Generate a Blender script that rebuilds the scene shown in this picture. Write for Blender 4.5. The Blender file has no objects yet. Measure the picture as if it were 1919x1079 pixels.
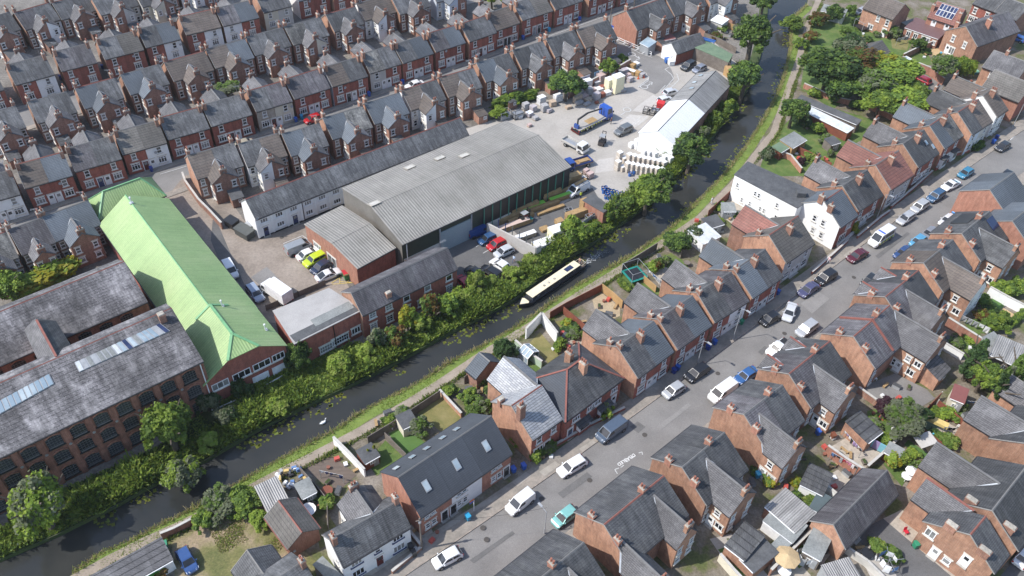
import bpy, bmesh, math, random
import numpy as np
from mathutils import Vector, Matrix
random.seed(7)
rng = np.random.default_rng(7)
S = bpy.context.scene
COL = S.collection
PI = math.pi
rad = math.radians
# ------------------------------------------------------------------ camera
PITCH, ROLL, CAMH, FPX = rad(43.2), rad(2.26), 100.0, 1600.0
cF = np.array([0, math.cos(PITCH), -math.sin(PITCH)])
_R0 = np.array([1.0, 0, 0]); _U0 = np.cross(_R0, cF)
cR = _R0 * math.cos(ROLL) + _U0 * math.sin(ROLL)
cU = -_R0 * math.sin(ROLL) + _U0 * math.cos(ROLL)
cam = bpy.data.cameras.new('camera'); camo = bpy.data.objects.new('camera', cam); COL.objects.link(camo)
cam.sensor_width = 36.0; cam.lens = FPX / 1919.0 * 36.0
cam.clip_start = 1.0; cam.clip_end = 3000.0
camo.matrix_world = Matrix(((cR[0], cU[0], -cF[0], 0), (cR[1], cU[1], -cF[1], 0), (cR[2], cU[2], -cF[2], CAMH), (0, 0, 0, 1)))
S.camera = camo
# ------------------------------------------------------------------ light
SUN_EL, SUN_AZ = 49.0, 195.0          # azimuth of the sun counted from +X towards +Y
world = bpy.data.worlds.new("World"); S.world = world; world.use_nodes = True
wn = world.node_tree.nodes; wl = world.node_tree.links
sky = wn.new('ShaderNodeTexSky'); sky.sky_type = 'NISHITA'; sky.sun_disc = False
sky.sun_elevation = rad(SUN_EL); sky.sun_rotation = rad(90 - SUN_AZ)
sky.air_density = 1.0; sky.dust_density = 1.0; sky.ozone_density = 1.0
wl.new(sky.outputs[0], wn['Background'].inputs[0]); wn['Background'].inputs[1].default_value = 0.15
sl = bpy.data.lights.new('sun', 'SUN'); so = bpy.data.objects.new('sun', sl); COL.objects.link(so)
sl.energy = 3.2; sl.angle = rad(0.6); sl.color = (1.0, 0.965, 0.92)
sd = Vector((math.cos(rad(SUN_AZ)) * math.cos(rad(SUN_EL)), math.sin(rad(SUN_AZ)) * math.cos(rad(SUN_EL)), math.sin(rad(SUN_EL))))
so.rotation_euler = sd.to_track_quat('Z', 'Y').to_euler()
S.view_settings.view_transform = 'Standard'; S.view_settings.look = 'None'
S.view_settings.exposure = 0.76; S.view_settings.gamma = 1.0
S.cycles.max_bounces = 5; S.cycles.diffuse_bounces = 3; S.cycles.glossy_bounces = 2; S.cycles.transparent_max_bounces = 4
S.cycles.transmission_bounces = 2; S.cycles.caustics_reflective = False; S.cycles.caustics_refractive = False
# ------------------------------------------------------------------ survey: photograph point -> place on the ground plan
def G(x, y, z=0.0):
 ray = cR * (x - 959.5) / FPX - cU * (y - 539.5) / FPX + cF
 p = ray * ((CAMH - z) / (-ray[2]))
 return Vector((p[0], p[1], z))
def Q(x, y, z=0.0): return G(x / 4.0, y / 4.0, z)
def ang(a, b): return math.atan2(b[1] - a[1], b[0] - a[0])
# ------------------------------------------------------------------ materials
MATS = {}
def newmat(name):
 m = bpy.data.materials.new(name); m.use_nodes = True; MATS[name] = m
 nt = m.node_tree
 return m, nt.nodes, nt.links, nt.nodes['Principled BSDF']
def n_coord(N, L, kind):
 if kind == 'W':
  return N.new('ShaderNodeNewGeometry').outputs['Position']
 return N.new('ShaderNodeTexCoord').outputs['Object']
def n_map(N, L, sock, scale):
 mp = N.new('ShaderNodeMapping'); mp.inputs['Scale'].default_value = scale; L.new(sock, mp.inputs[0]); return mp.outputs[0]
def n_noise(N, L, vec, scale, detail=4, rough=0.6):
 t = N.new('ShaderNodeTexNoise'); t.inputs['Scale'].default_value = scale; t.inputs['Detail'].default_value = detail
 t.inputs['Roughness'].default_value = rough; L.new(vec, t.inputs['Vector']); return t.outputs['Fac']
def n_ramp(N, L, fac, stops):
 r = N.new('ShaderNodeValToRGB'); e = r.color_ramp.elements
 while len(e) < len(stops): e.new(0.5)
 for el, (p, c) in zip(e, stops):
  el.position = p; el.color = (c[0], c[1], c[2], 1)
 L.new(fac, r.inputs[0]); return r.outputs[0]
def n_mix(N, L, a, b, fac, mode='MIX'):
 m = N.new('ShaderNodeMix'); m.data_type = 'RGBA'; m.blend_type = mode; m.clamp_factor = True
 for s, v in ((m.inputs[6], a), (m.inputs[7], b)):
  if isinstance(v, (tuple, list)): s.default_value = (v[0], v[1], v[2], 1)
  else: L.new(v, s)
 if isinstance(fac, (int, float)): m.inputs[0].default_value = fac
 else: L.new(fac, m.inputs[0])
 return m.outputs[2]
def n_math(N, L, op, a, b=None):
 m = N.new('ShaderNodeMath'); m.operation = op
 for s, v in ((m.inputs[0], a), (m.inputs[1], b)):
  if v is None: continue
  if isinstance(v, (int, float)): s.default_value = v
  else: L.new(v, s)
 return m.outputs[0]
def n_rand(N, L): return N.new('ShaderNodeObjectInfo').outputs['Random']
def n_vary(N, L, col, amt):
 """brightness differs a little from object to object"""
 hs = N.new('ShaderNodeHueSaturation'); L.new(col, hs.inputs['Color'])
 v = n_math(N, L, 'MULTIPLY_ADD', n_rand(N, L), amt); v.node.inputs[2].default_value = 1 - amt / 2
 L.new(v, hs.inputs['Value']); return hs.outputs[0]
def n_bump(N, L, h, bsdf, strength, dist=0.05):
 b = N.new('ShaderNodeBump'); b.inputs['Strength'].default_value = strength; b.inputs['Distance'].default_value = dist
 L.new(h, b.inputs['Height']); L.new(b.outputs[0], bsdf.inputs['Normal'])
def n_skew(N, L, vec):
 """(x+y, z) so that courses stay level on walls and slopes facing any way"""
 s = N.new('ShaderNodeSeparateXYZ'); L.new(vec, s.inputs[0]); c = N.new('ShaderNodeCombineXYZ')
 L.new(n_math(N, L, 'ADD', s.outputs[0], s.outputs[1]), c.inputs[0]); L.new(s.outputs[2], c.inputs[1]); return c.outputs[0], s
def plain(name, col, rough=0.6, metal=0.0, vary=0.0, noise=0.12, scale=1.2, kind='O'):
 m, N, L, B = newmat(name)
 v = n_coord(N, L, kind); f = n_noise(N, L, v, scale, 5, 0.65)
 d = tuple(c * (1 - noise * 1.6) for c in col); l = tuple(min(1, c * (1 + noise)) for c in col)
 c = n_ramp(N, L, f, [(0.3, d), (0.7, l)])
 if vary: c = n_vary(N, L, c, vary)
 L.new(c, B.inputs['Base Color']); B.inputs['Roughness'].default_value = rough; B.inputs['Metallic'].default_value = metal
 return m
def patchy(name, stops, scale, rough=0.85, fine=6.0, fineamt=0.35, kind='W', detail=6, bump=0.0, stretch=None):
 """large blotches of several colours with fine grain on top"""
 m, N, L, B = newmat(name)
 v = n_coord(N, L, kind)
 if stretch: v = n_map(N, L, v, stretch)
 c = n_ramp(N, L, n_noise(N, L, v, scale, detail, 0.62), stops)
 g = n_noise(N, L, v, fine, 3, 0.7)
 g2 = n_ramp(N, L, g, [(0.3, (1 - fineamt,) * 3), (0.7, (1 + fineamt * 0.5,) * 3)])
 c = n_mix(N, L, c, g2, 1.0, 'MULTIPLY')
 L.new(c, B.inputs['Base Color']); B.inputs['Roughness'].default_value = rough
 if bump: n_bump(N, L, g, B, bump)
 return m
def brick(name, c1, c2, dark, mortar=(0.36, 0.31, 0.26), patch=0.35, vary=0.25):
 m, N, L, B = newmat(name)
 v = n_coord(N, L, 'O'); u, sep = n_skew(N, L, v)
 t = N.new('ShaderNodeTexBrick'); L.new(u, t.inputs['Vector'])
 t.inputs['Scale'].default_value = 1.0; t.inputs['Brick Width'].default_value = 0.45; t.inputs['Row Height'].default_value = 0.15
 t.inputs['Mortar Size'].default_value = 0.018; t.inputs['Bias'].default_value = 0.0
 t.inputs['Color1'].default_value = (*c1, 1); t.inputs['Color2'].default_value = (*c2, 1); t.inputs['Mortar'].default_value = (*mortar, 1)
 f = n_noise(N, L, v, 0.55, 6, 0.7)
 c = n_mix(N, L, t.outputs[0], dark, n_math(N, L, 'MULTIPLY', n_ramp(N, L, f, [(0.45, (0, 0, 0)), (0.75, (1, 1, 1))]), patch * 1.6))
 st = n_noise(N, L, n_map(N, L, v, (1, 1, 0.25)), 2.3, 4, 0.7)
 c = n_mix(N, L, c, n_ramp(N, L, st, [(0.3, (0.72,) * 3), (0.7, (1.2,) * 3)]), 1.0, 'MULTIPLY')
 c = n_vary(N, L, c, vary)
 L.new(c, B.inputs['Base Color']); B.inputs['Roughness'].default_value = 0.9
 return m
def slate(name, c1, c2, lich, row=0.26, wid=0.4, lichamt=0.4, vary=0.42, rough=0.8, gap=(0.02, 0.02, 0.022), streak=0.45, big=0.25):
 m, N, L, B = newmat(name)
 v = n_coord(N, L, 'O'); u, sep = n_skew(N, L, v)
 t = N.new('ShaderNodeTexBrick'); L.new(u, t.inputs['Vector'])
 t.inputs['Scale'].default_value = 1.0; t.inputs['Brick Width'].default_value = wid; t.inputs['Row Height'].default_value = row * 0.66
 t.inputs['Mortar Size'].default_value = 0.02; t.inputs['Mortar Smooth'].default_value = 0.6
 t.inputs['Color1'].default_value = (*c1, 1); t.inputs['Color2'].default_value = (*c2, 1); t.inputs['Mortar'].default_value = (*gap, 1)
 # lichen and weather blotches, offset per object
 of = N.new('ShaderNodeVectorMath'); of.operation = 'ADD'; L.new(v, of.inputs[0])
 cb = N.new('ShaderNodeCombineXYZ'); L.new(n_math(N, L, 'MULTIPLY', n_rand(N, L), 50.0), cb.inputs[0]); L.new(cb.outputs[0], of.inputs[1])
 f = n_noise(N, L, of.outputs[0], 0.45, 8, 0.72)
 c = n_mix(N, L, t.outputs[0], lich, n_math(N, L, 'MULTIPLY', n_ramp(N, L, f, [(0.48, (0, 0, 0)), (0.72, (1, 1, 1))]), lichamt))
 f2 = n_noise(N, L, of.outputs[0], 7.0, 3, 0.8)
 c = n_mix(N, L, c, lich, n_math(N, L, 'MULTIPLY', n_ramp(N, L, f2, [(0.56, (0, 0, 0)), (0.66, (1, 1, 1))]), lichamt * 0.9))
 s = n_noise(N, L, n_map(N, L, of.outputs[0], (2.2, 0.22, 0.22)), 1.0, 4, 0.65)
 c = n_mix(N, L, c, n_ramp(N, L, s, [(0.32, (1 - streak,) * 3), (0.7, (1 + streak * 0.55,) * 3)]), 1.0, 'MULTIPLY')
 c = n_mix(N, L, c, n_ramp(N, L, n_noise(N, L, of.outputs[0], 0.16, 5, 0.6), [(0.38, (1 - big * .6,) * 3), (0.62, (1 + big * .35,) * 3)]), 1.0, 'MULTIPLY')
 c = n_vary(N, L, c, vary)
 L.new(c, B.inputs['Base Color']); B.inputs['Roughness'].default_value = rough
 n_bump(N, L, t.outputs['Fac'], B, 0.25, -0.02)
 return m
def ribbed(name, stops, period, rough=0.5, axis=0, strength=0.8, scale=0.25, streak=0.4, metal=0.0, line=0.4):
 """corrugated sheet: ribs run down the slope, period along the ridge"""
 m, N, L, B = newmat(name)
 v = n_coord(N, L, 'O'); s = N.new('ShaderNodeSeparateXYZ'); L.new(v, s.inputs[0])
 w = n_math(N, L, 'MULTIPLY_ADD', n_math(N, L, 'SINE', n_math(N, L, 'MULTIPLY', s.outputs[axis], 2 * PI / period)), 0.5); w.node.inputs[2].default_value = 0.5
 c = n_ramp(N, L, n_noise(N, L, v, scale, 7, 0.7), stops)
 st = n_noise(N, L, n_map(N, L, v, (3.0, 0.12, 0.12) if axis == 0 else (0.12, 3.0, 0.12)), 1.0, 4, 0.6)
 c = n_mix(N, L, c, n_ramp(N, L, st, [(0.3, (1 - streak,) * 3), (0.7, (1 + streak * 0.4,) * 3)]), 1.0, 'MULTIPLY')
 c = n_mix(N, L, c, n_ramp(N, L, w, [(0.0, (1 - line,) * 3), (0.45, (1.0,) * 3)]), 1.0, 'MULTIPLY')
 g = n_noise(N, L, v, 5.0, 3, 0.75)
 c = n_mix(N, L, c, n_ramp(N, L, g, [(0.3, (0.82,) * 3), (0.7, (1.1,) * 3)]), 1.0, 'MULTIPLY')
 L.new(c, B.inputs['Base Color']); B.inputs['Roughness'].default_value = rough; B.inputs['Metallic'].default_value = metal
 n_bump(N, L, w, B, strength, 0.08)
 return m
def leafmat(name, a, b, c):
 m, N, L, B = newmat(name)
 v = n_coord(N, L, 'W'); f = n_noise(N, L, v, 0.9, 3, 0.7); f2 = n_noise(N, L, v, 9.0, 2, 0.6)
 k = n_math(N, L, 'ADD', n_math(N, L, 'MULTIPLY', f, 0.6), n_math(N, L, 'MULTIPLY', f2, 0.4))
 cc = n_vary(N, L, n_ramp(N, L, k, [(0.32, a), (0.5, b), (0.66, c)]), 0.35)
 L.new(cc, B.inputs['Base Color']); B.inputs['Roughness'].default_value = 0.55
 B.inputs['Specular IOR Level'].default_value = 0.25
 tr = N.new('ShaderNodeBsdfTranslucent'); L.new(cc, tr.inputs[0]); mx = N.new('ShaderNodeMixShader'); mx.inputs[0].default_value = 0.45
 L.new(B.outputs[0], mx.inputs[1]); L.new(tr.outputs[0], mx.inputs[2]); L.new(mx.outputs[0], N['Material Output'].inputs[0])
 return m
M = {}
# house walls
M['bf'] = brick('front_red_brick', (0.34, 0.085, 0.053), (0.255, 0.063, 0.042), (0.166, 0.066, 0.050), (0.304, 0.166, 0.131), 0.35)
M['bg'] = brick('gable_brick', (0.43, 0.215, 0.128), (0.36, 0.165, 0.094), (0.19, 0.10, 0.07), (0.38, 0.29, 0.22), 0.5, 0.4)
M['br'] = brick('rear_brick', (0.307, 0.144, 0.094), (0.242, 0.104, 0.068), (0.153, 0.080, 0.059), (0.366, 0.260, 0.201), 0.5, 0.35)
M['bo'] = brick('new_orange_brick', (0.36, 0.155, 0.10), (0.32, 0.13, 0.083), (0.28, 0.12, 0.08), (0.38, 0.24, 0.18), 0.25)
M['bm'] = brick('mill_brick', (0.33, 0.12, 0.075), (0.25, 0.09, 0.055), (0.12, 0.05, 0.035), (0.28, 0.2, 0.15), 0.6)
M['wh'] = plain('white_render', (0.78, 0.78, 0.76), 0.8, 0, 0.06, 0.06, 0.8)
M['cr'] = plain('cream_render', (0.62, 0.57, 0.45), 0.85, 0, 0.1, 0.08, 0.8)
M['gy'] = plain('grey_render', (0.50, 0.48, 0.44), 0.85, 0, 0.1, 0.1, 0.8)
M['bl'] = plain('pale_blue_render', (0.55, 0.60, 0.66), 0.8, 0, 0.05, 0.06, 0.8)
M['st'] = brick('stone_cladding', (0.42, 0.36, 0.29), (0.34, 0.29, 0.23), (0.25, 0.21, 0.17), (0.4, 0.37, 0.32))
# roofs
LI = (0.25, 0.255, 0.255)
M['s1'] = slate('grey_slate', (0.112, 0.112, 0.116), (0.085, 0.087, 0.090), LI, lichamt=0.45)
M['s2'] = slate('purple_slate', (0.121, 0.111, 0.119), (0.094, 0.086, 0.094), LI, lichamt=0.4)
M['s3'] = slate('dark_slate', (0.076, 0.078, 0.081), (0.059, 0.060, 0.065), (0.22, 0.22, 0.21), lichamt=0.3)
M['s4'] = slate('blue_slate', (0.115, 0.135, 0.155), (0.105, 0.122, 0.142), (0.16, 0.18, 0.2), lichamt=0.15, streak=0.12)
M['s5'] = slate('mossy_slate', (0.136, 0.133, 0.128), (0.088, 0.088, 0.084), (0.36, 0.35, 0.32), lichamt=0.75)
M['s6'] = slate('mottled_pale_slate', (0.36, 0.365, 0.37), (0.25, 0.26, 0.28), (0.34, 0.32, 0.28), row=0.32, wid=0.6, lichamt=0.2, streak=0.12)
M['s7'] = slate('new_charcoal_slate', (0.062, 0.07, 0.083), (0.056, 0.063, 0.075), (0.08, 0.09, 0.1), lichamt=0.08, streak=0.08, vary=0.05, gap=(0.035, 0.04, 0.047))
M['s8'] = slate('wing_slate', (0.135, 0.13, 0.134), (0.10, 0.097, 0.10), (0.27, 0.265, 0.265), lichamt=0.45, streak=0.25)
M['t1'] = slate('brown_tile', (0.125, 0.102, 0.085), (0.103, 0.083, 0.072), (0.2, 0.18, 0.16), row=0.5, wid=0.5, lichamt=0.25, streak=0.2)
M['t2'] = slate('red_tile', (0.26, 0.11, 0.085), (0.22, 0.09, 0.07), (0.3, 0.2, 0.16), row=0.5, wid=0.5, lichamt=0.2, streak=0.2)
M['t3'] = slate('grey_brown_tile', (0.139, 0.127, 0.114), (0.116, 0.108, 0.096), (0.24, 0.23, 0.21), row=0.45, wid=0.5, lichamt=0.3, streak=0.2)
M['ms'] = slate('mill_slate', (0.142, 0.134, 0.138), (0.095, 0.09, 0.094), (0.36, 0.345, 0.345), row=0.3, wid=0.45, lichamt=0.85, vary=0.0, big=0.75)
M['corr'] = ribbed('asbestos_cement_sheet', [(0.3, (0.21, 0.195, 0.17)), (0.5, (0.285, 0.266, 0.236)), (0.72, (0.345, 0.323, 0.288))], 0.5, streak=0.2, line=0.35, scale=0.18)
M['cors'] = ribbed('small_corrugated_sheet', [(0.3, (0.26, 0.25, 0.24)), (0.7, (0.40, 0.39, 0.37))], 0.3)
M['grn'] = ribbed('green_steel_sheet', [(0.3, (0.22, 0.34, 0.13)), (0.5, (0.29, 0.415, 0.17)), (0.72, (0.36, 0.455, 0.21))], 0.4, 0.5, 0, 0.4, 0.12, 0.14, 0.0, 0.16)
M['grny'] = ribbed('green_steel_sheet_cross', [(0.3, (0.22, 0.34, 0.13)), (0.5, (0.29, 0.415, 0.17)), (0.72, (0.36, 0.455, 0.21))], 0.4, 0.5, 1, 0.4, 0.12, 0.14, 0.0, 0.16)
M['grt'] = plain('green_trim', (0.16, 0.36, 0.17), 0.45)
M['whs'] = ribbed('white_sheet', [(0.3, (0.74, 0.74, 0.73)), (0.7, (0.80, 0.80, 0.79))], 0.8, 0.5, 0, 0.2, 0.3, 0.05, 0, 0.05)
M['bar'] = plain('glazing_bar_grey', (0.13, 0.135, 0.135), 0.6)
M['felt'] = patchy('roofing_felt', [(0.3, (0.17, 0.18, 0.175)), (0.6, (0.24, 0.25, 0.24)), (0.8, (0.29, 0.29, 0.28))], 0.5, 0.9, 4, 0.2)
M['feltd'] = patchy('dark_felt', [(0.3, (0.06, 0.062, 0.065)), (0.7, (0.105, 0.107, 0.11))], 0.6, 0.85, 4, 0.25)
M['feltg'] = patchy('green_felt', [(0.3, (0.10, 0.16, 0.10)), (0.7, (0.16, 0.22, 0.14))], 0.6, 0.9, 4, 0.2)
M['flat'] = patchy('flat_roof_membrane', [(0.3, (0.30, 0.288, 0.275)), (0.55, (0.36, 0.345, 0.33)), (0.75, (0.40, 0.385, 0.37))], 0.3, 0.9, 5, 0.12)
M['poly'] = plain('polycarbonate', (0.55, 0.57, 0.57), 0.35)
M['ridr'] = plain('red_ridge_tile', (0.23, 0.085, 0.065), 0.8, 0, 0.1)
M['ridg'] = plain('grey_ridge_tile', (0.16, 0.155, 0.15), 0.8, 0, 0.1)
M['lead'] = plain('lead_flashing', (0.40, 0.42, 0.44), 0.6, 0, 0, 0.15)
M['mort'] = plain('pale_mortar', (0.45, 0.43, 0.39), 0.9)
M['cap'] = plain('chimney_flaunching', (0.36, 0.33, 0.28), 0.9, 0, 0.3, 0.25, 3)
M['pot'] = plain('clay_pot', (0.26, 0.10, 0.065), 0.75, 0, 0.35)
M['gut'] = plain('black_gutter', (0.025, 0.025, 0.028), 0.5)
M['ptw'] = plain('white_paint', (0.78, 0.78, 0.77), 0.45)
M['ptk'] = plain('black_paint', (0.02, 0.02, 0.022), 0.4)
M['ptg'] = plain('grey_paint', (0.32, 0.33, 0.34), 0.5)
M['navy'] = plain('navy_paint', (0.025, 0.04, 0.12), 0.45)
M['dred'] = plain('maroon_paint', (0.12, 0.02, 0.018), 0.5)
M['dgrn'] = plain('dark_green_cladding', (0.028, 0.04, 0.028), 0.6)
M['lint'] = plain('stone_lintel', (0.60, 0.57, 0.50), 0.8)
M['steel'] = plain('galvanised_steel', (0.42, 0.43, 0.44), 0.45, 0.5)
M['shut'] = ribbed('roller_shutter', [(0.3, (0.27, 0.33, 0.36)), (0.7, (0.31, 0.37, 0.40))], 0.2, 0.5, 2, 0.3, 0.3, 0.05, 0, 0.15)
def glassmat(name, dark, light, rough=0.08):
 m, N, L, B = newmat(name)
 v = n_coord(N, L, 'W'); f = n_noise(N, L, v, 0.8, 2, 0.5)
 k = n_math(N, L, 'ADD', n_math(N, L, 'MULTIPLY', f, 0.5), n_math(N, L, 'MULTIPLY', n_rand(N, L), 0.5))
 c = n_ramp(N, L, k, [(0.40, dark), (0.62, light)])
 L.new(c, B.inputs['Base Color']); B.inputs['Roughness'].default_value = rough; B.inputs['Specular IOR Level'].default_value = 0.6
 return m
M['gl'] = glassmat('window_glass', (0.02, 0.022, 0.026), (0.24, 0.24, 0.23))
M['cg'] = glassmat('car_glass', (0.02, 0.022, 0.025), (0.04, 0.044, 0.05), 0.04)
M['rg'] = glassmat('rooflight_glass', (0.24, 0.31, 0.36), (0.42, 0.48, 0.50), 0.15)
M['pv'] = glassmat('solar_cell', (0.02, 0.03, 0.075), (0.04, 0.055, 0.12), 0.1)
# ground
M['yardg'] = patchy('back_yard_ground', [(0.25, (0.10, 0.09, 0.078)), (0.45, (0.17, 0.155, 0.135)), (0.6, (0.22, 0.20, 0.175)), (0.75, (0.09, 0.11, 0.05))], 0.16, 0.95, 2.2, 0.45)
M['gardg'] = patchy('garden_ground', [(0.28, (0.06, 0.085, 0.02)), (0.42, (0.11, 0.12, 0.04)), (0.5, (0.16, 0.135, 0.095)), (0.62, (0.23, 0.20, 0.165)), (0.75, (0.28, 0.25, 0.21))], 0.2, 0.95, 3.0, 0.4)
M['vmort'] = plain('verge_mortar', (0.27, 0.255, 0.235), 0.9)
M['asph'] = patchy('asphalt', [(0.3, (0.156, 0.149, 0.141)), (0.5, (0.195, 0.186, 0.176)), (0.72, (0.234, 0.224, 0.211))], 0.16, 0.9, 7, 0.22, stretch=(1, 1, 1))
M['asphd'] = patchy('dark_asphalt', [(0.3, (0.095, 0.093, 0.092)), (0.7, (0.135, 0.132, 0.13))], 0.3, 0.9, 7, 0.25)
M['pave'] = patchy('pavement', [(0.3, (0.187, 0.171, 0.149)), (0.5, (0.259, 0.231, 0.198)), (0.66, (0.319, 0.275, 0.231)), (0.8, (0.264, 0.187, 0.143))], 0.35, 0.9, 3, 0.2)
M['kerb'] = plain('kerb_stone', (0.29, 0.25, 0.21), 0.9, 0, 0, 0.25, 2, 'W')
M['conc'] = patchy('yard_concrete', [(0.28, (0.292, 0.269, 0.238)), (0.5, (0.362, 0.336, 0.301)), (0.75, (0.422, 0.390, 0.354))], 0.12, 0.92, 2.5, 0.14)
M['concb'] = patchy('worn_brown_concrete', [(0.28, (0.18, 0.15, 0.122)), (0.5, (0.265, 0.222, 0.183)), (0.75, (0.32, 0.275, 0.23))], 0.14, 0.92, 2.0, 0.22)
M['concw'] = patchy('pale_concrete', [(0.3, (0.40, 0.375, 0.345)), (0.7, (0.47, 0.445, 0.41))], 0.2, 0.9, 2.0, 0.12)
M['path'] = patchy('towpath_gravel', [(0.3, (0.23, 0.19, 0.145)), (0.7, (0.33, 0.275, 0.22))], 0.4, 0.95, 4, 0.18)
M['lawn'] = patchy('lawn', [(0.28, (0.055, 0.10, 0.018)), (0.5, (0.09, 0.145, 0.03)), (0.75, (0.17, 0.18, 0.06))], 0.45, 0.95, 9, 0.35)
M['dryl'] = patchy('dry_lawn', [(0.28, (0.12, 0.13, 0.035)), (0.5, (0.19, 0.17, 0.06)), (0.75, (0.25, 0.21, 0.09))], 0.5, 0.95, 9, 0.3)
M['astr'] = patchy('artificial_turf', [(0.3, (0.065, 0.135, 0.03)), (0.7, (0.085, 0.165, 0.04))], 0.5, 0.95, 9, 0.15)
M['sand'] = patchy('sandy_ground', [(0.3, (0.32, 0.25, 0.16)), (0.55, (0.40, 0.32, 0.21)), (0.8, (0.25, 0.23, 0.10))], 0.4, 0.95, 5, 0.25)
M['scrub'] = patchy('scrub_ground', [(0.3, (0.075, 0.095, 0.025)), (0.45, (0.17, 0.16, 0.06)), (0.58, (0.30, 0.23, 0.15)), (0.75, (0.35, 0.28, 0.19))], 0.16, 0.95, 4, 0.35)
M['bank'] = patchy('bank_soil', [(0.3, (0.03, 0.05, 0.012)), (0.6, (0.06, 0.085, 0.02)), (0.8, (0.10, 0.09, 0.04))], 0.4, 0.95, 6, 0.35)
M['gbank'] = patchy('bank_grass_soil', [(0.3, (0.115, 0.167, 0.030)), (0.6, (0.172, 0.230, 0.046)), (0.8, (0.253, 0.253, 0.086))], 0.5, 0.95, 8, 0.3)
M['deck'] = patchy('brown_decking', [(0.3, (0.10, 0.075, 0.06)), (0.7, (0.15, 0.115, 0.09))], 0.5, 0.8, 5, 0.2, stretch=(1, 5, 1))
M['decky'] = patchy('pale_decking', [(0.3, (0.42, 0.30, 0.16)), (0.7, (0.52, 0.38, 0.21))], 0.5, 0.8, 5, 0.15)
M['slab'] = patchy('patio_slabs', [(0.3, (0.33, 0.29, 0.24)), (0.7, (0.44, 0.39, 0.32))], 0.6, 0.9, 2, 0.2)
M['fenr'] = patchy('red_stained_fence', [(0.3, (0.16, 0.05, 0.03)), (0.7, (0.24, 0.075, 0.04))], 0.8, 0.8, 6, 0.3)
M['fenb'] = patchy('weathered_fence', [(0.3, (0.12, 0.10, 0.085)), (0.7, (0.21, 0.18, 0.15))], 0.8, 0.85, 6, 0.3)
M['feny'] = patchy('new_timber', [(0.3, (0.36, 0.22, 0.09)), (0.7, (0.46, 0.29, 0.13))], 0.8, 0.8, 6, 0.2)
M['timb'] = patchy('stacked_timber', [(0.3, (0.30, 0.19, 0.085)), (0.7, (0.43, 0.29, 0.14))], 1.2, 0.8, 8, 0.35)
M['trunk'] = patchy('bark', [(0.3, (0.07, 0.055, 0.04)), (0.7, (0.13, 0.105, 0.08))], 2, 0.95, 8, 0.3, 'O')
# leaves
M['la'] = leafmat('mid_green_leaves', *((0.067, 0.120, 0.024), (0.128, 0.205, 0.041), (0.207, 0.287, 0.063)))
M['lb'] = leafmat('bright_green_leaves', *((0.122, 0.189, 0.027), (0.220, 0.311, 0.044), (0.354, 0.427, 0.079)))
M['ld'] = leafmat('dark_green_leaves', *((0.027, 0.055, 0.020), (0.051, 0.095, 0.029), (0.085, 0.140, 0.044)))
M['lg'] = leafmat('grey_green_leaves', *((0.104, 0.122, 0.067), (0.171, 0.195, 0.110), (0.256, 0.281, 0.171)))
M['lo'] = leafmat('rusty_leaves', (0.12, 0.06, 0.02), (0.18, 0.10, 0.035), (0.16, 0.16, 0.04))
M['ly'] = leafmat('yellow_leaves', (0.20, 0.20, 0.02), (0.32, 0.30, 0.03), (0.42, 0.38, 0.05))
M['lp'] = leafmat('purple_leaves', (0.035, 0.015, 0.02), (0.055, 0.025, 0.032), (0.08, 0.035, 0.045))
M['gra'] = leafmat('grass_blades', *((0.134, 0.195, 0.034), (0.220, 0.287, 0.055), (0.342, 0.354, 0.104)))
M['grd'] = leafmat('dry_grass_blades', (0.26, 0.22, 0.09), (0.36, 0.30, 0.15), (0.46, 0.39, 0.22))
M['lily'] = leafmat('lily_pad', (0.12, 0.15, 0.02), (0.20, 0.22, 0.03), (0.30, 0.28, 0.05))
def water():
 m, N, L, B = newmat('canal_water')
 v = n_coord(N, L, 'W'); f = n_noise(N, L, v, 0.09, 4, 0.6)
 c = n_ramp(N, L, f, [(0.35, (0.024, 0.026, 0.026)), (0.7, (0.042, 0.042, 0.038))])
 L.new(c, B.inputs['Base Color']); B.inputs['Roughness'].default_value = 0.08; B.inputs['IOR'].default_value = 1.33
 b = N.new('ShaderNodeBump'); b.inputs['Strength'].default_value = 0.16; b.inputs['Distance'].default_value = 0.05
 L.new(n_noise(N, L, n_map(N, L, v, (1, 1.6, 1)), 2.2, 4, 0.55), b.inputs['Height']); L.new(b.outputs[0], B.inputs['Normal'])
 return m
M['water'] = water()
COLS = {}
def flatmat(name, col, rough=0.5, noise=0.08):
 k = name
 if k not in COLS: COLS[k] = plain(name, col, rough, 0, 0, noise, 2.0)
 return COLS[k]
def paint(name, col):
 """car paint with a clear coat"""
 if name in COLS: return COLS[name]
 m, N, L, B = newmat(name)
 B.inputs['Base Color'].default_value = (*col, 1); B.inputs['Roughness'].default_value = 0.32; B.inputs['Metallic'].default_value = 0.15
 B.inputs['Coat Weight'].default_value = 0.7; B.inputs['Coat Roughness'].default_value = 0.06
 v = n_coord(N, L, 'O'); f = n_noise(N, L, v, 2.5, 3, 0.6)
 L.new(n_ramp(N, L, f, [(0.3, tuple(c * 0.88 for c in col)), (0.7, col)]), B.inputs['Base Color'])
 COLS[name] = m; return m
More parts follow.
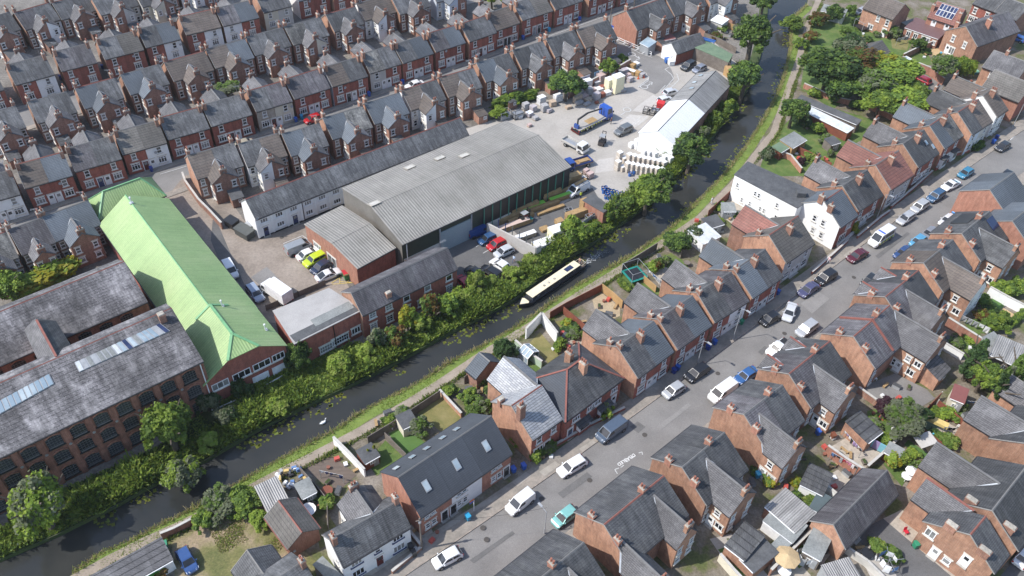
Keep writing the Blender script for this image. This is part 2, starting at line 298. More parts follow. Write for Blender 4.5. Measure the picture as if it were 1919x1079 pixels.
# ------------------------------------------------------------------ objects
class MB:
 def __init__(s): s.v = []; s.f = []; s.m = []; s.mats = []
 def mi(s, mat):
  if isinstance(mat, str): mat = M[mat]
  if mat not in s.mats: s.mats.append(mat)
  return s.mats.index(mat)
 def poly(s, pts, mat):
  i = len(s.v); s.v += [tuple(p) for p in pts]; s.f.append(tuple(range(i, i + len(pts)))); s.m.append(s.mi(mat)); return s
 def mesh(s, pts, faces, mat):
  i = len(s.v); s.v += [tuple(p) for p in pts]; k = s.mi(mat)
  for f in faces: s.f.append(tuple(i + j for j in f)); s.m.append(k)
  return s
 def box(s, c, d, mat, rz=0.0, taper=1.0):
  """box centred at c (x,y) standing on c.z, size d"""
  cx, cy, cz = c; hx, hy = d[0] / 2, d[1] / 2; ca, sa = math.cos(rz), math.sin(rz); P = []
  for z, t in ((cz, 1.0), (cz + d[2], taper)):
   for x, y in ((-hx, -hy), (hx, -hy), (hx, hy), (-hx, hy)):
    x *= t; y *= t; P.append((cx + x * ca - y * sa, cy + x * sa + y * ca, z))
  return s.mesh(P, [(3, 2, 1, 0), (4, 5, 6, 7), (0, 1, 5, 4), (1, 2, 6, 5), (2, 3, 7, 6), (3, 0, 4, 7)], mat)
 def slab(s, pts, t, mat):
  """polygon pts (counter-clockwise seen from its outer side) thickened by t downwards"""
  n = len(pts); P = [tuple(p) for p in pts] + [(p[0], p[1], p[2] - t) for p in pts]
  F = [tuple(range(n)), tuple(range(2 * n - 1, n - 1, -1))] + [(i, i + n, (i + 1) % n + n, (i + 1) % n) for i in range(n)]
  return s.mesh(P, F, mat)
 def bar(s, a, b, w, mat, h=None):
  a = Vector(a); b = Vector(b); d = (b - a)
  if d.length < 1e-6: return s
  d.normalize(); up = Vector((0, 0, 1)) if abs(d.z) < 0.95 else Vector((0, 1, 0))
  x = d.cross(up).normalized(); y = x.cross(d).normalized(); h = h or w; P = []
  for p in (a, b):
   for i, j in ((-1, -1), (1, -1), (1, 1), (-1, 1)): P.append(p + x * (i * w / 2) + y * (j * h / 2))
  return s.mesh(P, [(3, 2, 1, 0), (4, 5, 6, 7), (0, 1, 5, 4), (1, 2, 6, 5), (2, 3, 7, 6), (3, 0, 4, 7)], mat)
 def cyl(s, a, b, r0, r1, mat, n=8, caps=True):
  a = Vector(a); b = Vector(b); d = (b - a).normalized(); up = Vector((0, 0, 1)) if abs(d.z) < 0.95 else Vector((1, 0, 0))
  x = d.cross(up).normalized(); y = d.cross(x).normalized(); P = []
  for p, r in ((a, r0), (b, r1)):
   for k in range(n): t = 2 * PI * k / n; P.append(p + x * (r * math.cos(t)) + y * (r * math.sin(t)))
  F = [(k, (k + 1) % n, n + (k + 1) % n, n + k) for k in range(n)]
  if caps: F += [tuple(range(n - 1, -1, -1)), tuple(range(n, 2 * n))]
  return s.mesh(P, F, mat)
 def data(s, name):
  me = bpy.data.meshes.new(name); me.from_pydata(s.v, [], s.f)
  for m in s.mats: me.materials.append(m)
  if len(s.mats) > 1: me.polygons.foreach_set('material_index', s.m)
  me.update(); bm = bmesh.new(); bm.from_mesh(me); bmesh.ops.recalc_face_normals(bm, faces=bm.faces); bm.to_mesh(me); bm.free()
  return me
 def build(s, name, parent=None, loc=(0, 0, 0), rz=0.0): return link(name, s.data(name), parent, loc, rz)
def link(name, me, parent=None, loc=(0, 0, 0), rz=0.0):
 o = bpy.data.objects.new(name, me); COL.objects.link(o)
 if parent: o.parent = parent
 o.location = loc; o.rotation_euler = (0, 0, rz); return o
def tag(o, label, cat, group=None):
 o['label'] = label; o['category'] = cat
 if group: o['group'] = group
 return o
def empty(name, loc, rz, label, cat, group=None):
 o = bpy.data.objects.new(name, None); COL.objects.link(o); o.location = loc; o.rotation_euler = (0, 0, rz); o.empty_display_size = 0.3
 return tag(o, label, cat, group)
def struct(o): o['kind'] = 'structure'; return o
def kids(o): return [c for c in bpy.data.objects if c.parent == o]
CH = {}
def copy_tree(o, loc, rz, label, group=None, scale=1.0, swap=None):
 """copy of a thing with copies of its parts and sub-parts; swap replaces materials by object-level slots"""
 if o.name not in CH: CH[o.name] = [(c, kids(c)) for c in kids(o)]
 def cp(a, parent):
  c = a.copy(); COL.objects.link(c)
  if parent: c.parent = parent
  if swap and a.data:
   for i, sl_ in enumerate(c.material_slots):
    if sl_.material in swap:
     n = swap[sl_.material]; sl_.link = 'OBJECT'; sl_.material = n
  return c
 r = cp(o, None); r.location = loc; r.rotation_euler = (0, 0, rz); r.scale = (scale,) * 3; r['label'] = label
 if group: r['group'] = group
 for c, gs in CH[o.name]:
  k = cp(c, r)
  for g in gs: cp(g, k)
 return r
NUM = ['first', 'second', 'third', 'fourth', 'fifth', 'sixth', 'seventh', 'eighth', 'ninth', 'tenth', 'eleventh', 'twelfth', 'thirteenth', 'fourteenth', 'fifteenth', 'sixteenth', 'seventeenth', 'eighteenth', 'nineteenth', 'twentieth']
def quads_mesh(name, C, U, V, mats, mi):
 n = len(C); co = np.empty((n, 4, 3), np.float32)
 co[:, 0] = C - U - V; co[:, 1] = C + U - V; co[:, 2] = C + U + V; co[:, 3] = C - U + V
 me = bpy.data.meshes.new(name); me.vertices.add(4 * n); me.vertices.foreach_set('co', co.ravel()); me.loops.add(4 * n); me.loops.foreach_set('vertex_index', np.arange(4 * n, dtype=np.int32))
 me.polygons.add(n); me.polygons.foreach_set('loop_start', np.arange(0, 4 * n, 4, dtype=np.int32)); me.polygons.foreach_set('loop_total', np.full(n, 4, np.int32))
 for m in mats: me.materials.append(M[m])
 me.polygons.foreach_set('material_index', mi.astype(np.int32)); me.update(calc_edges=True); return me
def unit(v): return v / np.maximum(1e-9, np.linalg.norm(v, axis=1))[:, None]
# ------------------------------------------------------------------ thin summer air
hz = bpy.data.materials.new('haze_air'); hz.use_nodes = True; hn = hz.node_tree.nodes; hn.remove(hn['Principled BSDF']); pv_ = hn.new('ShaderNodeVolumePrincipled'); pv_.inputs['Color'].default_value = (.86, .90, .96, 1); pv_.inputs['Density'].default_value = 0.00009; pv_.inputs['Anisotropy'].default_value = 0.2
hz.node_tree.links.new(pv_.outputs[0], hn['Material Output'].inputs['Volume'])
_b = MB(); _b.box((0, 375, -3.0), (1500, 1100, 106.0), hz); _h = _b.build('haze'); _h['kind'] = 'stuff'; tag(_h, 'thin pale summer haze over the whole district', 'haze')
S.cycles.volume_bounces = 1; S.cycles.volume_step_rate = 8.0; S.cycles.volume_max_steps = 32
# ------------------------------------------------------------------ the ground plan: canal, land, roads, yards, gardens
CL = [(-70, 1085), (0, 1048), (110, 1000), (215, 948), (300, 900), (385, 862), (480, 806), (525, 783), (600, 748), (660, 720), (720, 690), (780, 658), (845, 622), (905, 592), (965, 560), (1010, 524), (1058, 486), (1110, 456), (1180, 408), (1235, 365), (1290, 305), (1335, 258), (1368, 208), (1400, 168), (1424, 110), (1436, 60), (1440, 0), (1446, -120)]
CR = [(60, 1110), (136, 1075), (175, 1042), (252, 1010), (315, 975), (370, 950), (455, 900), (520, 862), (630, 805), (670, 777), (730, 742), (775, 725), (805, 702), (850, 675), (905, 647), (960, 617), (1080, 535), (1135, 505), (1200, 468), (1260, 425), (1295, 390), (1335, 350), (1370, 312), (1402, 268), (1430, 225), (1455, 180), (1470, 140), (1482, 87), (1482, 37), (1512, 10), (1540, -120)]
def wpts(P, z=0.0): return [G(x, y, z) for x, y in P]
def resample(P, n):
 d = [0.0]
 for a, b in zip(P, P[1:]): d.append(d[-1] + (b - a).length)
 out = []
 for i in range(n):
  t = d[-1] * i / (n - 1); j = 0
  while j < len(P) - 2 and d[j + 1] < t: j += 1
  out.append(P[j].lerp(P[j + 1], (t - d[j]) / max(1e-9, d[j + 1] - d[j])))
 return out
cl, cr = wpts(CL), wpts(CR)
cl[0] = cl[1] + (cl[1] - cl[2]) * 3; cr[0] = cr[1] + (cr[1] - cr[2]) * 3; cl[-1] = cl[-2] + (cl[-1] - cl[-2]).normalized() * 400; cr[-1] = cr[-2] + (cr[-1] - cr[-2]).normalized() * 400
for side, pts, X in ((-1, cl, -700), (1, cr, 700)):
 b = MB(); Y0, Y1 = -150, 900
 e = [Vector((pts[0].x, Y0, 0))] + pts + [Vector((pts[-1].x, Y1, 0))]
 for p, q in zip(e, e[1:]):
  P = [(p.x, p.y, 0), (q.x, q.y, 0), (X, q.y, 0), (X, p.y, 0)]
  b.poly(P if side > 0 else P[::-1], 'gardg' if side > 0 else 'yardg')
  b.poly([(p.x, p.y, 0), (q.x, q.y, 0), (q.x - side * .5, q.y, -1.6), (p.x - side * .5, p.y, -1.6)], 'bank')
 struct(b.build('ground'))
b = MB(); b.poly([(-700, -150, -.5), (700, -150, -.5), (700, 900, -.5), (-700, 900, -.5)], 'water'); struct(b.build('canal_water'))
def ribbon(name, A, B, mat, z, th=0.0):
 b = MB()
 for (p, q), (r, s) in zip(zip(A, A[1:]), zip(B, B[1:])):
  b.poly([(p.x, p.y, z), (r.x, r.y, z), (s.x, s.y, z), (q.x, q.y, z)], mat)
  if th:
   for u, v in ((p, q), (r, s)): b.poly([(u.x, u.y, z - th), (v.x, v.y, z - th), (v.x, v.y, z), (u.x, u.y, z)], 'kerb')
 return struct(b.build(name))
def offset(P, d):
 out = []
 for i, p in enumerate(P):
  t = (P[min(i + 1, len(P) - 1)] - P[max(i - 1, 0)]).normalized(); out.append(p + Vector((t.y, -t.x, 0)) * d)   # +d = to the right of travel
 return out
ncl, ncr = resample(cl[1:-1], 60), resample(cr[1:-1], 60)
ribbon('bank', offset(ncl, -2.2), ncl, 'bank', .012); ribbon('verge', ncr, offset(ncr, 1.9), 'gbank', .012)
TP = [(60, 1125), (160, 1076), (230, 1034), (300, 1003), (367, 972), (430, 938), (480, 910), (550, 874), (627, 834), (670, 811), (745, 768), (822, 720), (905, 664), (960, 632), (1040, 582), (1110, 537), (1230, 463), (1310, 410), (1372, 348), (1430, 272), (1449, 252), (1473, 180), (1497, 112), (1515, 45), (1534, 0), (1560, -90)]
tp = resample(wpts(TP), 60); ribbon('towpath', offset(tp, -.75), offset(tp, .75), 'path', .03)
# parked road: smooth left kerb line
LK = [(560, 1205), (640, 1160), (777, 1076), (902, 985), (1005, 912), (1112, 835), (1175, 785), (1237, 740), (1310, 690), (1372, 639), (1430, 602), (1510, 530), (1580, 490), (1625, 460), (1680, 420), (1710, 397), (1765, 347), (1795, 320), (1865, 280), (1950, 225)]
lk_ = wpts(LK); u0 = (lk_[-1] - lk_[0]).normalized(); v0 = Vector((-u0.y, u0.x, 0)); T = [(p - lk_[0]).dot(u0) for p in lk_]; Wd = [(p - lk_[0]).dot(v0) for p in lk_]
cf = np.polyfit(T, Wd, 4)
LKW = [lk_[0] + u0 * t + v0 * float(np.polyval(cf, t)) for t in np.linspace(-12, T[-1] + 60, 60)]
RW = 7.9
ribbon('road', LKW, offset(LKW, RW), 'asph', .03)
ribbon('pavement', offset(LKW, -2.6), offset(LKW, -.16), 'pave', .15); ribbon('kerb', offset(LKW, -.16), LKW, 'kerb', .155, .155)
ribbon('pavement', offset(LKW, RW + .16), offset(LKW, RW + 2.2), 'pave', .15); ribbon('kerb', offset(LKW, RW), offset(LKW, RW + .16), 'kerb', .155, .155)
def street(name, C1, C2, d1, d2):
 """street between two terrace rows given by their ridge pixels (upper row faces us)"""
 def mids(R): return [Q((c[0] + c[2]) / 2, (c[1] + c[3]) / 2, 7.8) for c in R]
 A = mids(C1); A = [Vector((p.x, p.y, 0)) for p in A]; A = [A[0] - (A[1] - A[0]) * 3] + A + [A[-1] + (A[-1] - A[-2]) * 6]
 A = resample(A, 40); gap = d2
 ribbon('pavement', offset(A, d1), offset(A, d1 + 1.4), 'pave', .13); ribbon('kerb', offset(A, d1 + 1.4), offset(A, d1 + 1.55), 'kerb', .14, .14)
 ribbon('road', offset(A, d1 + 1.55), offset(A, gap - 1.55), 'asph', .03)
 ribbon('kerb', offset(A, gap - 1.55), offset(A, gap - 1.4), 'kerb', .14, .14); ribbon('pavement', offset(A, gap - 1.4), offset(A, gap), 'pave', .13)
 return A
_D = [(115, 1232, 470, 1138), (850, 985, 1180, 905), (1513, 788, 1815, 700), (2135, 595, 2395, 507), (2950, 335, 3172, 260), (3450, 180, 3645, 110), (4095, -52, 4300, -118), (4580, -195, 4760, -255)]
STA = street('road', _D, None, 3.75, 14.4)
_B = [(45, 490, 330, 408), (395, 385, 660, 325), (1030, 215, 1290, 155), (1612, 60, 1880, 0), (2180, -118, 2410, -172), (2440, -160, 2670, -225)]
street('road', _B, None, 3.75, 14.2)
NP = [0]
def patch(name, P, mat, z=.02):
 NP[0] += 1; W = wpts(P); b = MB(); zz = z + .003 * (NP[0] % 5)
 b.poly([(p.x, p.y, zz) for p in W], mat); o = b.build(name); return struct(o)
# works yards
patch('yard', [(345, 330), (390, 318), (470, 430), (590, 418), (655, 540), (640, 562), (540, 610), (480, 600), (300, 385)], 'concb', .035)
patch('yard', [(850, 250), (930, 222), (1000, 190), (1060, 185), (1130, 150), (1180, 110), (1250, 90), (1330, 75), (1380, 118), (1335, 240), (1250, 345), (1130, 425), (1010, 488), (925, 425), (700, 400)], 'conc', .035)
patch('yard', [(740, 485), (880, 425), (930, 425), (1005, 482), (960, 502), (870, 545), (840, 545)], 'asphd', .055)
patch('yard', [(960, 430), (1050, 385), (1110, 352), (1122, 372), (1140, 400), (1100, 430), (1010, 482)], 'asphd', .06)
patch('road', [(1140, 55), (1160, 60), (1210, 95), (1250, 112), (1262, 140), (1262, 152), (1228, 177), (1194, 163), (1215, 148), (1212, 137), (1188, 122), (1150, 100), (1120, 62)], 'asph', .07)
patch('yard', [(1224, 178), (1256, 192), (1238, 208), (1220, 215), (1185, 208), (1200, 195)], 'concw', .08)
patch('yard', [(1180, 215), (1220, 218), (1190, 240), (1160, 232)], 'concw', .08)
patch('road', [(285, 332), (350, 318), (400, 360), (455, 425), (480, 590), (440, 570), (320, 395)], 'asph', .02)
patch('yard', [(1240, 105), (1330, 70), (1372, 112), (1330, 135), (1290, 165), (1265, 140)], 'conc', .075)
# gardens by the canal
patch('lawn', [(777, 769), (832, 741), (866, 781), (830, 812)], 'dryl'); patch('lawn', [(728, 812), (760, 798), (800, 833), (757, 856)], 'astr'); patch('lawn', [(688, 868), (722, 825), (757, 857), (706, 892)], 'lawn')
patch('decking', [(565, 876), (605, 850), (632, 860), (668, 890), (630, 925), (612, 910)], 'deck'); patch('lawn', [(598, 918), (620, 908), (632, 930), (606, 935)], 'lawn', .05)
patch('lawn', [(992, 643), (1012, 622), (1048, 665), (1027, 680)], 'dryl'); patch('lawn', [(1040, 603), (1060, 597), (1084, 617), (1056, 624)], 'dryl'); patch('patio', [(1110, 562), (1128, 549), (1162, 577), (1162, 592), (1142, 600), (1116, 585)], 'sand')
patch('patio', [(1210, 500), (1245, 492), (1272, 525), (1240, 540)], 'slab'); patch('lawn', [(1230, 492), (1262, 470), (1290, 500), (1268, 510)], 'lawn'); patch('lawn', [(1155, 520), (1180, 500), (1245, 548), (1205, 560)], 'lawn'); patch('lawn', [(965, 655), (985, 650), (1020, 690), (1000, 702)], 'lawn')
patch('patio', [(1340, 395), (1368, 372), (1400, 392), (1372, 420)], 'slab'); patch('patio', [(1060, 620), (1100, 640), (1080, 665), (1050, 640)], 'slab')
patch('waste_ground', [(320, 1004), (400, 962), (470, 928), (492, 930), (560, 1022), (600, 1060), (560, 1100), (330, 1100)], 'scrub', .03)
patch('lawn', [(590, 985), (612, 960), (640, 1000), (600, 1030)], 'scrub', .04); patch('patio', [(730, 1010), (800, 965), (812, 1000), (700, 1079), (650, 1079)], 'slab', .05)
# works bank between mill and canal
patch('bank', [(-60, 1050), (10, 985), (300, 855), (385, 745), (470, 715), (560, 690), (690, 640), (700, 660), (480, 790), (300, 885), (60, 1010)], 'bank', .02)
# gardens, upper right
patch('lawn', [(1525, 28), (1640, 16), (1715, 70), (1690, 118), (1640, 150), (1560, 205), (1500, 165), (1512, 90)], 'lawn', .012); patch('lawn', [(1440, 262), (1500, 205), (1640, 250), (1600, 270), (1540, 330), (1420, 330)], 'lawn', .012)
patch('lawn', [(1575, 70), (1650, 55), (1690, 120), (1610, 130)], 'lawn'); patch('lawn', [(1690, 100), (1735, 95), (1750, 120), (1700, 130)], 'lawn'); patch('lawn', [(1668, 65), (1705, 70), (1700, 95), (1672, 90)], 'dryl'); patch('decking', [(1735, 97), (1760, 88), (1770, 102), (1748, 106)], 'decky', .05)
patch('yard', [(1715, 130), (1770, 160), (1755, 180), (1700, 180), (1680, 150)], 'asph', .05); patch('yard', [(1800, 150), (1860, 145), (1850, 170), (1810, 165)], 'conc', .05)
patch('lawn', [(1500, 185), (1640, 225), (1620, 245), (1490, 205)], 'lawn'); patch('lawn', [(1495, 232), (1560, 255), (1540, 275), (1490, 250)], 'lawn'); patch('lawn', [(1440, 290), (1520, 295), (1510, 320), (1440, 325)], 'lawn'); patch('lawn', [(1525, 285), (1560, 290), (1545, 305), (1520, 300)], 'lawn', .05)
# gardens, right
patch('lawn', [(1775, 630), (1793, 626), (1840, 652), (1814, 678)], 'lawn'); patch('lawn', [(1845, 565), (1862, 558), (1882, 573), (1868, 588)], 'astr', .05); patch('decking', [(1870, 590), (1880, 577), (1905, 592), (1890, 605)], 'decky', .06); patch('lawn', [(1805, 600), (1850, 595), (1860, 625), (1820, 625)], 'lawn')
patch('yard', [(1608, 728), (1677, 700), (1737, 730), (1752, 747), (1716, 769), (1650, 757)], 'asph', .05); patch('lawn', [(1625, 770), (1650, 765), (1690, 800), (1655, 835), (1630, 820)], 'lawn', .03); patch('lawn', [(1694, 834), (1702, 824), (1742, 853), (1727, 860)], 'astr', .05); patch('patio', [(1703, 800), (1715, 798), (1765, 832), (1745, 855)], 'decky', .04)
patch('lawn', [(1755, 757), (1765, 753), (1810, 774), (1800, 785)], 'lawn', .05); patch('patio', [(1745, 812), (1770, 790), (1800, 805), (1775, 830)], 'slab', .05); patch('lawn', [(1728, 796), (1745, 782), (1768, 798), (1745, 815)], 'feltg', .06)
patch('patio', [(1556, 838), (1590, 818), (1652, 850), (1620, 880)], 'slab', .05); patch('lawn', [(1655, 870), (1670, 850), (1710, 880), (1690, 912)], 'lawn', .05); patch('yard', [(1530, 905), (1570, 880), (1600, 905), (1570, 930)], 'slab', .04)
patch('yard', [(1630, 1040), (1600, 1000), (1655, 972), (1700, 985), (1790, 1079), (1760, 1110), (1680, 1110)], 'asphd', .05); patch('yard', [(1655, 972), (1690, 955), (1830, 1079), (1800, 1095)], 'slab', .065); patch('yard', [(1605, 1030), (1640, 1018), (1680, 1079), (1640, 1100)], 'conc', .06)
patch('yard', [(1500, 1000), (1540, 985), (1570, 1020), (1540, 1060), (1500, 1040)], 'slab', .05); patch('lawn', [(1478, 1032), (1500, 1012), (1520, 1050), (1497, 1066)], 'lawn', .07); patch('lawn', [(1345, 1030), (1362, 1025), (1410, 1079), (1385, 1079)], 'astr', .05); patch('yard', [(1330, 1010), (1370, 1000), (1440, 1079), (1390, 1100)], 'conc', .03); patch('patio', [(1440, 1045), (1480, 1035), (1520, 1079), (1440, 1090)], 'slab', .05)
b = MB(); P = [Q(7500, 4316), Q(7700, 4080), Q(7900, 4300), Q(7800, 4600)]; b.poly([(p.x, p.y, .04) for p in P], 'asphd'); struct(b.build('road'))
# ---- painted markings
wm = flatmat('road_marking_white', (0.48, 0.48, 0.465), .8, .15); ym = flatmat('road_marking_yellow', (0.55, 0.42, 0.12), .8, .15); br_ = flatmat('reddish_slab', (0.30, 0.19, 0.14), .9, .2)
def lines(name, segs, w, mat, z):
 b = MB()
 for x0, y0, x1, y1 in segs:
  a, c = G(x0, y0), G(x1, y1); d = (c - a).normalized(); n = Vector((-d.y, d.x, 0)) * w / 2
  b.poly([(p.x, p.y, z) for p in (a - n, c - n, c + n, a + n)], mat)
 return struct(b.build(name))
lines('bay_marking', [(1152, 880, 1160, 877), (1152, 880, 1157, 888), (1163, 876, 1169, 872), (1174, 866, 1180, 862), (1184, 859, 1189, 855), (1197, 849, 1203, 847), (1203, 847, 1204, 852)], .13, wm, .045)
lines('parking_line', [(531, 457, 567, 442), (567, 442, 576, 448), (581, 508, 604, 494), (610, 487, 626, 503), (601, 528, 642, 515), (892, 463, 912, 450), (905, 475, 928, 462), (930, 486, 960, 474), (1195, 163, 1215, 148)], .14, wm, .085)
lines('hatched_box', [(621, 531, 642, 517), (622, 533, 662, 530), (637, 520, 637, 532), (655, 520, 651, 531), (637, 528, 662, 530)], .12, ym, .085)
lines('yard_marking', [(1262, 122, 1246, 130), (1246, 130, 1258, 140), (1258, 140, 1262, 148), (1262, 148, 1237, 176), (1247, 160, 1236, 171), (1205, 138, 1216, 144), (1216, 144, 1214, 152), (1214, 152, 1196, 164), (1188, 122, 1206, 138), (1268, 138, 1272, 150), (1272, 150, 1246, 176), (1252, 158, 1266, 162), (1248, 164, 1262, 168)], .16, wm, .09)
lines('direction_arrow', [(1212, 162, 1219, 157), (1216, 154, 1222, 154), (1222, 154, 1221, 159), (1162, 217, 1171, 211), (1189, 104, 1199, 111), (1199, 111, 1196, 106), (1199, 111, 1192, 112)], .22, wm, .09)
lines('parking_line', [(1198, 226, 1186, 237), (1206, 214, 1182, 236), (1217, 213, 1196, 235), (1166, 218, 1200, 226)], .12, wm, .09)
lines('edge_line', [(1150, 73, 1199, 100), (1199, 100, 1222, 108), (300, 327, 350, 312), (1010, 75, 1145, 27)], .15, wm, .095)
for x, y in ((1207, 163), (1184, 102), (1175, 206)):
 c = G(x, y); b = MB()
 for i in range(16):
  a0, a1 = 2 * PI * i / 16, 2 * PI * (i + 1) / 16; b.poly([(c.x + r * math.cos(a), c.y + r * math.sin(a), .092) for r, a in ((.75, a0), (.95, a0), (.95, a1), (.75, a1))], wm)
 struct(b.build('speed_roundel'))
# ------------------------------------------------------------------ windows, doors, chimneys (shared meshes)
WD = {}
def window_data(w, h, kind='sash', frame='ptw', sill='lint', lintel='lint'):
 key = (round(w, 2), round(h, 2), kind, frame, sill, lintel)
 if key in WD: return WD[key]
 b = MB(); fw = 0.11
 b.poly([(-w / 2, -0.03, 0), (w / 2, -0.03, 0), (w / 2, -0.03, h), (-w / 2, -0.03, h)], 'gl')
 def fr(x0, x1, z0, z1, p=0.075): b.box(((x0 + x1) / 2, -p / 2 - 0.002, z0), (x1 - x0, p, z1 - z0), frame)
 fr(-w / 2, -w / 2 + fw, 0, h); fr(w / 2 - fw, w / 2, 0, h); fr(-w / 2 + fw, w / 2 - fw, 0, fw, 0.072); fr(-w / 2 + fw, w / 2 - fw, h - fw, h, 0.072)
 if kind == 'sash': fr(-w / 2 + fw, w / 2 - fw, h * 0.5 - 0.05, h * 0.5 + 0.05, 0.068)
 if kind == 'two': fr(-0.05, 0.05, fw, h - fw, 0.068)
 if kind in ('three', 'top3'):
  fr(-w / 6 - 0.045, -w / 6 + 0.045, fw, h - fw, 0.068); fr(w / 6 - 0.045, w / 6 + 0.045, fw, h - fw, 0.068)
 if kind in ('top', 'top3'): fr(-w / 2 + fw, w / 2 - fw, h * 0.68, h * 0.68 + 0.09, 0.064)
 if kind == 'grid':
  n = max(2, int(w / 0.42)); m = max(2, int(h / 0.5))
  for i in range(1, n): x = -w / 2 + w * i / n; fr(x - 0.025, x + 0.025, fw, h - fw, 0.066)
  for i in range(1, m): z = h * i / m; fr(-w / 2 + fw, w / 2 - fw, z - 0.025, z + 0.025, 0.062)
 if sill: b.box((0, -0.09, -0.15), (w + 0.3, 0.18, 0.15), sill)
 if lintel: b.box((0, -0.035, h), (w + 0.3, 0.07, 0.22), lintel)
 WD[key] = b.data('window'); return WD[key]
def door_data(col='ptw', w=0.95, h=2.1, frame='ptw', lintel='lint'):
 key = ('door', col, w, h, frame, lintel)
 if key in WD: return WD[key]
 b = MB(); b.box((0, -0.03, 0), (w, 0.055, h), col)
 b.box((-w / 2 - 0.06, -0.05, 0), (0.12, 0.1, h), frame); b.box((w / 2 + 0.06, -0.05, 0), (0.12, 0.1, h), frame)
 b.box((0, -0.048, h), (w + 0.24, 0.096, 0.1), frame); b.poly([(-w * .3, -0.064, h * .62), (w * .3, -0.064, h * .62), (w * .3, -0.064, h * .9), (-w * .3, -0.064, h * .9)], 'gl')
 b.box((0, -0.22, -0.0), (w + 0.3, 0.33, 0.1), 'conc')
 b.box((w * .36, -0.09, h * .47), (0.06, 0.06, 0.14), 'steel')
 if lintel: b.box((0, -0.035, h + 0.1), (w + 0.4, 0.07, 0.2), lintel)
 WD[key] = b.data('door'); return WD[key]
def chimney_data(w, d, h, mat, cap='cap'):
 key = ('ch', w, d, round(h, 1), mat, cap)
 if key in WD: return WD[key]
 b = MB(); b.box((0, 0, 0), (w, d, h - 0.32), mat); b.box((0, 0, h - 0.32), (w + 0.14, d + 0.14, 0.14), mat); b.box((0, 0, h - 0.18), (w + 0.04, d + 0.04, 0.18), cap, 0, 0.86)
 WD[key] = b.data('chimney'); return WD[key]
_p = MB(); _p.cyl((0, 0, 0), (0, 0, 0.55), 0.15, 0.12, 'pot', 7); _p.cyl((0, 0, 0.55), (0, 0, 0.62), 0.15, 0.15, 'pot', 7); POT = _p.data('chimney_pot')
_p = MB(); _p.cyl((0, 0, 0), (0, 0, 1.5), 0.025, 0.025, 'steel', 5); _p.bar((-0.6, 0, 1.42), (0.6, 0, 1.42), 0.03, 'steel')
for _i in range(6): _p.bar((-0.55 + _i * .2, -0.28, 1.44), (-0.55 + _i * .2, 0.28, 1.44), 0.025, 'steel')
AERIAL = _p.data('aerial')
_p = MB()
for _i in range(10):
 a0, a1 = 2 * PI * _i / 10, 2 * PI * (_i + 1) / 10
 _p.poly([(0, -0.32, 0), (0.32 * math.cos(a0), -0.42, 0.32 * math.sin(a0)), (0.32 * math.cos(a1), -0.42, 0.32 * math.sin(a1))], 'ptg')
_p.bar((0, 0, -0.1), (0, -0.33, 0), 0.05, 'ptg'); _p.bar((0, -0.36, -0.25), (0, -0.75, 0.0), 0.03, 'ptg')
DISH = _p.data('satellite_dish')
def win(parent, pos, face, w=1.0, h=1.45, kind='sash', **k):
 rz = {'n': 0, 'f': PI, 'l': -PI / 2, 'r': PI / 2}[face]
 return link('window', window_data(w, h, kind, **k), parent, pos, rz)
def door(parent, pos, face, col='ptw', **k):
 rz = {'n': 0, 'f': PI, 'l': -PI / 2, 'r': PI / 2}[face]
 return link('door', door_data(col, **k), parent, pos, rz)
def chimney(parent, x, y, zb, zt, w=0.95, d=0.6, mat='br', pots=2, rz=0.0):
 o = link('chimney', chimney_data(w, d, zt - zb, mat), parent, (x, y, zb), rz)
 for i in range(pots):
  px = (i - (pots - 1) / 2) * min(0.4, (w - 0.2) / max(1, pots - 0.5)) if w >= d else 0
  py = (i - (pots - 1) / 2) * min(0.4, (d - 0.2) / max(1, pots - 0.5)) if w < d else 0
  link('chimney_pot', POT, o, (px, py, zt - zb - 0.06))
 return o
def skylight(parent, x, s, d, zr, ze, depth, w=0.75, l=1.05, name='skylight', g='rg', f='ptg'):
 """roof window on slope s (-1 near, +1 far), at horizontal distance d from the ridge"""
 sl = (zr - ze) / depth; b = MB(); n = Vector((0, s * sl, 1)).normalized(); t = Vector((0, s, -sl)).normalized()
 c = Vector((x, s * d, zr - sl * d + 0.13)); u = Vector((1, 0, 0))
 P = [c + u * (i * w / 2) + t * (j * l / 2) for i, j in ((-1, -1), (1, -1), (1, 1), (-1, 1))]
 if s < 0: P = P[::-1]
 b.slab([p + n * 0.08 for p in P], 0.12, f); k = [c + (p - c) * 0.82 + n * 0.09 for p in P]; b.poly(k, g)
 return b.build(name, parent)
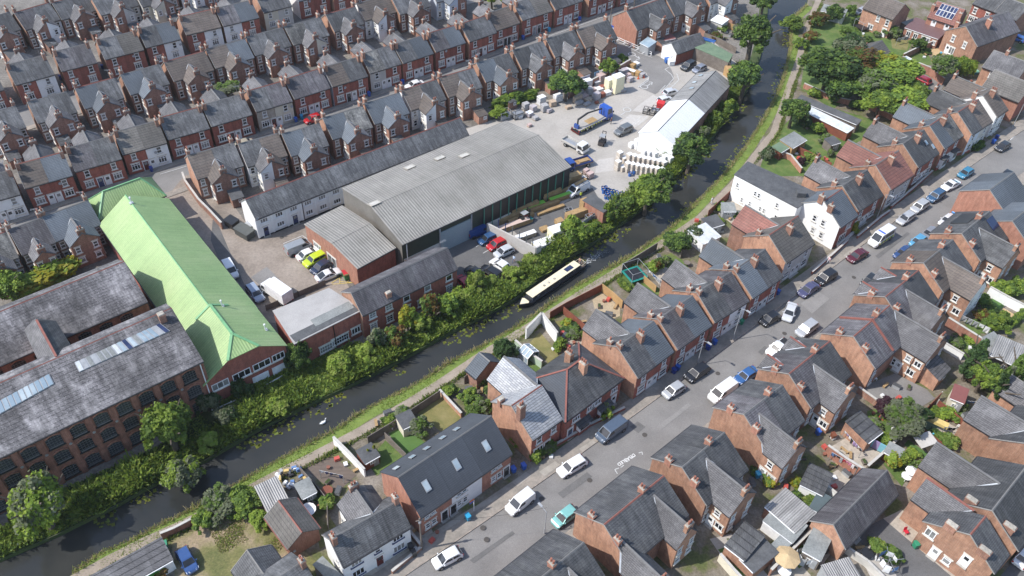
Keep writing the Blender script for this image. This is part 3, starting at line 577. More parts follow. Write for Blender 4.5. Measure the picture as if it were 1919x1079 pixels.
def gable_house(name, label, cat, group, rl, rr, zr=7.8, ze=5.1, dn=3.9, df=3.9, roofs=('s1', 's1'), near=('br', 'br'), far=('br', 'br'), lg='bg', rg='br',
    wings=(), chims=(), wins=(), ridge='ridg', gutter='gut', verge=True, zn=None, zf=None, ovg=0.06, plinth=None, parent_extra=None):
 """a building with a straight ridge; rl, rr = ridge ends on the plan; local x runs along the ridge, -y is the near side"""
 a = Vector((rl[0], rl[1], 0)); c = Vector((rr[0], rr[1], 0)); L = (c - a).length
 root = empty(name, (a + c) / 2, ang(a, c), label, cat, group)
 zn = ze if zn is None else zn; zf = ze if zf is None else zf
 n = len(roofs); X = [-L / 2 + L * i / n for i in range(n + 1)]
 b = MB(); dz = 0.1
 for i in range(n):
  x0, x1 = X[i], X[i + 1]; m = near[i]
  if isinstance(m, tuple):   # (ground floor, first floor)
   b.poly([(x0, -dn, -.3), (x1, -dn, -.3), (x1, -dn, 2.75), (x0, -dn, 2.75)], m[0]); b.poly([(x0, -dn, 2.75), (x1, -dn, 2.75), (x1, -dn, zn), (x0, -dn, zn)], m[1])
  else: b.poly([(x0, -dn, -.3), (x1, -dn, -.3), (x1, -dn, zn), (x0, -dn, zn)], m)
  b.poly([(x1, df, -.3), (x0, df, -.3), (x0, df, zf), (x1, df, zf)], far[i])
 for x, m in ((-L / 2, lg), (L / 2, rg)):
  P = [(x, df, -.3), (x, -dn, -.3), (x, -dn, zn), (x, 0, zr - dz), (x, df, zf)]
  b.poly(P if x < 0 else P[::-1], m)
 b.build('wall', root)
 ov = 0.28; sn = (zr - zn) / dn; sf = (zr - zf) / df
 for i in range(n):
  b = MB(); x0, x1 = X[i] + (-ovg if i == 0 else 0.01), X[i + 1] + (ovg if i == n - 1 else -0.01)
  b.slab([(x0, -dn - ov, zn - sn * ov + .02), (x1, -dn - ov, zn - sn * ov + .02), (x1, 0, zr + .02), (x0, 0, zr + .02)], 0.14, roofs[i])
  b.slab([(x1, df + ov, zf - sf * ov + .02), (x0, df + ov, zf - sf * ov + .02), (x0, 0, zr + .02), (x1, 0, zr + .02)], 0.14, roofs[i])
  b.build('roof', root)
 b = MB(); b.mesh([(x, y, z) for x in (-L / 2 - ovg, L / 2 + ovg) for y, z in ((-.13, zr - .05), (0, zr + .09), (.13, zr - .05))], [(0, 1, 4, 3), (1, 2, 5, 4), (0, 3, 5, 2), (0, 2, 1), (3, 4, 5)], ridge)
 b.build('ridge_tiles', root)
 if gutter:
  for s, d, z, sl in ((-1, dn, zn, sn), (1, df, zf, sf)):
   b = MB(); y = s * (d + ov + .05); zz = z - sl * ov - .1; b.bar((-L / 2, y, zz), (L / 2, y, zz), .13, gutter); b.build('gutter', root)
 if verge:
  b = MB(); x = -L / 2 - ovg - .03
  b.bar((x, -dn - ov, zn - sn * ov), (x, 0, zr), .07, 'vmort', .14); b.bar((x, df + ov, zf - sf * ov), (x, 0, zr), .07, 'vmort', .14); b.build('verge', root)
 for w in wings: wing(root, L, dn, df, zr, zn, zf, **w)
 for ch in chims:   # (x, y, top above ridge, width, depth, pots, material)
  x, y = ch[0] * L / 2, ch[1]; zs = zr - (sn if y < 0 else sf) * abs(y)
  chimney(root, x, y, zs - 0.5, zs + ch[2], ch[3], ch[4], ch[6] if len(ch) > 6 else 'br', ch[5])
 for w in wins:
  kind = w[0]
  if kind == 'd': door(root, (w[2] * L / 2 if w[1] in 'nf' else (-L / 2 if w[1] == 'l' else L / 2), -dn if w[1] == 'n' else df if w[1] == 'f' else w[2], w[3]), w[1], w[4] if len(w) > 4 else 'ptw')
  else:
   p = (w[2] * L / 2, -dn if w[1] == 'n' else df, w[3]) if w[1] in 'nf' else ((-L / 2 if w[1] == 'l' else L / 2), w[2], w[3])
   win(root, p, w[1], w[4], w[5], kind, **(w[6] if len(w) > 6 else {}))
 root['L'] = L
 return root
def wing(root, L, dn, df, zr, zn, zf, x=0.0, w=4.4, l=3.5, s=-1, ze=None, zr_=None, walls='br', lwall=None, rwall=None, roof='s8', roof2=None, chim=True, wins=True, ext=None, flash='lead', hip=0.0, cmat='br', endmat=None, cx=0.0, ridge='ridg', wk={}):
 d = dn if s < 0 else df; z0 = zn if s < 0 else zf; zew = z0 - 0.15 if ze is None else ze; zrw = min(zr - 0.25, zew + w * 0.36) if zr_ is None else zr_
 xc = x * L / 2; y0 = s * d; y1 = s * (d + l); yi = s * d * (zr - zrw) / (zr - z0)
 lwall = lwall or walls; rwall = rwall or walls; em = endmat or walls
 ye = s * d * (zr - zew) / (zr - z0) if zew > z0 else y0
 b = MB(); xl, xr = xc - w / 2, xc + w / 2
 b.poly([(xl, y0, -.3), (xl, y1, -.3), (xl, y1, zew), (xl, y0, zew)], lwall); b.poly([(xr, y0, -.3), (xr, y1, -.3), (xr, y1, zew), (xr, y0, zew)], rwall)
 if isinstance(em, tuple):
  b.poly([(xl, y1, -.3), (xc, y1, -.3), (xc, y1, zrw - .1), (xl, y1, zew)], em[0]); b.poly([(xc, y1, -.3), (xr, y1, -.3), (xr, y1, zew), (xc, y1, zrw - .1)], em[1])
 elif hip: b.poly([(xl, y1, -.3), (xr, y1, -.3), (xr, y1, zew), (xl, y1, zew)], em)
 else: b.poly([(xl, y1, -.3), (xr, y1, -.3), (xr, y1, zew), (xc, y1, zrw - .1), (xl, y1, zew)], em)
 b.build('rear_wing', root)
 ov = .2; yo = y1 + s * (0.06 if not hip else ov); sl = (zrw - zew) / (w / 2); yr = y1 - s * hip
 up = .03
 b = MB()
 for k, mt in ((-1, roof), (1, roof2 or roof)):
  P = [(xc, yi, zrw + up), (xc, yo if not hip else yr, zrw + up), (xc + k * (w / 2 + ov), yo, zew - sl * ov + up), (xc + k * (w / 2 + ov), ye, zew - sl * ov + up)]
  if k * s < 0: P = P[::-1]
  b.slab(P, .13, mt)
 if hip:
  P = [(xc, yr, zrw + up), (xc - w / 2 - ov, yo, zew - sl * ov + up), (xc + w / 2 + ov, yo, zew - sl * ov + up)]
  b.slab(P if s < 0 else P[::-1], .13, roof)
 b.build('wing_roof', root)
 b = MB(); b.bar((xc, yi, zrw + .06), (xc, yo if not hip else yr, zrw + .06), .3, ridge, .12); b.build('ridge_tiles', root)
 if flash:
  b = MB()
  for k in (-1, 1): b.bar((xc, yi, zrw + .08), (xc + k * (w / 2 + ov), ye - s * .05, zew - sl * ov + .12), .22 if l > 4.5 else .12, flash, .06)
  b.build('valley_flashing', root)
 b = MB()
 for k in (-1, 1): b.bar((xc + k * (w / 2 + ov + .03), y0, zew - sl * ov - .06), (xc + k * (w / 2 + ov + .03), yo, zew - sl * ov - .06), .1, 'gut')
 b.build('gutter', root)
 if chim:
  cw, cd = (1.25, .5)
  chimney(root, xc + cx, y1 - s * .32, zew - .2, zrw + .75, cw, cd, cmat, 2 if chim is True else chim)
 if wins:
  f = 'n' if s < 0 else 'f'; k = {'w': .85, 'h': 1.25, 'kind': 'sash'}; k.update(wk)
  for xx in (-w * .31, w * .31): win(root, (xc + xx, y1, 3.05), f, k['w'], k['h'], k['kind'])
  if not ext:
   win(root, (xc - w * .29, y1, .95), f, 1.0, 1.15, 'top'); win(root, (xc + w * .29, y1, .95), f, 1.0, 1.15, 'top')
  if l > 2.7 and wins:
   for xx, ff in ((xl, 'l'), (xr, 'r')):
    win(root, (xx, y0 + s * l * .45, 3.1), ff, .9, 1.2, 'sash'); door(root, (xx, y0 + s * l * .25, 0), ff); win(root, (xx, y0 + s * l * .7, .95), ff, 1.2, 1.15, 'two')
    if l > 4: win(root, (xx, y0 + s * l * .8, 3.2), ff, 1.1, 1.1, 'two'); win(root, (xx, y0 + s * l * .12, .9), ff, 1.0, 1.4, 'sash'); b = MB(); b.bar((xx + (.06 if ff == 'r' else -.06), y0 + s * l * .62, .1), (xx + (.06 if ff == 'r' else -.06), y0 + s * l * .62, zew - .1), .1, 'gut'); b.build('downpipe', root)
 if ext:
  el, ew, ex, eh0, eh1, em, er = ext
  a, c = xc + ex - ew / 2, xc + ex + ew / 2; y2 = y1 + s * el; b = MB()
  b.poly([(a, y1, -.3), (a, y2, -.3), (a, y2, eh1), (a, y1, eh0)], em); b.poly([(c, y1, -.3), (c, y2, -.3), (c, y2, eh1), (c, y1, eh0)], em); b.poly([(a, y2, -.3), (c, y2, -.3), (c, y2, eh1), (a, y2, eh1)], em); b.build('outhouse', root)
  b = MB(); sl2 = (eh0 - eh1) / el; P = [(a - .1, y1, eh0 + .04), (c + .1, y1, eh0 + .04), (c + .1, y2 + s * .2, eh1 - sl2 * .2 + .04), (a - .1, y2 + s * .2, eh1 - sl2 * .2 + .04)]
  b.slab(P if s > 0 else P[::-1], .1, er); b.build('outhouse_roof', root)
  win(root, (xc + ex + ew * .2, y2, .9), 'n' if s < 0 else 'f', .8, .8, 'two', sill=None, lintel=None)
def pair_front(doors=True, dcols=('ptw', 'ptw'), bays=False, wk='top3', mirror=True):
 W = [('sash', 'n', -.58, 3.0, .95, 1.45), ('sash', 'n', .58, 3.0, .95, 1.45)]
 if doors:
  W += [(wk, 'n', -.62, .8, 1.6, 1.4), (wk, 'n', .62, .8, 1.6, 1.4), ('d', 'n', -.16, 0, dcols[0]), ('d', 'n', .16, 0, dcols[1])]
 else:
  W += [(wk, 'n', -.52, .8, 1.55, 1.45), (wk, 'n', .52, .8, 1.55, 1.45)]
 return W
def pair_rear(): return [('sash', 'n', -.8, 3.0, .85, 1.4), ('sash', 'n', .8, 3.0, .85, 1.4), ('sash', 'n', -.8, .8, .85, 1.4), ('sash', 'n', .8, .8, .85, 1.4)]
# ------------------------------------------------------------------ works, mill and the larger buildings
def PX(x, y, z=0.0): return G(x, y, z)
def dep(rl, rr, p):
 a = Vector((rl[0], rl[1])); b = Vector((rr[0], rr[1])); d = (b - a).normalized(); n = Vector((-d.y, d.x)); return (Vector((p[0], p[1])) - a).dot(n)
def local(o, p):
 c, s = math.cos(-o.rotation_euler.z), math.sin(-o.rotation_euler.z); x, y = p[0] - o.location.x, p[1] - o.location.y
 return Vector((x * c - y * s, x * s + y * c, p[2]))
def on_slope(o, x, y, s, zr, ze, d):
 """the point of roof slope s of building o seen at photograph point (x, y), in local coordinates"""
 lo, hi = 0.0, zr
 for _ in range(40):
  z = (lo + hi) / 2; p = local(o, G(x, y, z)); zz = zr - (zr - ze) / d * (s * p.y)
  if z < zz: lo = z
  else: hi = z
 return p
def hip_house(name, label, cat, group, rl, rr, zr, ze, dn, df, il, ir, roof, wall, ridge, gut='gut', rev=False):
 a = Vector((rl[0], rl[1], 0)); c = Vector((rr[0], rr[1], 0)); L = (c - a).length
 root = empty(name, (a + c) / 2, ang(a, c), label, cat, group); x0, x1 = -L / 2 - il, L / 2 + ir; b = MB()
 for P in ([(x0, -dn), (x1, -dn)], [(x1, -dn), (x1, df)], [(x1, df), (x0, df)], [(x0, df), (x0, -dn)]):
  b.poly([(P[0][0], P[0][1], -.3), (P[1][0], P[1][1], -.3), (P[1][0], P[1][1], ze), (P[0][0], P[0][1], ze)], wall)
 b.build('wall', root); o = .3; A, B = (-L / 2, 0, zr), (L / 2, 0, zr); q = ze - .12
 c1, c2, c3, c4 = (x0 - o, -dn - o, q), (x1 + o, -dn - o, q), (x1 + o, df + o, q), (x0 - o, df + o, q)
 roofs = roof if isinstance(roof, tuple) else (roof,) * 4
 for P, m in (([c1, c2, B, A], roofs[0]), ([c3, c4, A, B], roofs[1]), ([c2, c3, B], roofs[2]), ([c4, c1, A], roofs[3])):
  r = MB(); r.slab([(p[0], p[1], p[2] + .05) for p in P], .12, m); r.build('roof', root)
 b = MB()
 for p, r in ((A, B), (A, c1), (A, c4), (B, c2), (B, c3)): b.bar((p[0], p[1], p[2] + .08), (r[0], r[1], r[2] + .1), .26, ridge, .1)
 b.build('ridge_tiles', root); b = MB()
 for p, r in ((c1, c2), (c2, c3), (c3, c4), (c4, c1)): b.bar((p[0], p[1], p[2] - .1), (r[0], r[1], r[2] - .1), .13, gut)
 b.build('gutter', root); return root
# --- white two-storey workshop
rl, rr = Q(1840, 1490, 7.2), Q(3448, 878, 7.2)
W_ = []
nb = 16
for i in range(nb):
 t = -1 + (i + .5) * 2 / nb
 W_.append(('three', 'n', t, 3.15, 1.45, .95, dict(lintel=None, sill='ptw')))
 if i not in (0, 2): W_.append(('three', 'n', t, 1.0, 1.45, 1.0, dict(lintel=None, sill='ptw')))
 else: W_.append(('d', 'n', t, 0, 'navy'))
wk = gable_house('white_workshop', 'long white two storey workshop with grey slate roof and red ridge beside the warehouse', 'workshop', None, rl, rr, 7.2, 4.8, 2.9, 2.9, ('s1',), ('wh',), ('br',), 'wh', 'wh', ridge='ridr', wins=W_)
L = wk['L']
b = MB()
for i in range(nb + 1): b.box((-L / 2 + L * i / nb, -2.97, .3), (.35, .14, 4.3), 'wh')
b.build('pilaster', wk)
b = MB(); b.box((0, -2.945, 0), (L, .09, .3), 'ptk'); b.build('plinth', wk)
b = MB(); b.box((0, -2.93, 2.55), (L, .06, .12), 'wh'); b.build('string_course', wk)
for i in (2, 7): b = MB(); b.bar((-L / 2 + L * (i + 1) / nb + .3, -3.0, .1), (-L / 2 + L * (i + 1) / nb + .3, -3.0, 4.6), .1, 'ptk'); b.build('downpipe', wk)
link('satellite_dish', DISH, wk, (-L / 2 + .2, -2.9, 4.9))
# --- warehouse
rl, rr = Q(2780, 1550, 8.0), Q(4040, 1010, 8.0)
wh = gable_house('warehouse', 'large warehouse with wide shallow corrugated grey roof in the middle of the works', 'warehouse', None, rl, rr, 8.0, 6.0, 9.44, 10.0, ('corr',), ('dgrn',), ('gy',), 'corr', 'corr', ridge=M['corr'], gutter='gut', verge=False)
L = wh['L']
b = MB(); xs = -L / 2
b.box((xs + 4.2, -9.50, 0), (8.0, .12, 2.4), 'gy'); b.box((xs + 19, -9.50, 0), (9.5, .12, 1.6), 'gy'); b.build('concrete_base', wh)
b = MB(); b.box((xs + 11.2, -9.53, 0), (6.6, .16, 4.6), 'shut'); b.build('roller_shutter', wh)
b = MB(); b.box((xs + 7.75, -9.6, 0), (.2, .26, 5.6), 'ptg'); b.box((xs + 14.6, -9.6, 0), (.2, .26, 5.6), 'ptg'); b.build('shutter_frame', wh)
green = flatmat('green_post', (0.06, 0.22, 0.16))
for i in range(11):
 b = MB(); b.box((xs + 17.5 + i * 1.9, -9.55, .2), (.16, .16, 5.4), green); b.build('post', wh)
b = MB(); b.poly([(xs + 16.6, -9.46, 0), (L / 2 - .1, -9.46, 0), (L / 2 - .1, -9.46, 5.6), (xs + 16.6, -9.46, 5.6)], 'ptk'); b.build('open_side_shade', wh)  # black sheet painted in for the shade inside the open side
for x, y in ((702, 382), (768, 314), (824, 297), (870, 292)):
 p = on_slope(wh, x, y, 1 if (x, y) != (702, 382) else 1, 8.0, 6.0, 10.0); skylight(wh, p.x, 1, p.y, 8.0, 6.0, 10.0, 2.0, 1.3, 'rooflight', 'mort', 'cap')
b = MB()
for x, y in ((-L / 2 + .8, -9.7),): b.bar((x, y, .2), (x, y, 5.8), .12, 'ptw')
b.build('downpipe', wh)
# --- low brick annexe with corrugated roof
zr, ze = 5.7, 4.7
rl, rr = PX(622.5, 456, zr), PX(694, 419, zr); dn = -dep(rl, rr, PX(666, 503, ze)); df = dep(rl, rr, PX(581, 416, ze))
an = gable_house('brick_annexe', 'low orange brick annexe with corrugated grey roof against the warehouse end wall', 'annexe', None, rl, rr, zr, ze, dn, df, ('corr',), ('bf',), ('br',), 'bo', 'br', ridge=M['corr'], verge=False,
    wins=[('three', 'l', df * .62, 1.2, 2.2, 1.1), ('two', 'l', df * .1, .1, 2.6, 2.2)])
# --- brick range along the canal
zr, ze = 7.9, 5.4
rl, rr = PX(658.5, 548.5, zr), PX(838, 463.4, zr); dn = -dep(rl, rr, PX(682, 586, ze)); df = dep(rl, rr, PX(642, 546, ze)); df = max(2.5, min(df, 4.2)); dn = max(2.5, min(dn, 4.5))
W_ = []
for i, t in enumerate((-.8, -.47, -.1, .35, .82)):
 W_.append(('grid' if i in (0, 1) else 'top', 'n', t, 3.4, 1.25, 1.55)); W_.append(('grid', 'n', t, .8, 1.25, 1.5))
W_.append(('sash', 'n', .16, .8, .7, 1.4))
cb = gable_house('brick_range', 'two storey red brick range with slate roof directly above the canal bank', 'range', None, rl, rr, zr, ze, dn, df, ('s2',), ('bf',), ('br',), 'bg', 'br', wins=W_, chims=[(-.42, -dn + .5, .9, .9, .6, 0)])
link('aerial', AERIAL, cb, (cb['L'] / 2 - .6, .3, 7.9))
# --- flat roofed block beside it
def flat_block(name, label, cat, pts, h, wall, roof, group=None, parapet=0.0, walls=None, base=0.0):
 """a flat roofed box on any four-sided plan; pts = roof corners on the plan"""
 c = sum((Vector((p[0], p[1], 0)) for p in pts), Vector()) / len(pts); root = empty(name, (c.x, c.y, base), 0, label, cat, group)
 P = [(p[0] - c.x, p[1] - c.y) for p in pts]
 ar = sum(P[i][0] * P[(i + 1) % len(P)][1] - P[(i + 1) % len(P)][0] * P[i][1] for i in range(len(P)))
 if ar < 0: P = P[::-1]; walls = walls[::-1] if walls else None
 b = MB(); n = len(P)
 for i in range(n):
  a, d = P[i], P[(i + 1) % n]; b.poly([(a[0], a[1], -.3), (d[0], d[1], -.3), (d[0], d[1], h), (a[0], a[1], h)], (walls[i] if walls else wall))
 b.build('wall', root); b = MB(); k = 1.0 - .0; b.slab([(p[0] * 1.02, p[1] * 1.02, h + .13) for p in P], .15, roof); b.build('roof', root)
 if parapet:
  b = MB()
  for i in range(n): a, d = P[i], P[(i + 1) % n]; b.bar((a[0], a[1], h + parapet / 2), (d[0], d[1], h + parapet / 2), .25, wall, parapet)
  b.build('parapet', root)
 return root
fb = flat_block('flat_roofed_block', 'single storey brick block with pale flat roof between the green roof and canal range', 'building', [PX(512, 582, 5.4), PX(616, 540, 5.4), PX(680, 580, 5.4), PX(552, 644, 5.4)], 5.3, 'bf', 'flat')
P0, P1 = PX(552, 644, 5.4), PX(680, 580, 5.4); aa = ang(P0, P1); dd = (P1 - P0); n_ = Vector((dd.y, -dd.x, 0)).normalized()
def wall_win(root, A, B, t, z, w, h, kind, **k):
 p = A.lerp(B, t); p = Vector((p.x, p.y, z)); o = link('window', window_data(w, h, kind, **k), root, local(root, p), ang(A, B) - root.rotation_euler.z); return o
wall_win(fb, P0, P1, .86, 1.2, 1.6, 1.3, 'three'); wall_win(fb, P0, P1, .62, .9, 3.0, 1.4, 'grid'); wall_win(fb, P0, P1, .42, .6, 2.6, 1.4, 'grid')
b = MB(); p0, p1 = local(fb, P0), local(fb, P1); u = (p1 - p0).normalized(); v = Vector((-u.y, u.x, 0))
for nm_, m, x0, x1, y0, y1, zt in (('felt_strip', 'feltd', .02, .98, .15, 1.9, 5.46), ('green_felt_patch', 'felt', .36, .93, 1.2, 2.9, 5.475)):
 b = MB(); A = p0.lerp(p1, x0); B = p0.lerp(p1, x1); b.slab([(A.x + v.x * y0, A.y + v.y * y0, zt), (B.x + v.x * y0, B.y + v.y * y0, zt), (B.x + v.x * y1, B.y + v.y * y1, zt), (A.x + v.x * y1, A.y + v.y * y1, zt)], .05, m); b.build(nm_, fb)
b = MB(); A = p0.lerp(p1, .55); b.bar((A.x - v.x * .08, A.y - v.y * .08, .2), (A.x - v.x * .08, A.y - v.y * .08, 5.2), .12, 'ptk'); b.build('downpipe', fb)
# --- green roofed works
zr = 8.7
rl, rr = Q(940, 1460, zr), Q(1590, 2320, zr)
gw = gable_house('green_roofed_works', 'long works building with light green steel roof beside the slated mill', 'works', None, rl, rr, zr, 5.0, 5.4, 6.5, ('grn',), ('bf',), ('bf',), 'bf', 'bf', ridge='grt', gutter='gut', verge=False)
LG = gw['L']
# wider block above the canal, with a half hip; local x runs towards the canal
k0 = LG / 2 - .4; zt = 9.3; e = 5.4; xc = k0 + 10.4; yl, yr2, yh = -6.4, 6.3, 2.4; zl = zt - (zt - e) / 6.4 * yh; kb = k0 + 7.4
b = MB()
b.poly([(xc, yl, -.3), (xc, yr2, -.3), (xc, yr2, e), (xc, yh, zl), (xc, -yh, zl), (xc, yl, e)], 'bf')
b.poly([(k0, yl, -.3), (xc, yl, -.3), (xc, yl, e), (k0, yl, e)], 'bf'); b.poly([(k0, yr2, -.3), (xc, yr2, -.3), (xc, yr2, e), (k0, yr2, e)], 'bf')
b.poly([(k0, yl, e), (k0, yr2, e), (k0, 0, zt)], 'grny'); b.build('canal_block_wall', gw)
b = MB(); o = .25; sl = (zt - e) / 6.4
b.slab([(k0, yl - o, e - sl * o + .1), (xc + .2, yl - o, e - sl * o + .1), (xc + .2, -yh, zl + .1), (kb, 0, zt + .1), (k0, 0, zt + .1)], .12, 'grn'); b.build('canal_block_roof', gw)
b = MB(); b.slab([(k0, 0, zt + .1), (kb, 0, zt + .1), (xc + .2, yh, zl + .1), (xc + .2, yr2 + o, e - sl * o + .1), (k0, yr2 + o, e - sl * o + .1)], .12, 'grn'); b.build('canal_block_roof', gw)
b = MB(); b.slab([(kb, 0, zt + .1), (xc + .2, -yh, zl + .1), (xc + .2, yh, zl + .1)], .12, 'grny'); b.build('half_hip', gw)
b = MB()
for p, q in (((k0, 0, zt), (kb, 0, zt)), ((kb, 0, zt), (xc + .2, -yh, zl)), ((kb, 0, zt), (xc + .2, yh, zl)), ((k0, 0, zt), (k0, -2.6, zt - sl * 2.6)), ((k0, 0, zt), (k0, 2.6, zt - sl * 2.6))):
 b.bar((p[0], p[1], p[2] + .16), (q[0], q[1], q[2] + .16), .4, 'grt', .1)
b.build('ridge_cap', gw)
for yy, ww in ((-4.3, 2.6), (-1.0, 2.8), (2.2, 2.8), (4.9, 2.0)):
 link('window', window_data(ww, 1.35, 'three', lintel=None), gw, (xc, yy, 3.2), PI / 2)
for yy in (1.6, 4.8):
 b = MB(); b.box((0, -.06, 0), (2.6, .12, 1.9), 'ptw'); b.build('shutter', gw, (xc, yy, .2), PI / 2)
for x, y in ((LG * -.42, .0), (k0 + .2, 1.6), (k0 + 6.5, 5.2)):
 b = MB(); b.cyl((0, 0, -.4), (0, 0, 1.0), .09, .09, 'ptw', 8); b.cyl((0, 0, 1.0), (0, 0, 1.15), .18, .14, 'ptw', 8); b.box((0, 0, -.3), (.6, .6, .3), 'lead')
 zz = (8.7 - 3.7 / 6.5 * abs(y)) if x < k0 else zt - sl * abs(y); b.build('flue', gw, (x, y, zz + .1))
hip_house('green_hipped_block', 'small green hipped roof block at the street end of the green works', 'building', None, Q(770, 1435, 8.0), Q(1050, 1335, 8.0), 8.0, 5.0, 3.0, 3.2, 2.5, 2.4, ('grn', 'grn', 'grny', 'grny'), 'bf', 'grt')
# --- the mill
def arched_data(w=1.9, h=2.25):
 k = ('arch', w, h)
 if k in WD: return WD[k]
 b = MB(); n = 8; top = [(-w / 2 + w * i / n, h - .35 + .35 * math.sin(PI * i / n)) for i in range(n + 1)]
 P = [(-w / 2, -.03, 0), (w / 2, -.03, 0)] + [(x, -.03, z) for x, z in top[::-1]]; b.poly(P, 'cg')
 for i in range(1, 5): x = -w / 2 + w * i / 5; b.box((x, -.05, 0.02), (.04, .05, h - .2 if i in (2, 3) else h - .3), 'bar')
 for i in range(1, 5): b.box((0, -.048, h * i / 5.2), (w, .045, .04), 'bar')
 b.box((0, -.09, -.16), (w + .3, .2, .16), 'ptk')
 for i in range(n):
  (x0, z0), (x1, z1) = top[i], top[i + 1]; b.bar((x0, -.05, z0 + .1), (x1, -.05, z1 + .1), .1, 'bm', .25)
 b.box((0, -.05, .04), (w * .9, .05, .22), 'bar'); WD[k] = b.data('window'); return WD[k]
zr, ze, dn = 13.2, 10.0, 8.8
rl, rr = Q(-700, 3173, zr), Q(1284, 2308, zr)
ml = gable_house('mill', 'three storey red brick mill with streaked slate roof and long roof lights beside the canal', 'mill', None, rl, rr, zr, ze, dn, 2.4, ('ms',), ('bm',), ('bm',), 'bm', 'bm', ridge='ridr', zf=12.1)
L = ml['L']; p = local(ml, G(214, 772, 8.4)); sp = (local(ml, G(235, 762, 8.4)) - local(ml, G(192, 782, 8.4))).length
x = local(ml, G(355, 705, 8.2)).x
while x > -L / 2 + 1:
 for z in (7.0, 3.85, .6): link('window', arched_data(), ml, (x, -dn, z))
 b = MB(); b.box((x - sp / 2, -dn - .08, 0), (.75, .2, 9.7), 'bm'); b.build('pilaster', ml)
 b = MB(); b.cyl((x - sp / 2, -dn - .25, 6.55), (x - sp / 2, -dn - .18, 6.55), .2, .2, 'steel', 10); b.build('tie_plate', ml)
 x -= sp
b = MB(); b.bar((L / 2 - .5, -dn - .1, .2), (L / 2 - .5, -dn - .1, 9.6), .14, 'ptw'); b.build('downpipe', ml)
def strip_light(o, pts, n, s, zr, ze, d, pal):
 P = [on_slope(o, x, y, s, zr, ze, d) + Vector((0, 0, .18)) for x, y in pts]   # top-left, top-right, bottom-right, bottom-left
 random.seed(5)
 fr = MB(); fr.slab([p - Vector((0, 0, .03)) for p in (P[3], P[2], P[1], P[0])], .16, 'ptg'); f = fr.build('roof_light', o)
 for i in range(n):
  a, c = i / n + .008, (i + 1) / n - .008; b = MB()
  b.slab([P[3].lerp(P[2], a) + Vector((0, 0, .02)), P[3].lerp(P[2], c) + Vector((0, 0, .02)), P[0].lerp(P[1], c) + Vector((0, 0, .02)), P[0].lerp(P[1], a) + Vector((0, 0, .02))], .04, random.choice(pal)); b.build('pane', f)
strip_light(ml, [(140, 681), (301, 607), (319, 621), (149, 698)], 17, -1, zr, ze, dn, ['rg', 'rg', 'ptg', 'pv', 'poly', 'felt'])
strip_light(ml, [(-60, 785), (93, 702), (102, 720), (-52, 806)], 15, -1, zr, ze, dn, ['rg', 'rg', 'rg'])
chimney(ml, on_slope(ml, 309, 606, -1, zr, ze, dn).x, -1.2, 12.6, 14.2, .9, .9, 'br', 0)
zr2, ze2, dn2 = 11.6, 8.4, 6.7
rl, rr = Q(-600, 2577, zr2), Q(928, 1958, zr2)
m2 = gable_house('mill_rear_range', 'rear slated mill range with arched windows between the mill and the terrace', 'mill range', None, rl, rr, zr2, ze2, dn2, 5.0, ('ms',), ('bm',), ('bm',), 'bm', 'bm', ridge='ridr')
x = local(m2, G(238, 595, 7)).x
for i in range(9): link('window', arched_data(), m2, (x - i * sp * 1.02, -dn2, 5.4))
# bonnet roof that joins the two
A, B = G(68.7, 600, 13.0), G(106, 669, 13.0); C_, D_ = G(45, 618, 11.2), G(73, 679, 11.2); E_, F_ = G(105, 601, 11.2), G(136, 652, 11.2)
lk = empty('bonnet_roof_link', (A.x, A.y, 0), 0, 'short link block with rounded slate bonnet roof between the two mill ranges', 'link block')
def lc(p): return (p.x - A.x, p.y - A.y, p.z)
A2 = A.lerp(B, -.16); A2.z = 12.3; C2 = C_.lerp(D_, -.1); E2 = E_.lerp(F_, -.05)
b = MB(); b.slab([lc(D_), lc(B), lc(A), lc(C_)], .12, 's8'); b.build('roof', lk)
b = MB(); b.slab([lc(B), lc(F_), lc(E_), lc(A)], .12, 's3'); b.build('roof', lk)
b = MB(); b.slab([lc(C_), lc(A), lc(A2)], .1, 's8'); b.slab([lc(A), lc(E_), lc(A2)], .1, 's3'); b.build('bonnet_end', lk)
b = MB(); b.bar(Vector(lc(A)) + Vector((0, 0, .08)), Vector(lc(B)) + Vector((0, 0, .08)), .3, 'ridr', .14); b.build('ridge_tiles', lk)
b = MB()
for p, q in ((C_, D_), (F_, E_), (E_, C_)):
 p, q = Vector(lc(p)), Vector(lc(q)); b.poly([(p.x, p.y, 5), (q.x, q.y, 5), (q.x, q.y, q.z - .1), (p.x, p.y, p.z - .1)], 'bm')
b.build('wall', lk)
# --- long shed at the canal: white half and grey half
zr, ze = 6.3, 4.5
rl, rr = PX(1233, 245, zr), PX(1341.5, 132.5, zr); dn = -dep(rl, rr, PX(1310, 220, ze)); df = dep(rl, rr, PX(1197, 249, ze))
sh = gable_house('canal_shed', 'long shed by the canal, half bright white roof and half old grey corrugated', 'shed', None, rl, rr, zr, ze, max(2.5, dn), max(2.5, df), ('whs', 'cors'), ('br', 'br'), ('wh', 'gy'), 'wh', 'br', ridge='ptk', verge=False)
dfs = max(2.5, df)
for x, y in ((1313, 142), (1301, 155), (1296, 166)):
 p = on_slope(sh, x, y, 1, zr, ze, dfs); skylight(sh, p.x, 1, p.y, zr, ze, dfs, .8, 1.0, 'rooflight')
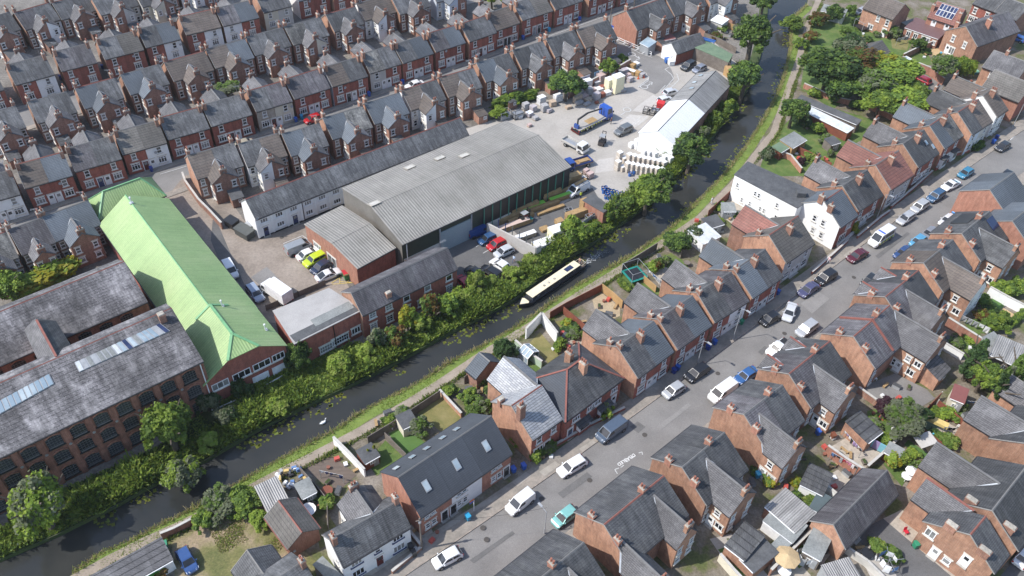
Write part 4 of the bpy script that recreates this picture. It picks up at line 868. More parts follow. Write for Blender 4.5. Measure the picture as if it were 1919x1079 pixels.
# --- yard office with white gable and green felt store
zr, ze = 5.0, 3.3
rl, rr = PX(1258, 80, zr), PX(1312, 61, zr); dn = -dep(rl, rr, PX(1268, 97, ze)); dn = max(2.2, min(4, dn))
yo = gable_house('yard_office', 'small yard office with white gable wall at the yard entrance', 'office', None, rl, rr, zr, ze, dn, 2.6, ('s1', 's8'), ('bf', 'bf'), ('br', 'br'), 'wh', 'br', wins=[('two', 'l', -1, 1.2, .6, 1.0)])
flat_block('green_felt_store', 'open fronted store with green felt roof where window frames lean', 'store', [PX(1296, 86, 3.2), PX(1322, 74, 3.2), PX(1373, 102, 3.2), PX(1365, 116, 3.2)], 3.1, 'fenb', 'feltg')
# --- orange panel store under the canal tree
flat_block('orange_shed', 'orange timber shed beside the dark canal trees', 'shed', [PX(1358, 124, 2.2), PX(1366, 119, 2.2), PX(1374, 124, 2.2), PX(1366, 130, 2.2)], 2.1, 'feny', 'feny')
# --- brick store in the builders yard
flat_block('brick_store', 'small orange brick store with cluttered grey flat roof in the timber yard', 'store', [PX(1092, 375, 3.0), PX(1112, 363, 3.0), PX(1146, 388, 3.0), PX(1131, 398, 3.0)], 2.9, 'bo', 'feltd')
WN = {'bf': 'red brick', 'br': 'red brick', 'wh': 'white', 'cr': 'cream', 'gy': 'grey', 'bl': 'pale blue', 'st': 'stone clad', 'bg': 'red brick', 'bo': 'orange brick'}
RN = {'s1': 'grey slate', 's2': 'slate', 's3': 'dark slate', 's4': 'blue slate', 's5': 'mossy slate', 't1': 'brown tile', 't2': 'red tile', 't3': 'brown tile', 's6': 'pale slate', 's7': 'charcoal'}
def nm(a, T):
 a = [T[x[-1] if isinstance(x, tuple) else x] for x in a]
 return a[0] if a[0] == a[1] else a[0] + ' and ' + a[1]
def row_pairs(rows, front, place, group, lgs='bg'):
 out = []
 # each pair keeps its own place; its angle is steadied by the line of the whole row
 an = []
 for r in rows:
  z = r[3].get('zr', 7.8) if len(r) > 3 else 7.8; an.append(ang(Q(r[0][0], r[0][1], z), Q(r[0][2], r[0][3], z)))
 ft = np.polyfit(range(len(an)), an, 1)
 for i, r in enumerate(rows):
  c, rf, wl = r[0], r[1].split(), r[2].split(); o = r[3] if len(r) > 3 else {}
  zr = o.get('zr', 7.8); rl, rr = Q(c[0], c[1], zr), Q(c[2], c[3], zr)
  th = .35 * an[i] + .65 * float(np.polyval(ft, i)); md = (rl + rr) / 2; hl = (rr - rl).length / 2; dv = Vector((math.cos(th), math.sin(th), 0)) * hl; rl, rr = md - dv, md + dv
  lab = '%s pair, %s roof, %s from left in %s' % (nm(wl, WN), nm(rf, RN), NUM[i], place)
  if len(lab.split()) > 16: lab = '%s pair, %s from left in %s' % (nm(wl, WN), NUM[i], place)
  random.seed(i * 31 + len(place))
  ch = [(-.93, -.6 if front else .5, 1.3, .6, .95, 2), (.93, -.6 if front else .5, 1.3, .6, .95, 2)]
  if o.get('mid'): ch = [(0, -.5, 1.3, .6, 1.3, 3), (-.95, .4, 1.2, .6, .9, 1), (.95, .4, 1.2, .6, .9, 1)]
  wr = {'s1': 's8', 's2': 's8', 's3': 's1', 's4': 's4', 's5': 's8', 't1': 't1', 't3': 't3', 't2': 't2', 's6': 's6'}
  L_ = (rr - rl).length
  if front:
   wings = [dict(s=1, x=0, w=min(4.6, L_ * .62), l=3.6 + random.random() * .6, chim=True, wins=False, roof='s8', walls='br')]
   k = dict(near=wl, far=('br', 'br'), wins=pair_front(o.get('doors', True), o.get('dc', ('ptw', 'ptw')), wk=o.get('wk', 'top3')), wings=wings)
  else:
   wm = o.get('wing', 'br br').split()
   wings = [dict(s=-1, x=o.get('wx', 0), w=min(4.7, L_ * .62), l=o.get('wl', 3.0), walls=wm[0], lwall=wm[0], rwall=wm[1], endmat=(wm[0], wm[1]), roof=wr[rf[0]], roof2=wr[rf[1]], chim=True,
      ext=(2.2 + random.random(), 2.2, random.choice((-.9, .9)), 2.5, 2.0, 'br', random.choice(('s1', 's3', 'feltd', 't1'))) if o.get('ext', 1) else None)]
   k = dict(near=wl, far=('br', 'br'), wins=pair_rear(), wings=wings)
  h = gable_house('house_pair', lab, 'houses', group, rl, rr, zr=zr, ze=o.get('ze', 5.1), dn=o.get('dn', 3.7), df=o.get('df', 3.7), roofs=rf, lg=o.get('lg', lgs), chims=ch, ridge=o.get('ridge', random.choice(('ridr', 'ridg', 'ridg'))), **k)
  if random.random() < .6: link('satellite_dish', DISH, h, (random.choice((-.35, .4, .9)) * L_ / 2, -o.get('dn', 3.7), 3.6 + random.random()), 0)
  if random.random() < .7: link('aerial', AERIAL, h, (random.choice((-.8, .8)) * L_ / 2, .6, zr + .2), random.random() * 3)
  out.append(h)
 return out
# rows of the north-west quarter, each pair by its two ridge ends
ROWA = [((-200, 165, 70, 88), 's1 s1', 'br br'), ((108, 95, 365, 15), 's2 s1', 'br wh', dict(wing='br wh')), ((388, 18, 660, -55), 's1 s1', 'br br'),
  ((685, -15, 970, -88), 's1 s3', 'br gy', dict(wing='br gy')), ((1000, -75, 1265, -142), 's1 s1', 'cr br', dict(wing='cr br', lg='gy')), ((1290, -150, 1560, -215), 's1 s1', 'wh br', dict(wing='wh br', lg='br'))]
row_pairs(ROWA, False, 'the topmost rear row', 'terraced pairs of the top left row')
ROWB = [((-320, 595, -50, 518), 's1 s1', 'bf bf'), ((45, 490, 330, 408), 's1 s1', 'bf wh'), ((395, 385, 660, 325), 's2 s2', 'bf bf'), ((720, 300, 1012, 232), 's1 t3', 'bf bf'),
  ((1030, 215, 1290, 155), 's1 s4', 'bf wh'), ((1335, 120, 1600, 70), 't1 t1', 'bf wh'), ((1612, 60, 1880, 0), 's2 s4', 'wh bf'), ((1915, -35, 2125, -85), 's1 s1', 'cr gy'),
  ((2180, -118, 2410, -172), 's4 s1', 'bf bf', dict(lg='wh')), ((2440, -160, 2670, -225), 's1 s1', 'bf bf')]
for r in ROWB:
 if len(r) < 4: ROWB[ROWB.index(r)] = r + ({},)
for r in ROWB: r[3]['doors'] = False
row_pairs(ROWB, True, 'the upper street row', 'terraced pairs facing the upper street')
ROWC = [((-170, 872, 115, 792), 's1 s1', 'br br'), ((208, 765, 500, 683), 's1 s1', 'br br'), ((562, 658, 855, 580), 's4 s1', 'br br'), ((905, 560, 1195, 478), 's4 s1', 'br br'),
  ((1232, 463, 1530, 380), 't1 t1', 'br br'), ((1545, 367, 1835, 290), 't1 s4', 'br br', dict(ext=0)), ((1845, 275, 2115, 205), 's1 s1', 'br br'), ((2133, 200, 2400, 128), 's5 s1', 'br br', dict(wing='br cr')),
  ((2442, 105, 2660, 45), 's1 s1', 'br br'), ((2672, 25, 2905, -40), 't1 t1', 'wh br', dict(wing='wh br', lg='wh')), ((2935, -20, 3165, -82), 's1 s1', 'br br'), ((3210, -110, 3440, -165), 's4 s1', 'bl br', dict(wing='bl br', lg='bl'))]
row_pairs(ROWC, False, 'the third row', 'terraced pairs of the third row')
ROWD = [((-225, 1355, 75, 1272), 's1 s1', 'wh wh', dict(ridge='ridg')), ((115, 1232, 470, 1138), 't1 s4', 'bf bf'), ((492, 1112, 838, 1018), 's2 s1', 'bf bf', dict(dc=('navy', 'ptw'))), ((850, 985, 1180, 905), 't3 t3', 'bf wh', dict(dc=('dred', 'ptw'))),
  ((1190, 880, 1500, 800), 's1 s1', 'bf bf'), ((1513, 788, 1815, 700), 's1 s1', 'bf bf', dict(dc=('dred', 'ptw'))), ((1848, 682, 2118, 605), 's1 s2', 'st cr', dict(dc=('dred', 'ptw'))), ((2135, 595, 2395, 507), 's2 s2', 'bf bf'),
  ((2420, 502, 2685, 425), 't1 s1', 'bf bf', dict(dc=('ptk', 'ptw'), lg='bl')), ((2702, 405, 2935, 336), 's5 s1', 'gy bf'), ((2950, 335, 3172, 260), 's1 s4', 'bf bf'), ((3195, 250, 3420, 185), 's2 s4', 'bf bf'),
  ((3450, 180, 3645, 110), 's1 s1', 'bf bf', dict(dc=('dred', 'ptw'))), ((3647, 100, 3825, 42), 't1 t1', 'bf bf', dict(dc=('ptk', 'ptk'))), ((3845, 22, 4078, -45), 's1 t3', 'bf bf', dict(dc=('ptg', 'ptk'))),
  ((4095, -52, 4300, -118), 's1 s1', 'bf bf'), ((4350, -122, 4560, -190), 's1 s1', 'bf bf'), ((4580, -195, 4760, -255), 's1 s1', 'bf cr')]
row_pairs(ROWD, True, 'the terraced street row', 'terraced pairs facing the terraced street')
ROWE = [((1405, 1165, 1750, 1065), 't1 s1', 'br br', dict(ze=5.0)), ((1785, 1075, 2085, 998), 's1 t1', 'wh br', dict(wing='wh br', lg='wh')), ((2112, 1000, 2395, 925), 's4 s1', 'br br'), ((2422, 885, 2715, 790), 's4 s5', 'br br'),
  ((2737, 775, 2990, 690), 's4 s4', 'br br'), ((3012, 675, 3268, 590), 't1 s1', 'wh br', dict(wing='wh br', lg='wh')), ((3292, 575, 3550, 508), 't1 s1', 'br br'), ((3572, 470, 3815, 395), 's4 s1', 'br br'),
  ((3842, 375, 4070, 308), 's3 s1', 'br br'), ((4092, 288, 4305, 225), 's1 s1', 'br br'), ((4322, 222, 4560, 150), 't1 s1', 'br br'),
  ((4700, 80, 4965, -18), 's3 s3', 'br br', dict(lg='bo', zr=8.2, dn=4.3, df=4.3)), ((4992, -12, 5235, -90), 's1 s1', 'br br', dict(zr=8.0)), ((5262, -92, 5455, -160), 's1 s1', 'wh br', dict(wing='wh br'))]
row_pairs(ROWE, False, 'the workshop row', 'terraced pairs beside the yard')
ROWG = [((-250, 1835, 40, 1735), 's5 s5', 'br br', dict(lg='br', ext=0)), ((65, 1722, 310, 1628), 's2 s2', 'br br', dict(ext=0)), ((318, 1622, 660, 1500), 's4 s4', 'br br', dict(ext=0))]
row_pairs(ROWG, False, 'the green roof terrace', 'terrace left of the green roof')
# ------------------------------------------------------------------ houses on both sides of the parked road and around the gardens
def HS(label, c, cat='house', name='house', group=None, zr=8.3, ze=5.4, dn=4.35, df=4.35, wa=None, **k):
 rl, rr = Q(c[0], c[1], zr), Q(c[2], c[3], zr)
 if wa:
  for (ax, ay), w in wa:
   z = w.get('zr_', zr - .6); p = Q(ax, ay, z); L = (rr - rl).length; d = (rr - rl).normalized(); w['x'] = (p - (rl + rr) / 2).dot(d) * 2 / L
  k['wings'] = [w for _, w in wa]
 n = len(k.get('roofs', (1, 1)))
 for q in ('near', 'far'):
  if q in k and len(k[q]) < n: k[q] = tuple(k[q]) * n
 if n == 1: k.setdefault('near', ('br',)); k.setdefault('far', ('br',))
 return gable_house(name, label, cat, group, rl, rr, zr, ze, dn, df, **k)
def fw(doors=True, dc=('ptw', 'ptw')): return pair_front(doors, dc, wk='sash')
CM = [(.0, -.9, 1.5, .75, 1.15, 3), (-.96, 1.6, 1.1, .55, .9, 1)]
g1 = 'houses along the near side of the parked road'
# near side, from the bottom of the photograph upwards
HS('white rendered detached house with grey roof and black window sills by the road', (2475, 4045, 2985, 3750), zr=7.3, ze=5.0, dn=2.5, df=2.4, roofs=('s1',), near=('wh',), far=('wh',), lg='wh', rg='wh', group=g1,
 chims=[(-.93, -.3, 1.4, .6, .9, 2), (.93, .1, 1.4, .6, .9, 2)], wins=[('three', 'n', -.62, 3.2, 1.5, 1.3, dict(sill='navy', lintel=None)), ('three', 'n', .62, 3.2, 1.5, 1.3, dict(sill='navy', lintel=None)), ('three', 'n', -.62, .7, 1.7, 1.4, dict(sill='navy', lintel=None)), ('three', 'n', .62, .7, 1.7, 1.4, dict(sill='navy', lintel=None)), ('sash', 'n', 0, 3.2, .8, 1.2, dict(sill='navy', lintel=None)), ('d', 'n', .02, 0, 'dred'), ('two', 'l', -1, 3.1, .6, 1)],
 wa=[((2790, 3850), dict(s=1, w=4.6, l=3.0, walls='wh', roof='s8', roof2='s3', chim=True, zr_=6.9, ze=5.0, hip=0))])
h3 = HS('new terrace of three with long charcoal roof, red ends and a white middle', (2985, 3575, 3680, 3115), cat='terrace', name='terraced_houses', zr=8.5, ze=4.9, dn=4.3, df=4.2, roofs=('s7', 's7', 's7'), near=('bo', 'wh', 'bo'), far=('bo', 'bo', 'bo'), lg='bo', rg='bo', group=g1, ridge='ridg', verge=False,
  wins=[w for o in (-.86, -.18, .60) for w in (('sash', 'n', o, 3.3, .8, 1.0, dict(lintel=None)), ('sash', 'n', o + .12, 3.3, .8, 1.0, dict(lintel=None)), ('sash', 'n', o, .9, .8, 1.1), ('sash', 'n', o + .13, .9, .8, 1.1))] + [('d', 'n', -.5, 0, 'ptk'), ('d', 'n', .0 - .31, 0, 'ptk'), ('d', 'n', .9, 0, 'ptk')])
for x, y in ((799, 911), (855.5, 871), (911, 836)):
 p = on_slope(h3, x, y, -1, 8.5, 4.9, 4.3); skylight(h3, p.x, -1, -p.y, 8.5, 4.9, 4.3, .85, 1.5)
for x, y in ((743, 878), (773, 857), (800, 841), (830, 821), (856, 805)):
 p = on_slope(h3, x, y, 1, 8.5, 4.9, 4.2); skylight(h3, p.x, 1, p.y, 8.5, 4.9, 4.2, .8, 1.1)
HS('brick house with mottled pale slates and a long rear wing above the canal', (3836, 3038, 4060, 2887), zr=8.4, ze=5.4, dn=4.3, df=4.0, roofs=('s6',), near=('bf',), far=('br',), lg='bg', group=g1, ridge='ridr',
 chims=[(-.9, -1.6, 2.6, 1.0, .8, 2), (-.93, 2.4, 1.0, .9, .6, 0)], wins=[('sash', 'n', .5, 3.1, 1.0, 1.5), ('sash', 'n', -.5, 3.1, 1.0, 1.5), ('d', 'n', .1, 0, 'dred'), ('three', 'n', -.5, .6, 1.8, 1.6)],
 wa=[((4005, 2870), dict(s=1, w=6.0, l=3.8, walls='bg', roof='s6', zr_=7.9, ze=5.3, chim=False, wins=False))])
hp = hip_house('hipped_house', 'pair under one big dark hipped roof with red hips and two chimneys', 'house', g1, PX(1062.5, 692.5, 8.4), PX(1086, 676, 8.4), 8.4, 5.2, 4.6, 4.3, 4.6, 4.6, ('s3', 's3', 's2', 's7'), 'bf', 'ridr')
for w in ((-3.6, 3.1, 1.5, 1.0), (.6, 3.1, 1.9, 1.1), (4.4, 3.1, 1.3, 1.0), (-.6, 3.1, 1.5, 1.0)): win(hp, (w[0], -4.6, w[1]), 'n', w[2], w[3], 'three', lintel=None)
for x in (-2.2, 2.2):
 b = MB(); b.box((x, -5.0, .2), (2.4, .8, .6), 'bf'); b.box((x, -5.0, .8), (2.2, .7, 1.2), 'ptw'); b.poly([(x - .95, -5.36, .95), (x + .95, -5.36, .95), (x + .95, -5.36, 1.85), (x - .95, -5.36, 1.85)], 'gl')
 b.slab([(x - 1.4, -5.6, 2.1), (x + 1.4, -5.6, 2.1), (x + 1.4, -4.5, 2.5), (x - 1.4, -4.5, 2.5)], .1, 's3'); b.build('bay_window', hp)
door(hp, (-4.6, -4.6, 0), 'n', 'navy'); door(hp, (4.6, -4.6, 0), 'n', 'ptw')
chimney(hp, .8, -1.2, 6.8, 9.6, .8, 1.1, 'bg', 3); chimney(hp, .8, 1.6, 6.6, 9.4, .8, 1.1, 'bg', 3)
PR = [((4630, 2596, 4900, 2405), 's3 s4', 'bf bf', (4700, 2490), 's8', 'brick pair with dark then blue slate halves, next right of the red hipped roof'), ((4935, 2390, 5190, 2215), 's2 s4', 'bf bf', (5020, 2295), 's8', 'brick pair with purple and blue slate halves, above the two blue bins'),
 ((5225, 2190, 5480, 2035), 's3 s2', 'bf wh', (5285, 2110), 's8', 'dark roofed pair with one white front beside the tall lamp post'), ((5505, 2020, 5735, 1865), 's4 s3', 'bf bf', (5570, 1935), 's4', 'brick pair with blue green slate half, just below the tan tiled roof')]
for c, rf, wl, ap, wr_, lab in PR:
 HS(lab, c, name='house_pair', cat='houses', roofs=tuple(rf.split()), near=tuple(wl.split()), lg='bg', group=g1, chims=CM + [(-.96, -.2, .9, .5, .9, 1)], wins=fw(True), wa=[(ap, dict(s=1, w=5.0, l=3.5, walls='bg', roof=wr_, zr_=7.7, ze=5.3, chim=False, wins=False))])
h = HS('white fronted pair with tan tiled roof and big red tiled rear wing', (5765, 1760, 5982, 1617), name='house_pair', cat='houses', zr=8.5, roofs=('t3',), near=('gy',), far=('br',), lg='bg', ridge='ridr', group=g1, chims=[(.05, -1.2, 1.5, .8, 1.1, 2), (-.95, 2.0, 1.1, .55, .9, 1)], wins=fw(), wa=[((5825, 1680), dict(s=1, w=5.6, l=3.8, walls='br', endmat='wh', roof='t2', roof2='t2', zr_=7.9, ze=5.3, chim=False, wins=False))])
HS('white painted end house with tall blank white gable facing the road corner', (6177, 1504, 6309, 1416), zr=8.6, ze=5.5, roofs=('s4',), near=('bf',), far=('wh',), lg='wh', ridge='ridr', group=g1, chims=[(-.97, .6, 1.3, .6, 1.0, 1), (-.97, -1.6, 1.2, .6, 1.0, 1)], wins=[('sash', 'l', -1.2, 3.6, .8, 1.3), ('sash', 'l', .6, 3.6, .8, 1.3), ('sash', 'l', -1.6, 1.0, .8, 1.3), ('sash', 'l', .2, 1.0, .8, 1.3), ('three', 'n', .3, 3.2, 1.6, 1.5), ('three', 'n', -.1, .6, 2.2, 1.8)])
fbw = flat_block('white_flat_roofed_building', 'long white rear building with dark flat felt roof near the towpath', 'building', [PX(1377, 327, 5.8), PX(1402, 303, 5.8), PX(1533, 362, 5.8), PX(1494, 389, 5.8)], 5.7, 'wh', 'feltd')
A_, B_ = PX(1377, 327, 5.8), PX(1494, 389, 5.8)
for t, z in ((.08, 3.4), (.2, .8), (.37, 3.6), (.43, 3.6), (.33, .9), (.5, 1.0), (.56, 1.0), (.75, 1.0), (.85, 1.0), (.72, 3.6)): wall_win(fbw, A_, B_, t, z, .6, 1.1, 'sash', lintel=None)
b = MB(); b.box((0, 0, 0), (1.6, 1.2, .9), 'feltd'); b.build('roof_hatch', fbw, local(fbw, PX(1500, 366, 5.9)))
UP = [((6315, 1390, 6500, 1270), 's3 s3', 'bf bf', (6365, 1320), 's8', 'dark slate pair next right of the white gable, yellow shrub in front'), ((6563, 1235, 6735, 1127), 't2 t2', 'gy gy', (6610, 1180), 't2', 'pair with bright red tiled roof and pale rendered front'),
 ((6768, 1075, 6925, 970), 's3 s3', 'bf bf', (6820, 1030), 's8', 'dark slate pair with two roof windows, just above the red tiled one'), ((6968, 940, 7110, 844), 's4 s5', 'bf bf', (7030, 880), 's4', 'pair with blue and lichen grey roof halves and white bays'),
 ((7180, 839, 7334, 743), 's3 t1', 'bl gy', (7235, 760), 's3', 'pair with dark and brown roof halves, pale blue front'), ((7369, 713, 7451, 658), 't1 t1', 'wh wh', (7400, 670), 't1', 'brown tiled house with white gable, farthest up the near side of the road')]
for i, (c, rf, wl, ap, wr_, lab) in enumerate(UP):
 wm = 'wh' if i == 5 else 'bg'
 h = HS(lab, c, name='house_pair', cat='houses', zr=8.4, roofs=tuple(rf.split()), near=tuple(wl.split()), lg='wh' if i == 5 else 'bg', group=g1, chims=CM, wins=fw(True), ridge='ridr' if i in (3, 4) else 'ridg', wa=[(ap, dict(s=1, w=5.0, l=4.4, walls=wm, roof=wr_, zr_=7.6, ze=5.2, chim=(i != 1), wins=False, flash='lead'))])
 if i == 2:
  for x, y in ((1735, 268), (1748, 275)): p = on_slope(h, x, y, -1, 8.4, 5.4, 4.35); skylight(h, p.x, -1, -p.y, 8.4, 5.4, 4.35, .7, 1.0)
 if i == 3:
  for s in (-.55, .55):
   b = MB(); x = s * h['L'] / 2; b.box((x, -4.75, .1), (2.0, .8, 2.2), 'ptw'); b.poly([(x - .85, -5.17, .8), (x + .85, -5.17, .8), (x + .85, -5.17, 2.0), (x - .85, -5.17, 2.0)], 'gl'); b.box((x, -4.8, 2.3), (2.3, 1.1, .2), 'feltd'); b.build('bay_window', h)
HS('large red brick house with plain brown hipped side, at the top right corner', (7460, 520, 7740, 628), zr=8.0, ze=5.2, dn=4.0, df=4.0, roofs=('t3',), near=('bo',), lg='bo', rg='bf', ridge='ridg')
# far side of the parked road, rear wings towards us
g2 = 'houses along the far side of the parked road'
CF = [(-.96, 2.2, .9, .6, .95, 2, 'bo'), (-.96, -2.2, .9, .6, .95, 2, 'bo'), (.3, .3, 1.0, .6, .9, 2, 'bo')]
FS = [((3700, 4625, 4375, 4065), ('s3', 's3'), [((4330, 4330), dict(w=3.6, l=3.0, x=.6))], 'dark slated house cut off by the bottom edge, right of the small white car'),
 ((4530, 3930, 4975, 3565), ('s3', 's3'), [((5045, 3840), dict(w=3.7, l=2.4, roof='s8', roof2='s3')), ((4720, 4110), dict(w=4.0, l=4.8, roof='s8', roof2='s1', zr_=6.9, ze=4.9))], 'dark slated house with red ridge opposite the disabled parking bay'),  # wing slopes: pale slate left, dark right, sun and shade put into colour
 ((5115, 3500, 5430, 3240), ('s3', 's3'), [((5345, 3480), dict(w=5.4, l=3.1, roof='s8', roof2='s3'))], 'house with streaked dark roof and pale wing, just right of the disabled bay'),
 ((5580, 3105, 5865, 2885), ('s2', 's3'), [((5805, 3190), dict(w=5.2, l=3.2, roof='s8', roof2='s3'))], 'house behind the white van parked on the far side of the road'),
 ((5915, 2800, 6220, 2555), ('s2', 's3'), [((6110, 2740), dict(w=5.4, l=2.8, roof='s8', roof2='s3'))], 'house with red front gablet behind the white pickup'),
 ((6400, 2520, 6668, 2288), ('s2', 's2'), [((6735, 2345), dict(w=6.4, l=4.5, roof='s8', roof2='s8', ext=(2.6, 3.6, -.6, 3.6, 2.6, 'bg', 's8')))], 'house with red coping across its roof and a grey courtyard behind'),
 ((6638, 2223, 6884, 2025), ('s2', 's3'), [((6796, 2174), dict(w=5.4, l=3.0, roof='s8', roof2='s3'))], 'house with two small red ridged front gablets over the road'),
 ((6924, 1969, 7142, 1794), ('t1', 's3'), [((7076, 1932), dict(w=5.2, l=4.0, roof='t1', roof2='t1', endmat='wh'))], 'half brown tiled, half dark slated house with brown tiled rear wing'),
 ((7210, 1748, 7417, 1581), ('s1', 's3'), [((7338, 1708), dict(w=6.0, l=3.4, roof='s1', roof2='s1'))], 'house with black solar panels on both slopes of its roof'),
 ((7590, 1655, 7770, 1512), ('s4', 's4'), [], 'new red brick house with blue grey slates at the right edge'),
 ((7420, 1420, 7600, 1290), ('s4', 's4'), [], 'blue slated house with white verge, farthest up the far side of the road')]
FH = []
for i, (c, rf, wa, lab) in enumerate(FS):
 for ap, w in wa:
  w.setdefault('zr_', 7.8); w.setdefault('ze', 5.2); w.setdefault('walls', 'bg'); w.setdefault('chim', True); w['s'] = -1; w['cmat'] = 'bg'
 h = HS(lab, c, name='house', cat='house', group=g2, zr=8.4, dn=4.6, df=4.6, roofs=rf, near=('br', 'br'), far=('bf', 'bf'), lg='bo' if i > 8 else 'bg', chims=CF if i < 9 else [], wins=pair_rear() if i < 9 else [], ridge='ridr' if i in (1, 4, 5, 6) else 'ridg', wa=wa)
 FH.append(h); L = h['L']
 if i == 5:
  b = MB(); x = .0
  b.bar((x, -4.7, 5.5), (x, 0, 8.6), .3, 'ridr', .25); b.bar((x, 4.7, 5.5), (x, 0, 8.6), .3, 'ridr', .25); b.build('coping', h)
 if i in (4, 6):
  for x in (-.62, .5):
   b = MB(); xx = x * L / 2; b.slab([(xx, 4.9, 7.0), (xx - 1.6, 4.9, 5.5), (xx - 1.6, 4.2, 5.6), (xx, 2.0, 7.0)], .1, 's8'); b.slab([(xx + 1.6, 4.2, 5.6), (xx + 1.6, 4.9, 5.5), (xx, 4.9, 7.0), (xx, 2.0, 7.0)], .1, 's8')
   b.bar((xx, 4.9, 7.08), (xx, 2.0, 7.08), .25, 'ridr', .12); b.bar((xx, 2.0, 7.1), (xx - 1.6, 4.2, 5.7), .16, 'lead', .06); b.bar((xx, 2.0, 7.1), (xx + 1.6, 4.2, 5.7), .16, 'lead', .06); b.poly([(xx - 1.5, 4.85, 5.4), (xx + 1.5, 4.85, 5.4), (xx, 4.85, 6.9)], 'bf'); b.build('gablet', h)
 if i == 8:
  sl = 3.0 / 4.6
  for s, x0, x1, d0, d1 in ((1, -.15 * L / 2, .75 * L / 2, 1.0, 3.6), (-1, .5 * L / 2, .95 * L / 2, .8, 2.6)):
   b = MB(); P = [(x0, s * d1, 8.4 - sl * d1 + .18), (x1, s * d1, 8.4 - sl * d1 + .18), (x1, s * d0, 8.4 - sl * d0 + .18), (x0, s * d0, 8.4 - sl * d0 + .18)]; b.slab(P if s < 0 else P[::-1], .06, M['ptk'] if s > 0 else 'pv'); b.build('solar_panel', h)
# bottom right corner
HS('brick house with large lit gable wall and red ridge in the bottom right corner', (7276, 4006, 7390, 3869), zr=8.3, ze=5.2, dn=4.2, df=4.8, roofs=('s3',), near=('bf',), far=('bg',), lg='bg', ridge='ridr', chims=[(-.9, 2.2, .9, .7, 1.4, 0), (-.9, -2.2, .9, .7, 1.4, 0)],
 wins=[('d', 'l', 2.0, .1), ('top', 'l', .4, .9, 1.0, 1.2), ('d', 'l', -1.2, 2.6), ('two', 'l', 3.6, 3.2, 1.3, 1.5)], wa=[((7330, 3850), dict(s=1, w=4.4, l=3.0, walls='bg', roof='s8', ridge='ridr', chim=False, wins=False, zr_=7.4, ze=5.0))])
HS('dark slated house with thin pale ridge, upper neighbour in the bottom right corner', (7440, 3825, 7700, 3490), zr=8.6, ze=5.3, dn=4.6, df=5.0, roofs=('s3',), near=('bf',), far=('bg',), lg='bg', chims=[(-.9, 2.5, .9, .7, 1.4, 0), (-.9, -2.5, .9, .7, 1.4, 0)], wa=[((7515, 3640), dict(s=1, w=5.6, l=4.9, walls='bg', roof='s8', roof2='s3', chim=False, wins=False, zr_=7.8, ze=5.2))])
HS('house at the right edge with a long slated wing over the small gardens', (7760, 3330, 7960, 3070), zr=8.6, ze=5.3, dn=4.6, df=4.6, roofs=('s3',), near=('bf',), far=('bg',), lg='bg', wa=[((7790, 3230), dict(s=1, w=6.0, l=4.2, walls='bg', roof='s8', roof2='s3', chim=False, wins=False, zr_=7.8, ze=5.3))])
HS('low slated wing with brick end at the right edge, above the small gardens', (7560, 2790, 7780, 2935), name='rear_wing', cat='outbuilding', zr=5.6, ze=3.6, dn=2.4, df=2.2, roofs=('s8',), near=('bg',), lg='bg')
bn = HS('long slated brick barn with bluish repair streaks among the yards', (6250, 3930, 6650, 3525), name='barn', cat='barn', zr=5.6, ze=3.3, dn=2.4, df=2.5, roofs=('s2',), near=('bg',), far=('br',), lg='bg', wins=[('d', 'n', -.3, 0, 'ptg')])
# top right corner streets
g3 = 'houses around the top right corner'
HS('brick house with two arched white windows at the top of the gardens', (6560, -55, 6785, 30), zr=8.0, ze=5.3, dn=4.0, df=4.2, roofs=('t1',), near=('bg',), rg='br', group=g3, wins=[('sash', 'n', .1, 3.2, .9, 1.5), ('sash', 'n', .72, 3.0, .9, 1.5), ('d', 'n', .7, 0), ('two', 'n', -.2, .7, 1.4, 1.1)])
hs = HS('red house with brown roof carrying ten blue solar panels', (7030, 5, 7235, 68), zr=7.9, ze=5.2, dn=4.2, df=4.2, roofs=('t2',), near=('bo',), group=g3, chims=[(-.97, -2.5, 1.6, .8, .8, 1, 'bo'), (.98, -2.5, 1.6, .8, .8, 1, 'bo')], wins=[('d', 'n', -.45, 2.7), ('d', 'n', .5, 2.7)])
sl = 2.7 / 4.2; Lh = hs['L']
for i in range(5):
 for j in range(2):
  b = MB(); x0, x1 = (-.62 + i * .25) * Lh / 2, (-.62 + i * .25 + .225) * Lh / 2; d0, d1 = (.5 + j * 1.55), (.5 + j * 1.55 + 1.45)
  b.slab([(x0, -d1, 7.9 - sl * d1 + .22), (x1, -d1, 7.9 - sl * d1 + .22), (x1, -d0, 7.9 - sl * d0 + .22), (x0, -d0, 7.9 - sl * d0 + .22)], .06, 'ptw')
  e_ = .05; b.poly([(x0 + e_, -d1 + e_, 7.9 - sl * (d1 - e_) + .225), (x1 - e_, -d1 + e_, 7.9 - sl * (d1 - e_) + .225), (x1 - e_, -d0 - e_, 7.9 - sl * (d0 + e_) + .225), (x0 + e_, -d0 - e_, 7.9 - sl * (d0 + e_) + .225)], 'pv'); b.build('solar_panel', hs)
HS('large orange brick house with lit gable, right of the solar panel roof', (7240, 195, 7560, 85), zr=8.2, ze=5.2, dn=4.6, df=4.4, roofs=('s2', 's2'), near=('br', 'br'), lg='bg', group=g3, chims=[(-.2, -1.6, 2.0, .5, 1.3, 2, 'bo'), (-.9, 2.6, 1.6, .6, .9, 2, 'bo')], wins=[('sash', 'l', 1.8, 3.4, .9, 1.5), ('sash', 'l', -1.6, 3.2, .9, 1.5), ('d', 'l', 2.2, 0), ('two', 'l', 1.0, .4, 1.4, 1.8)])
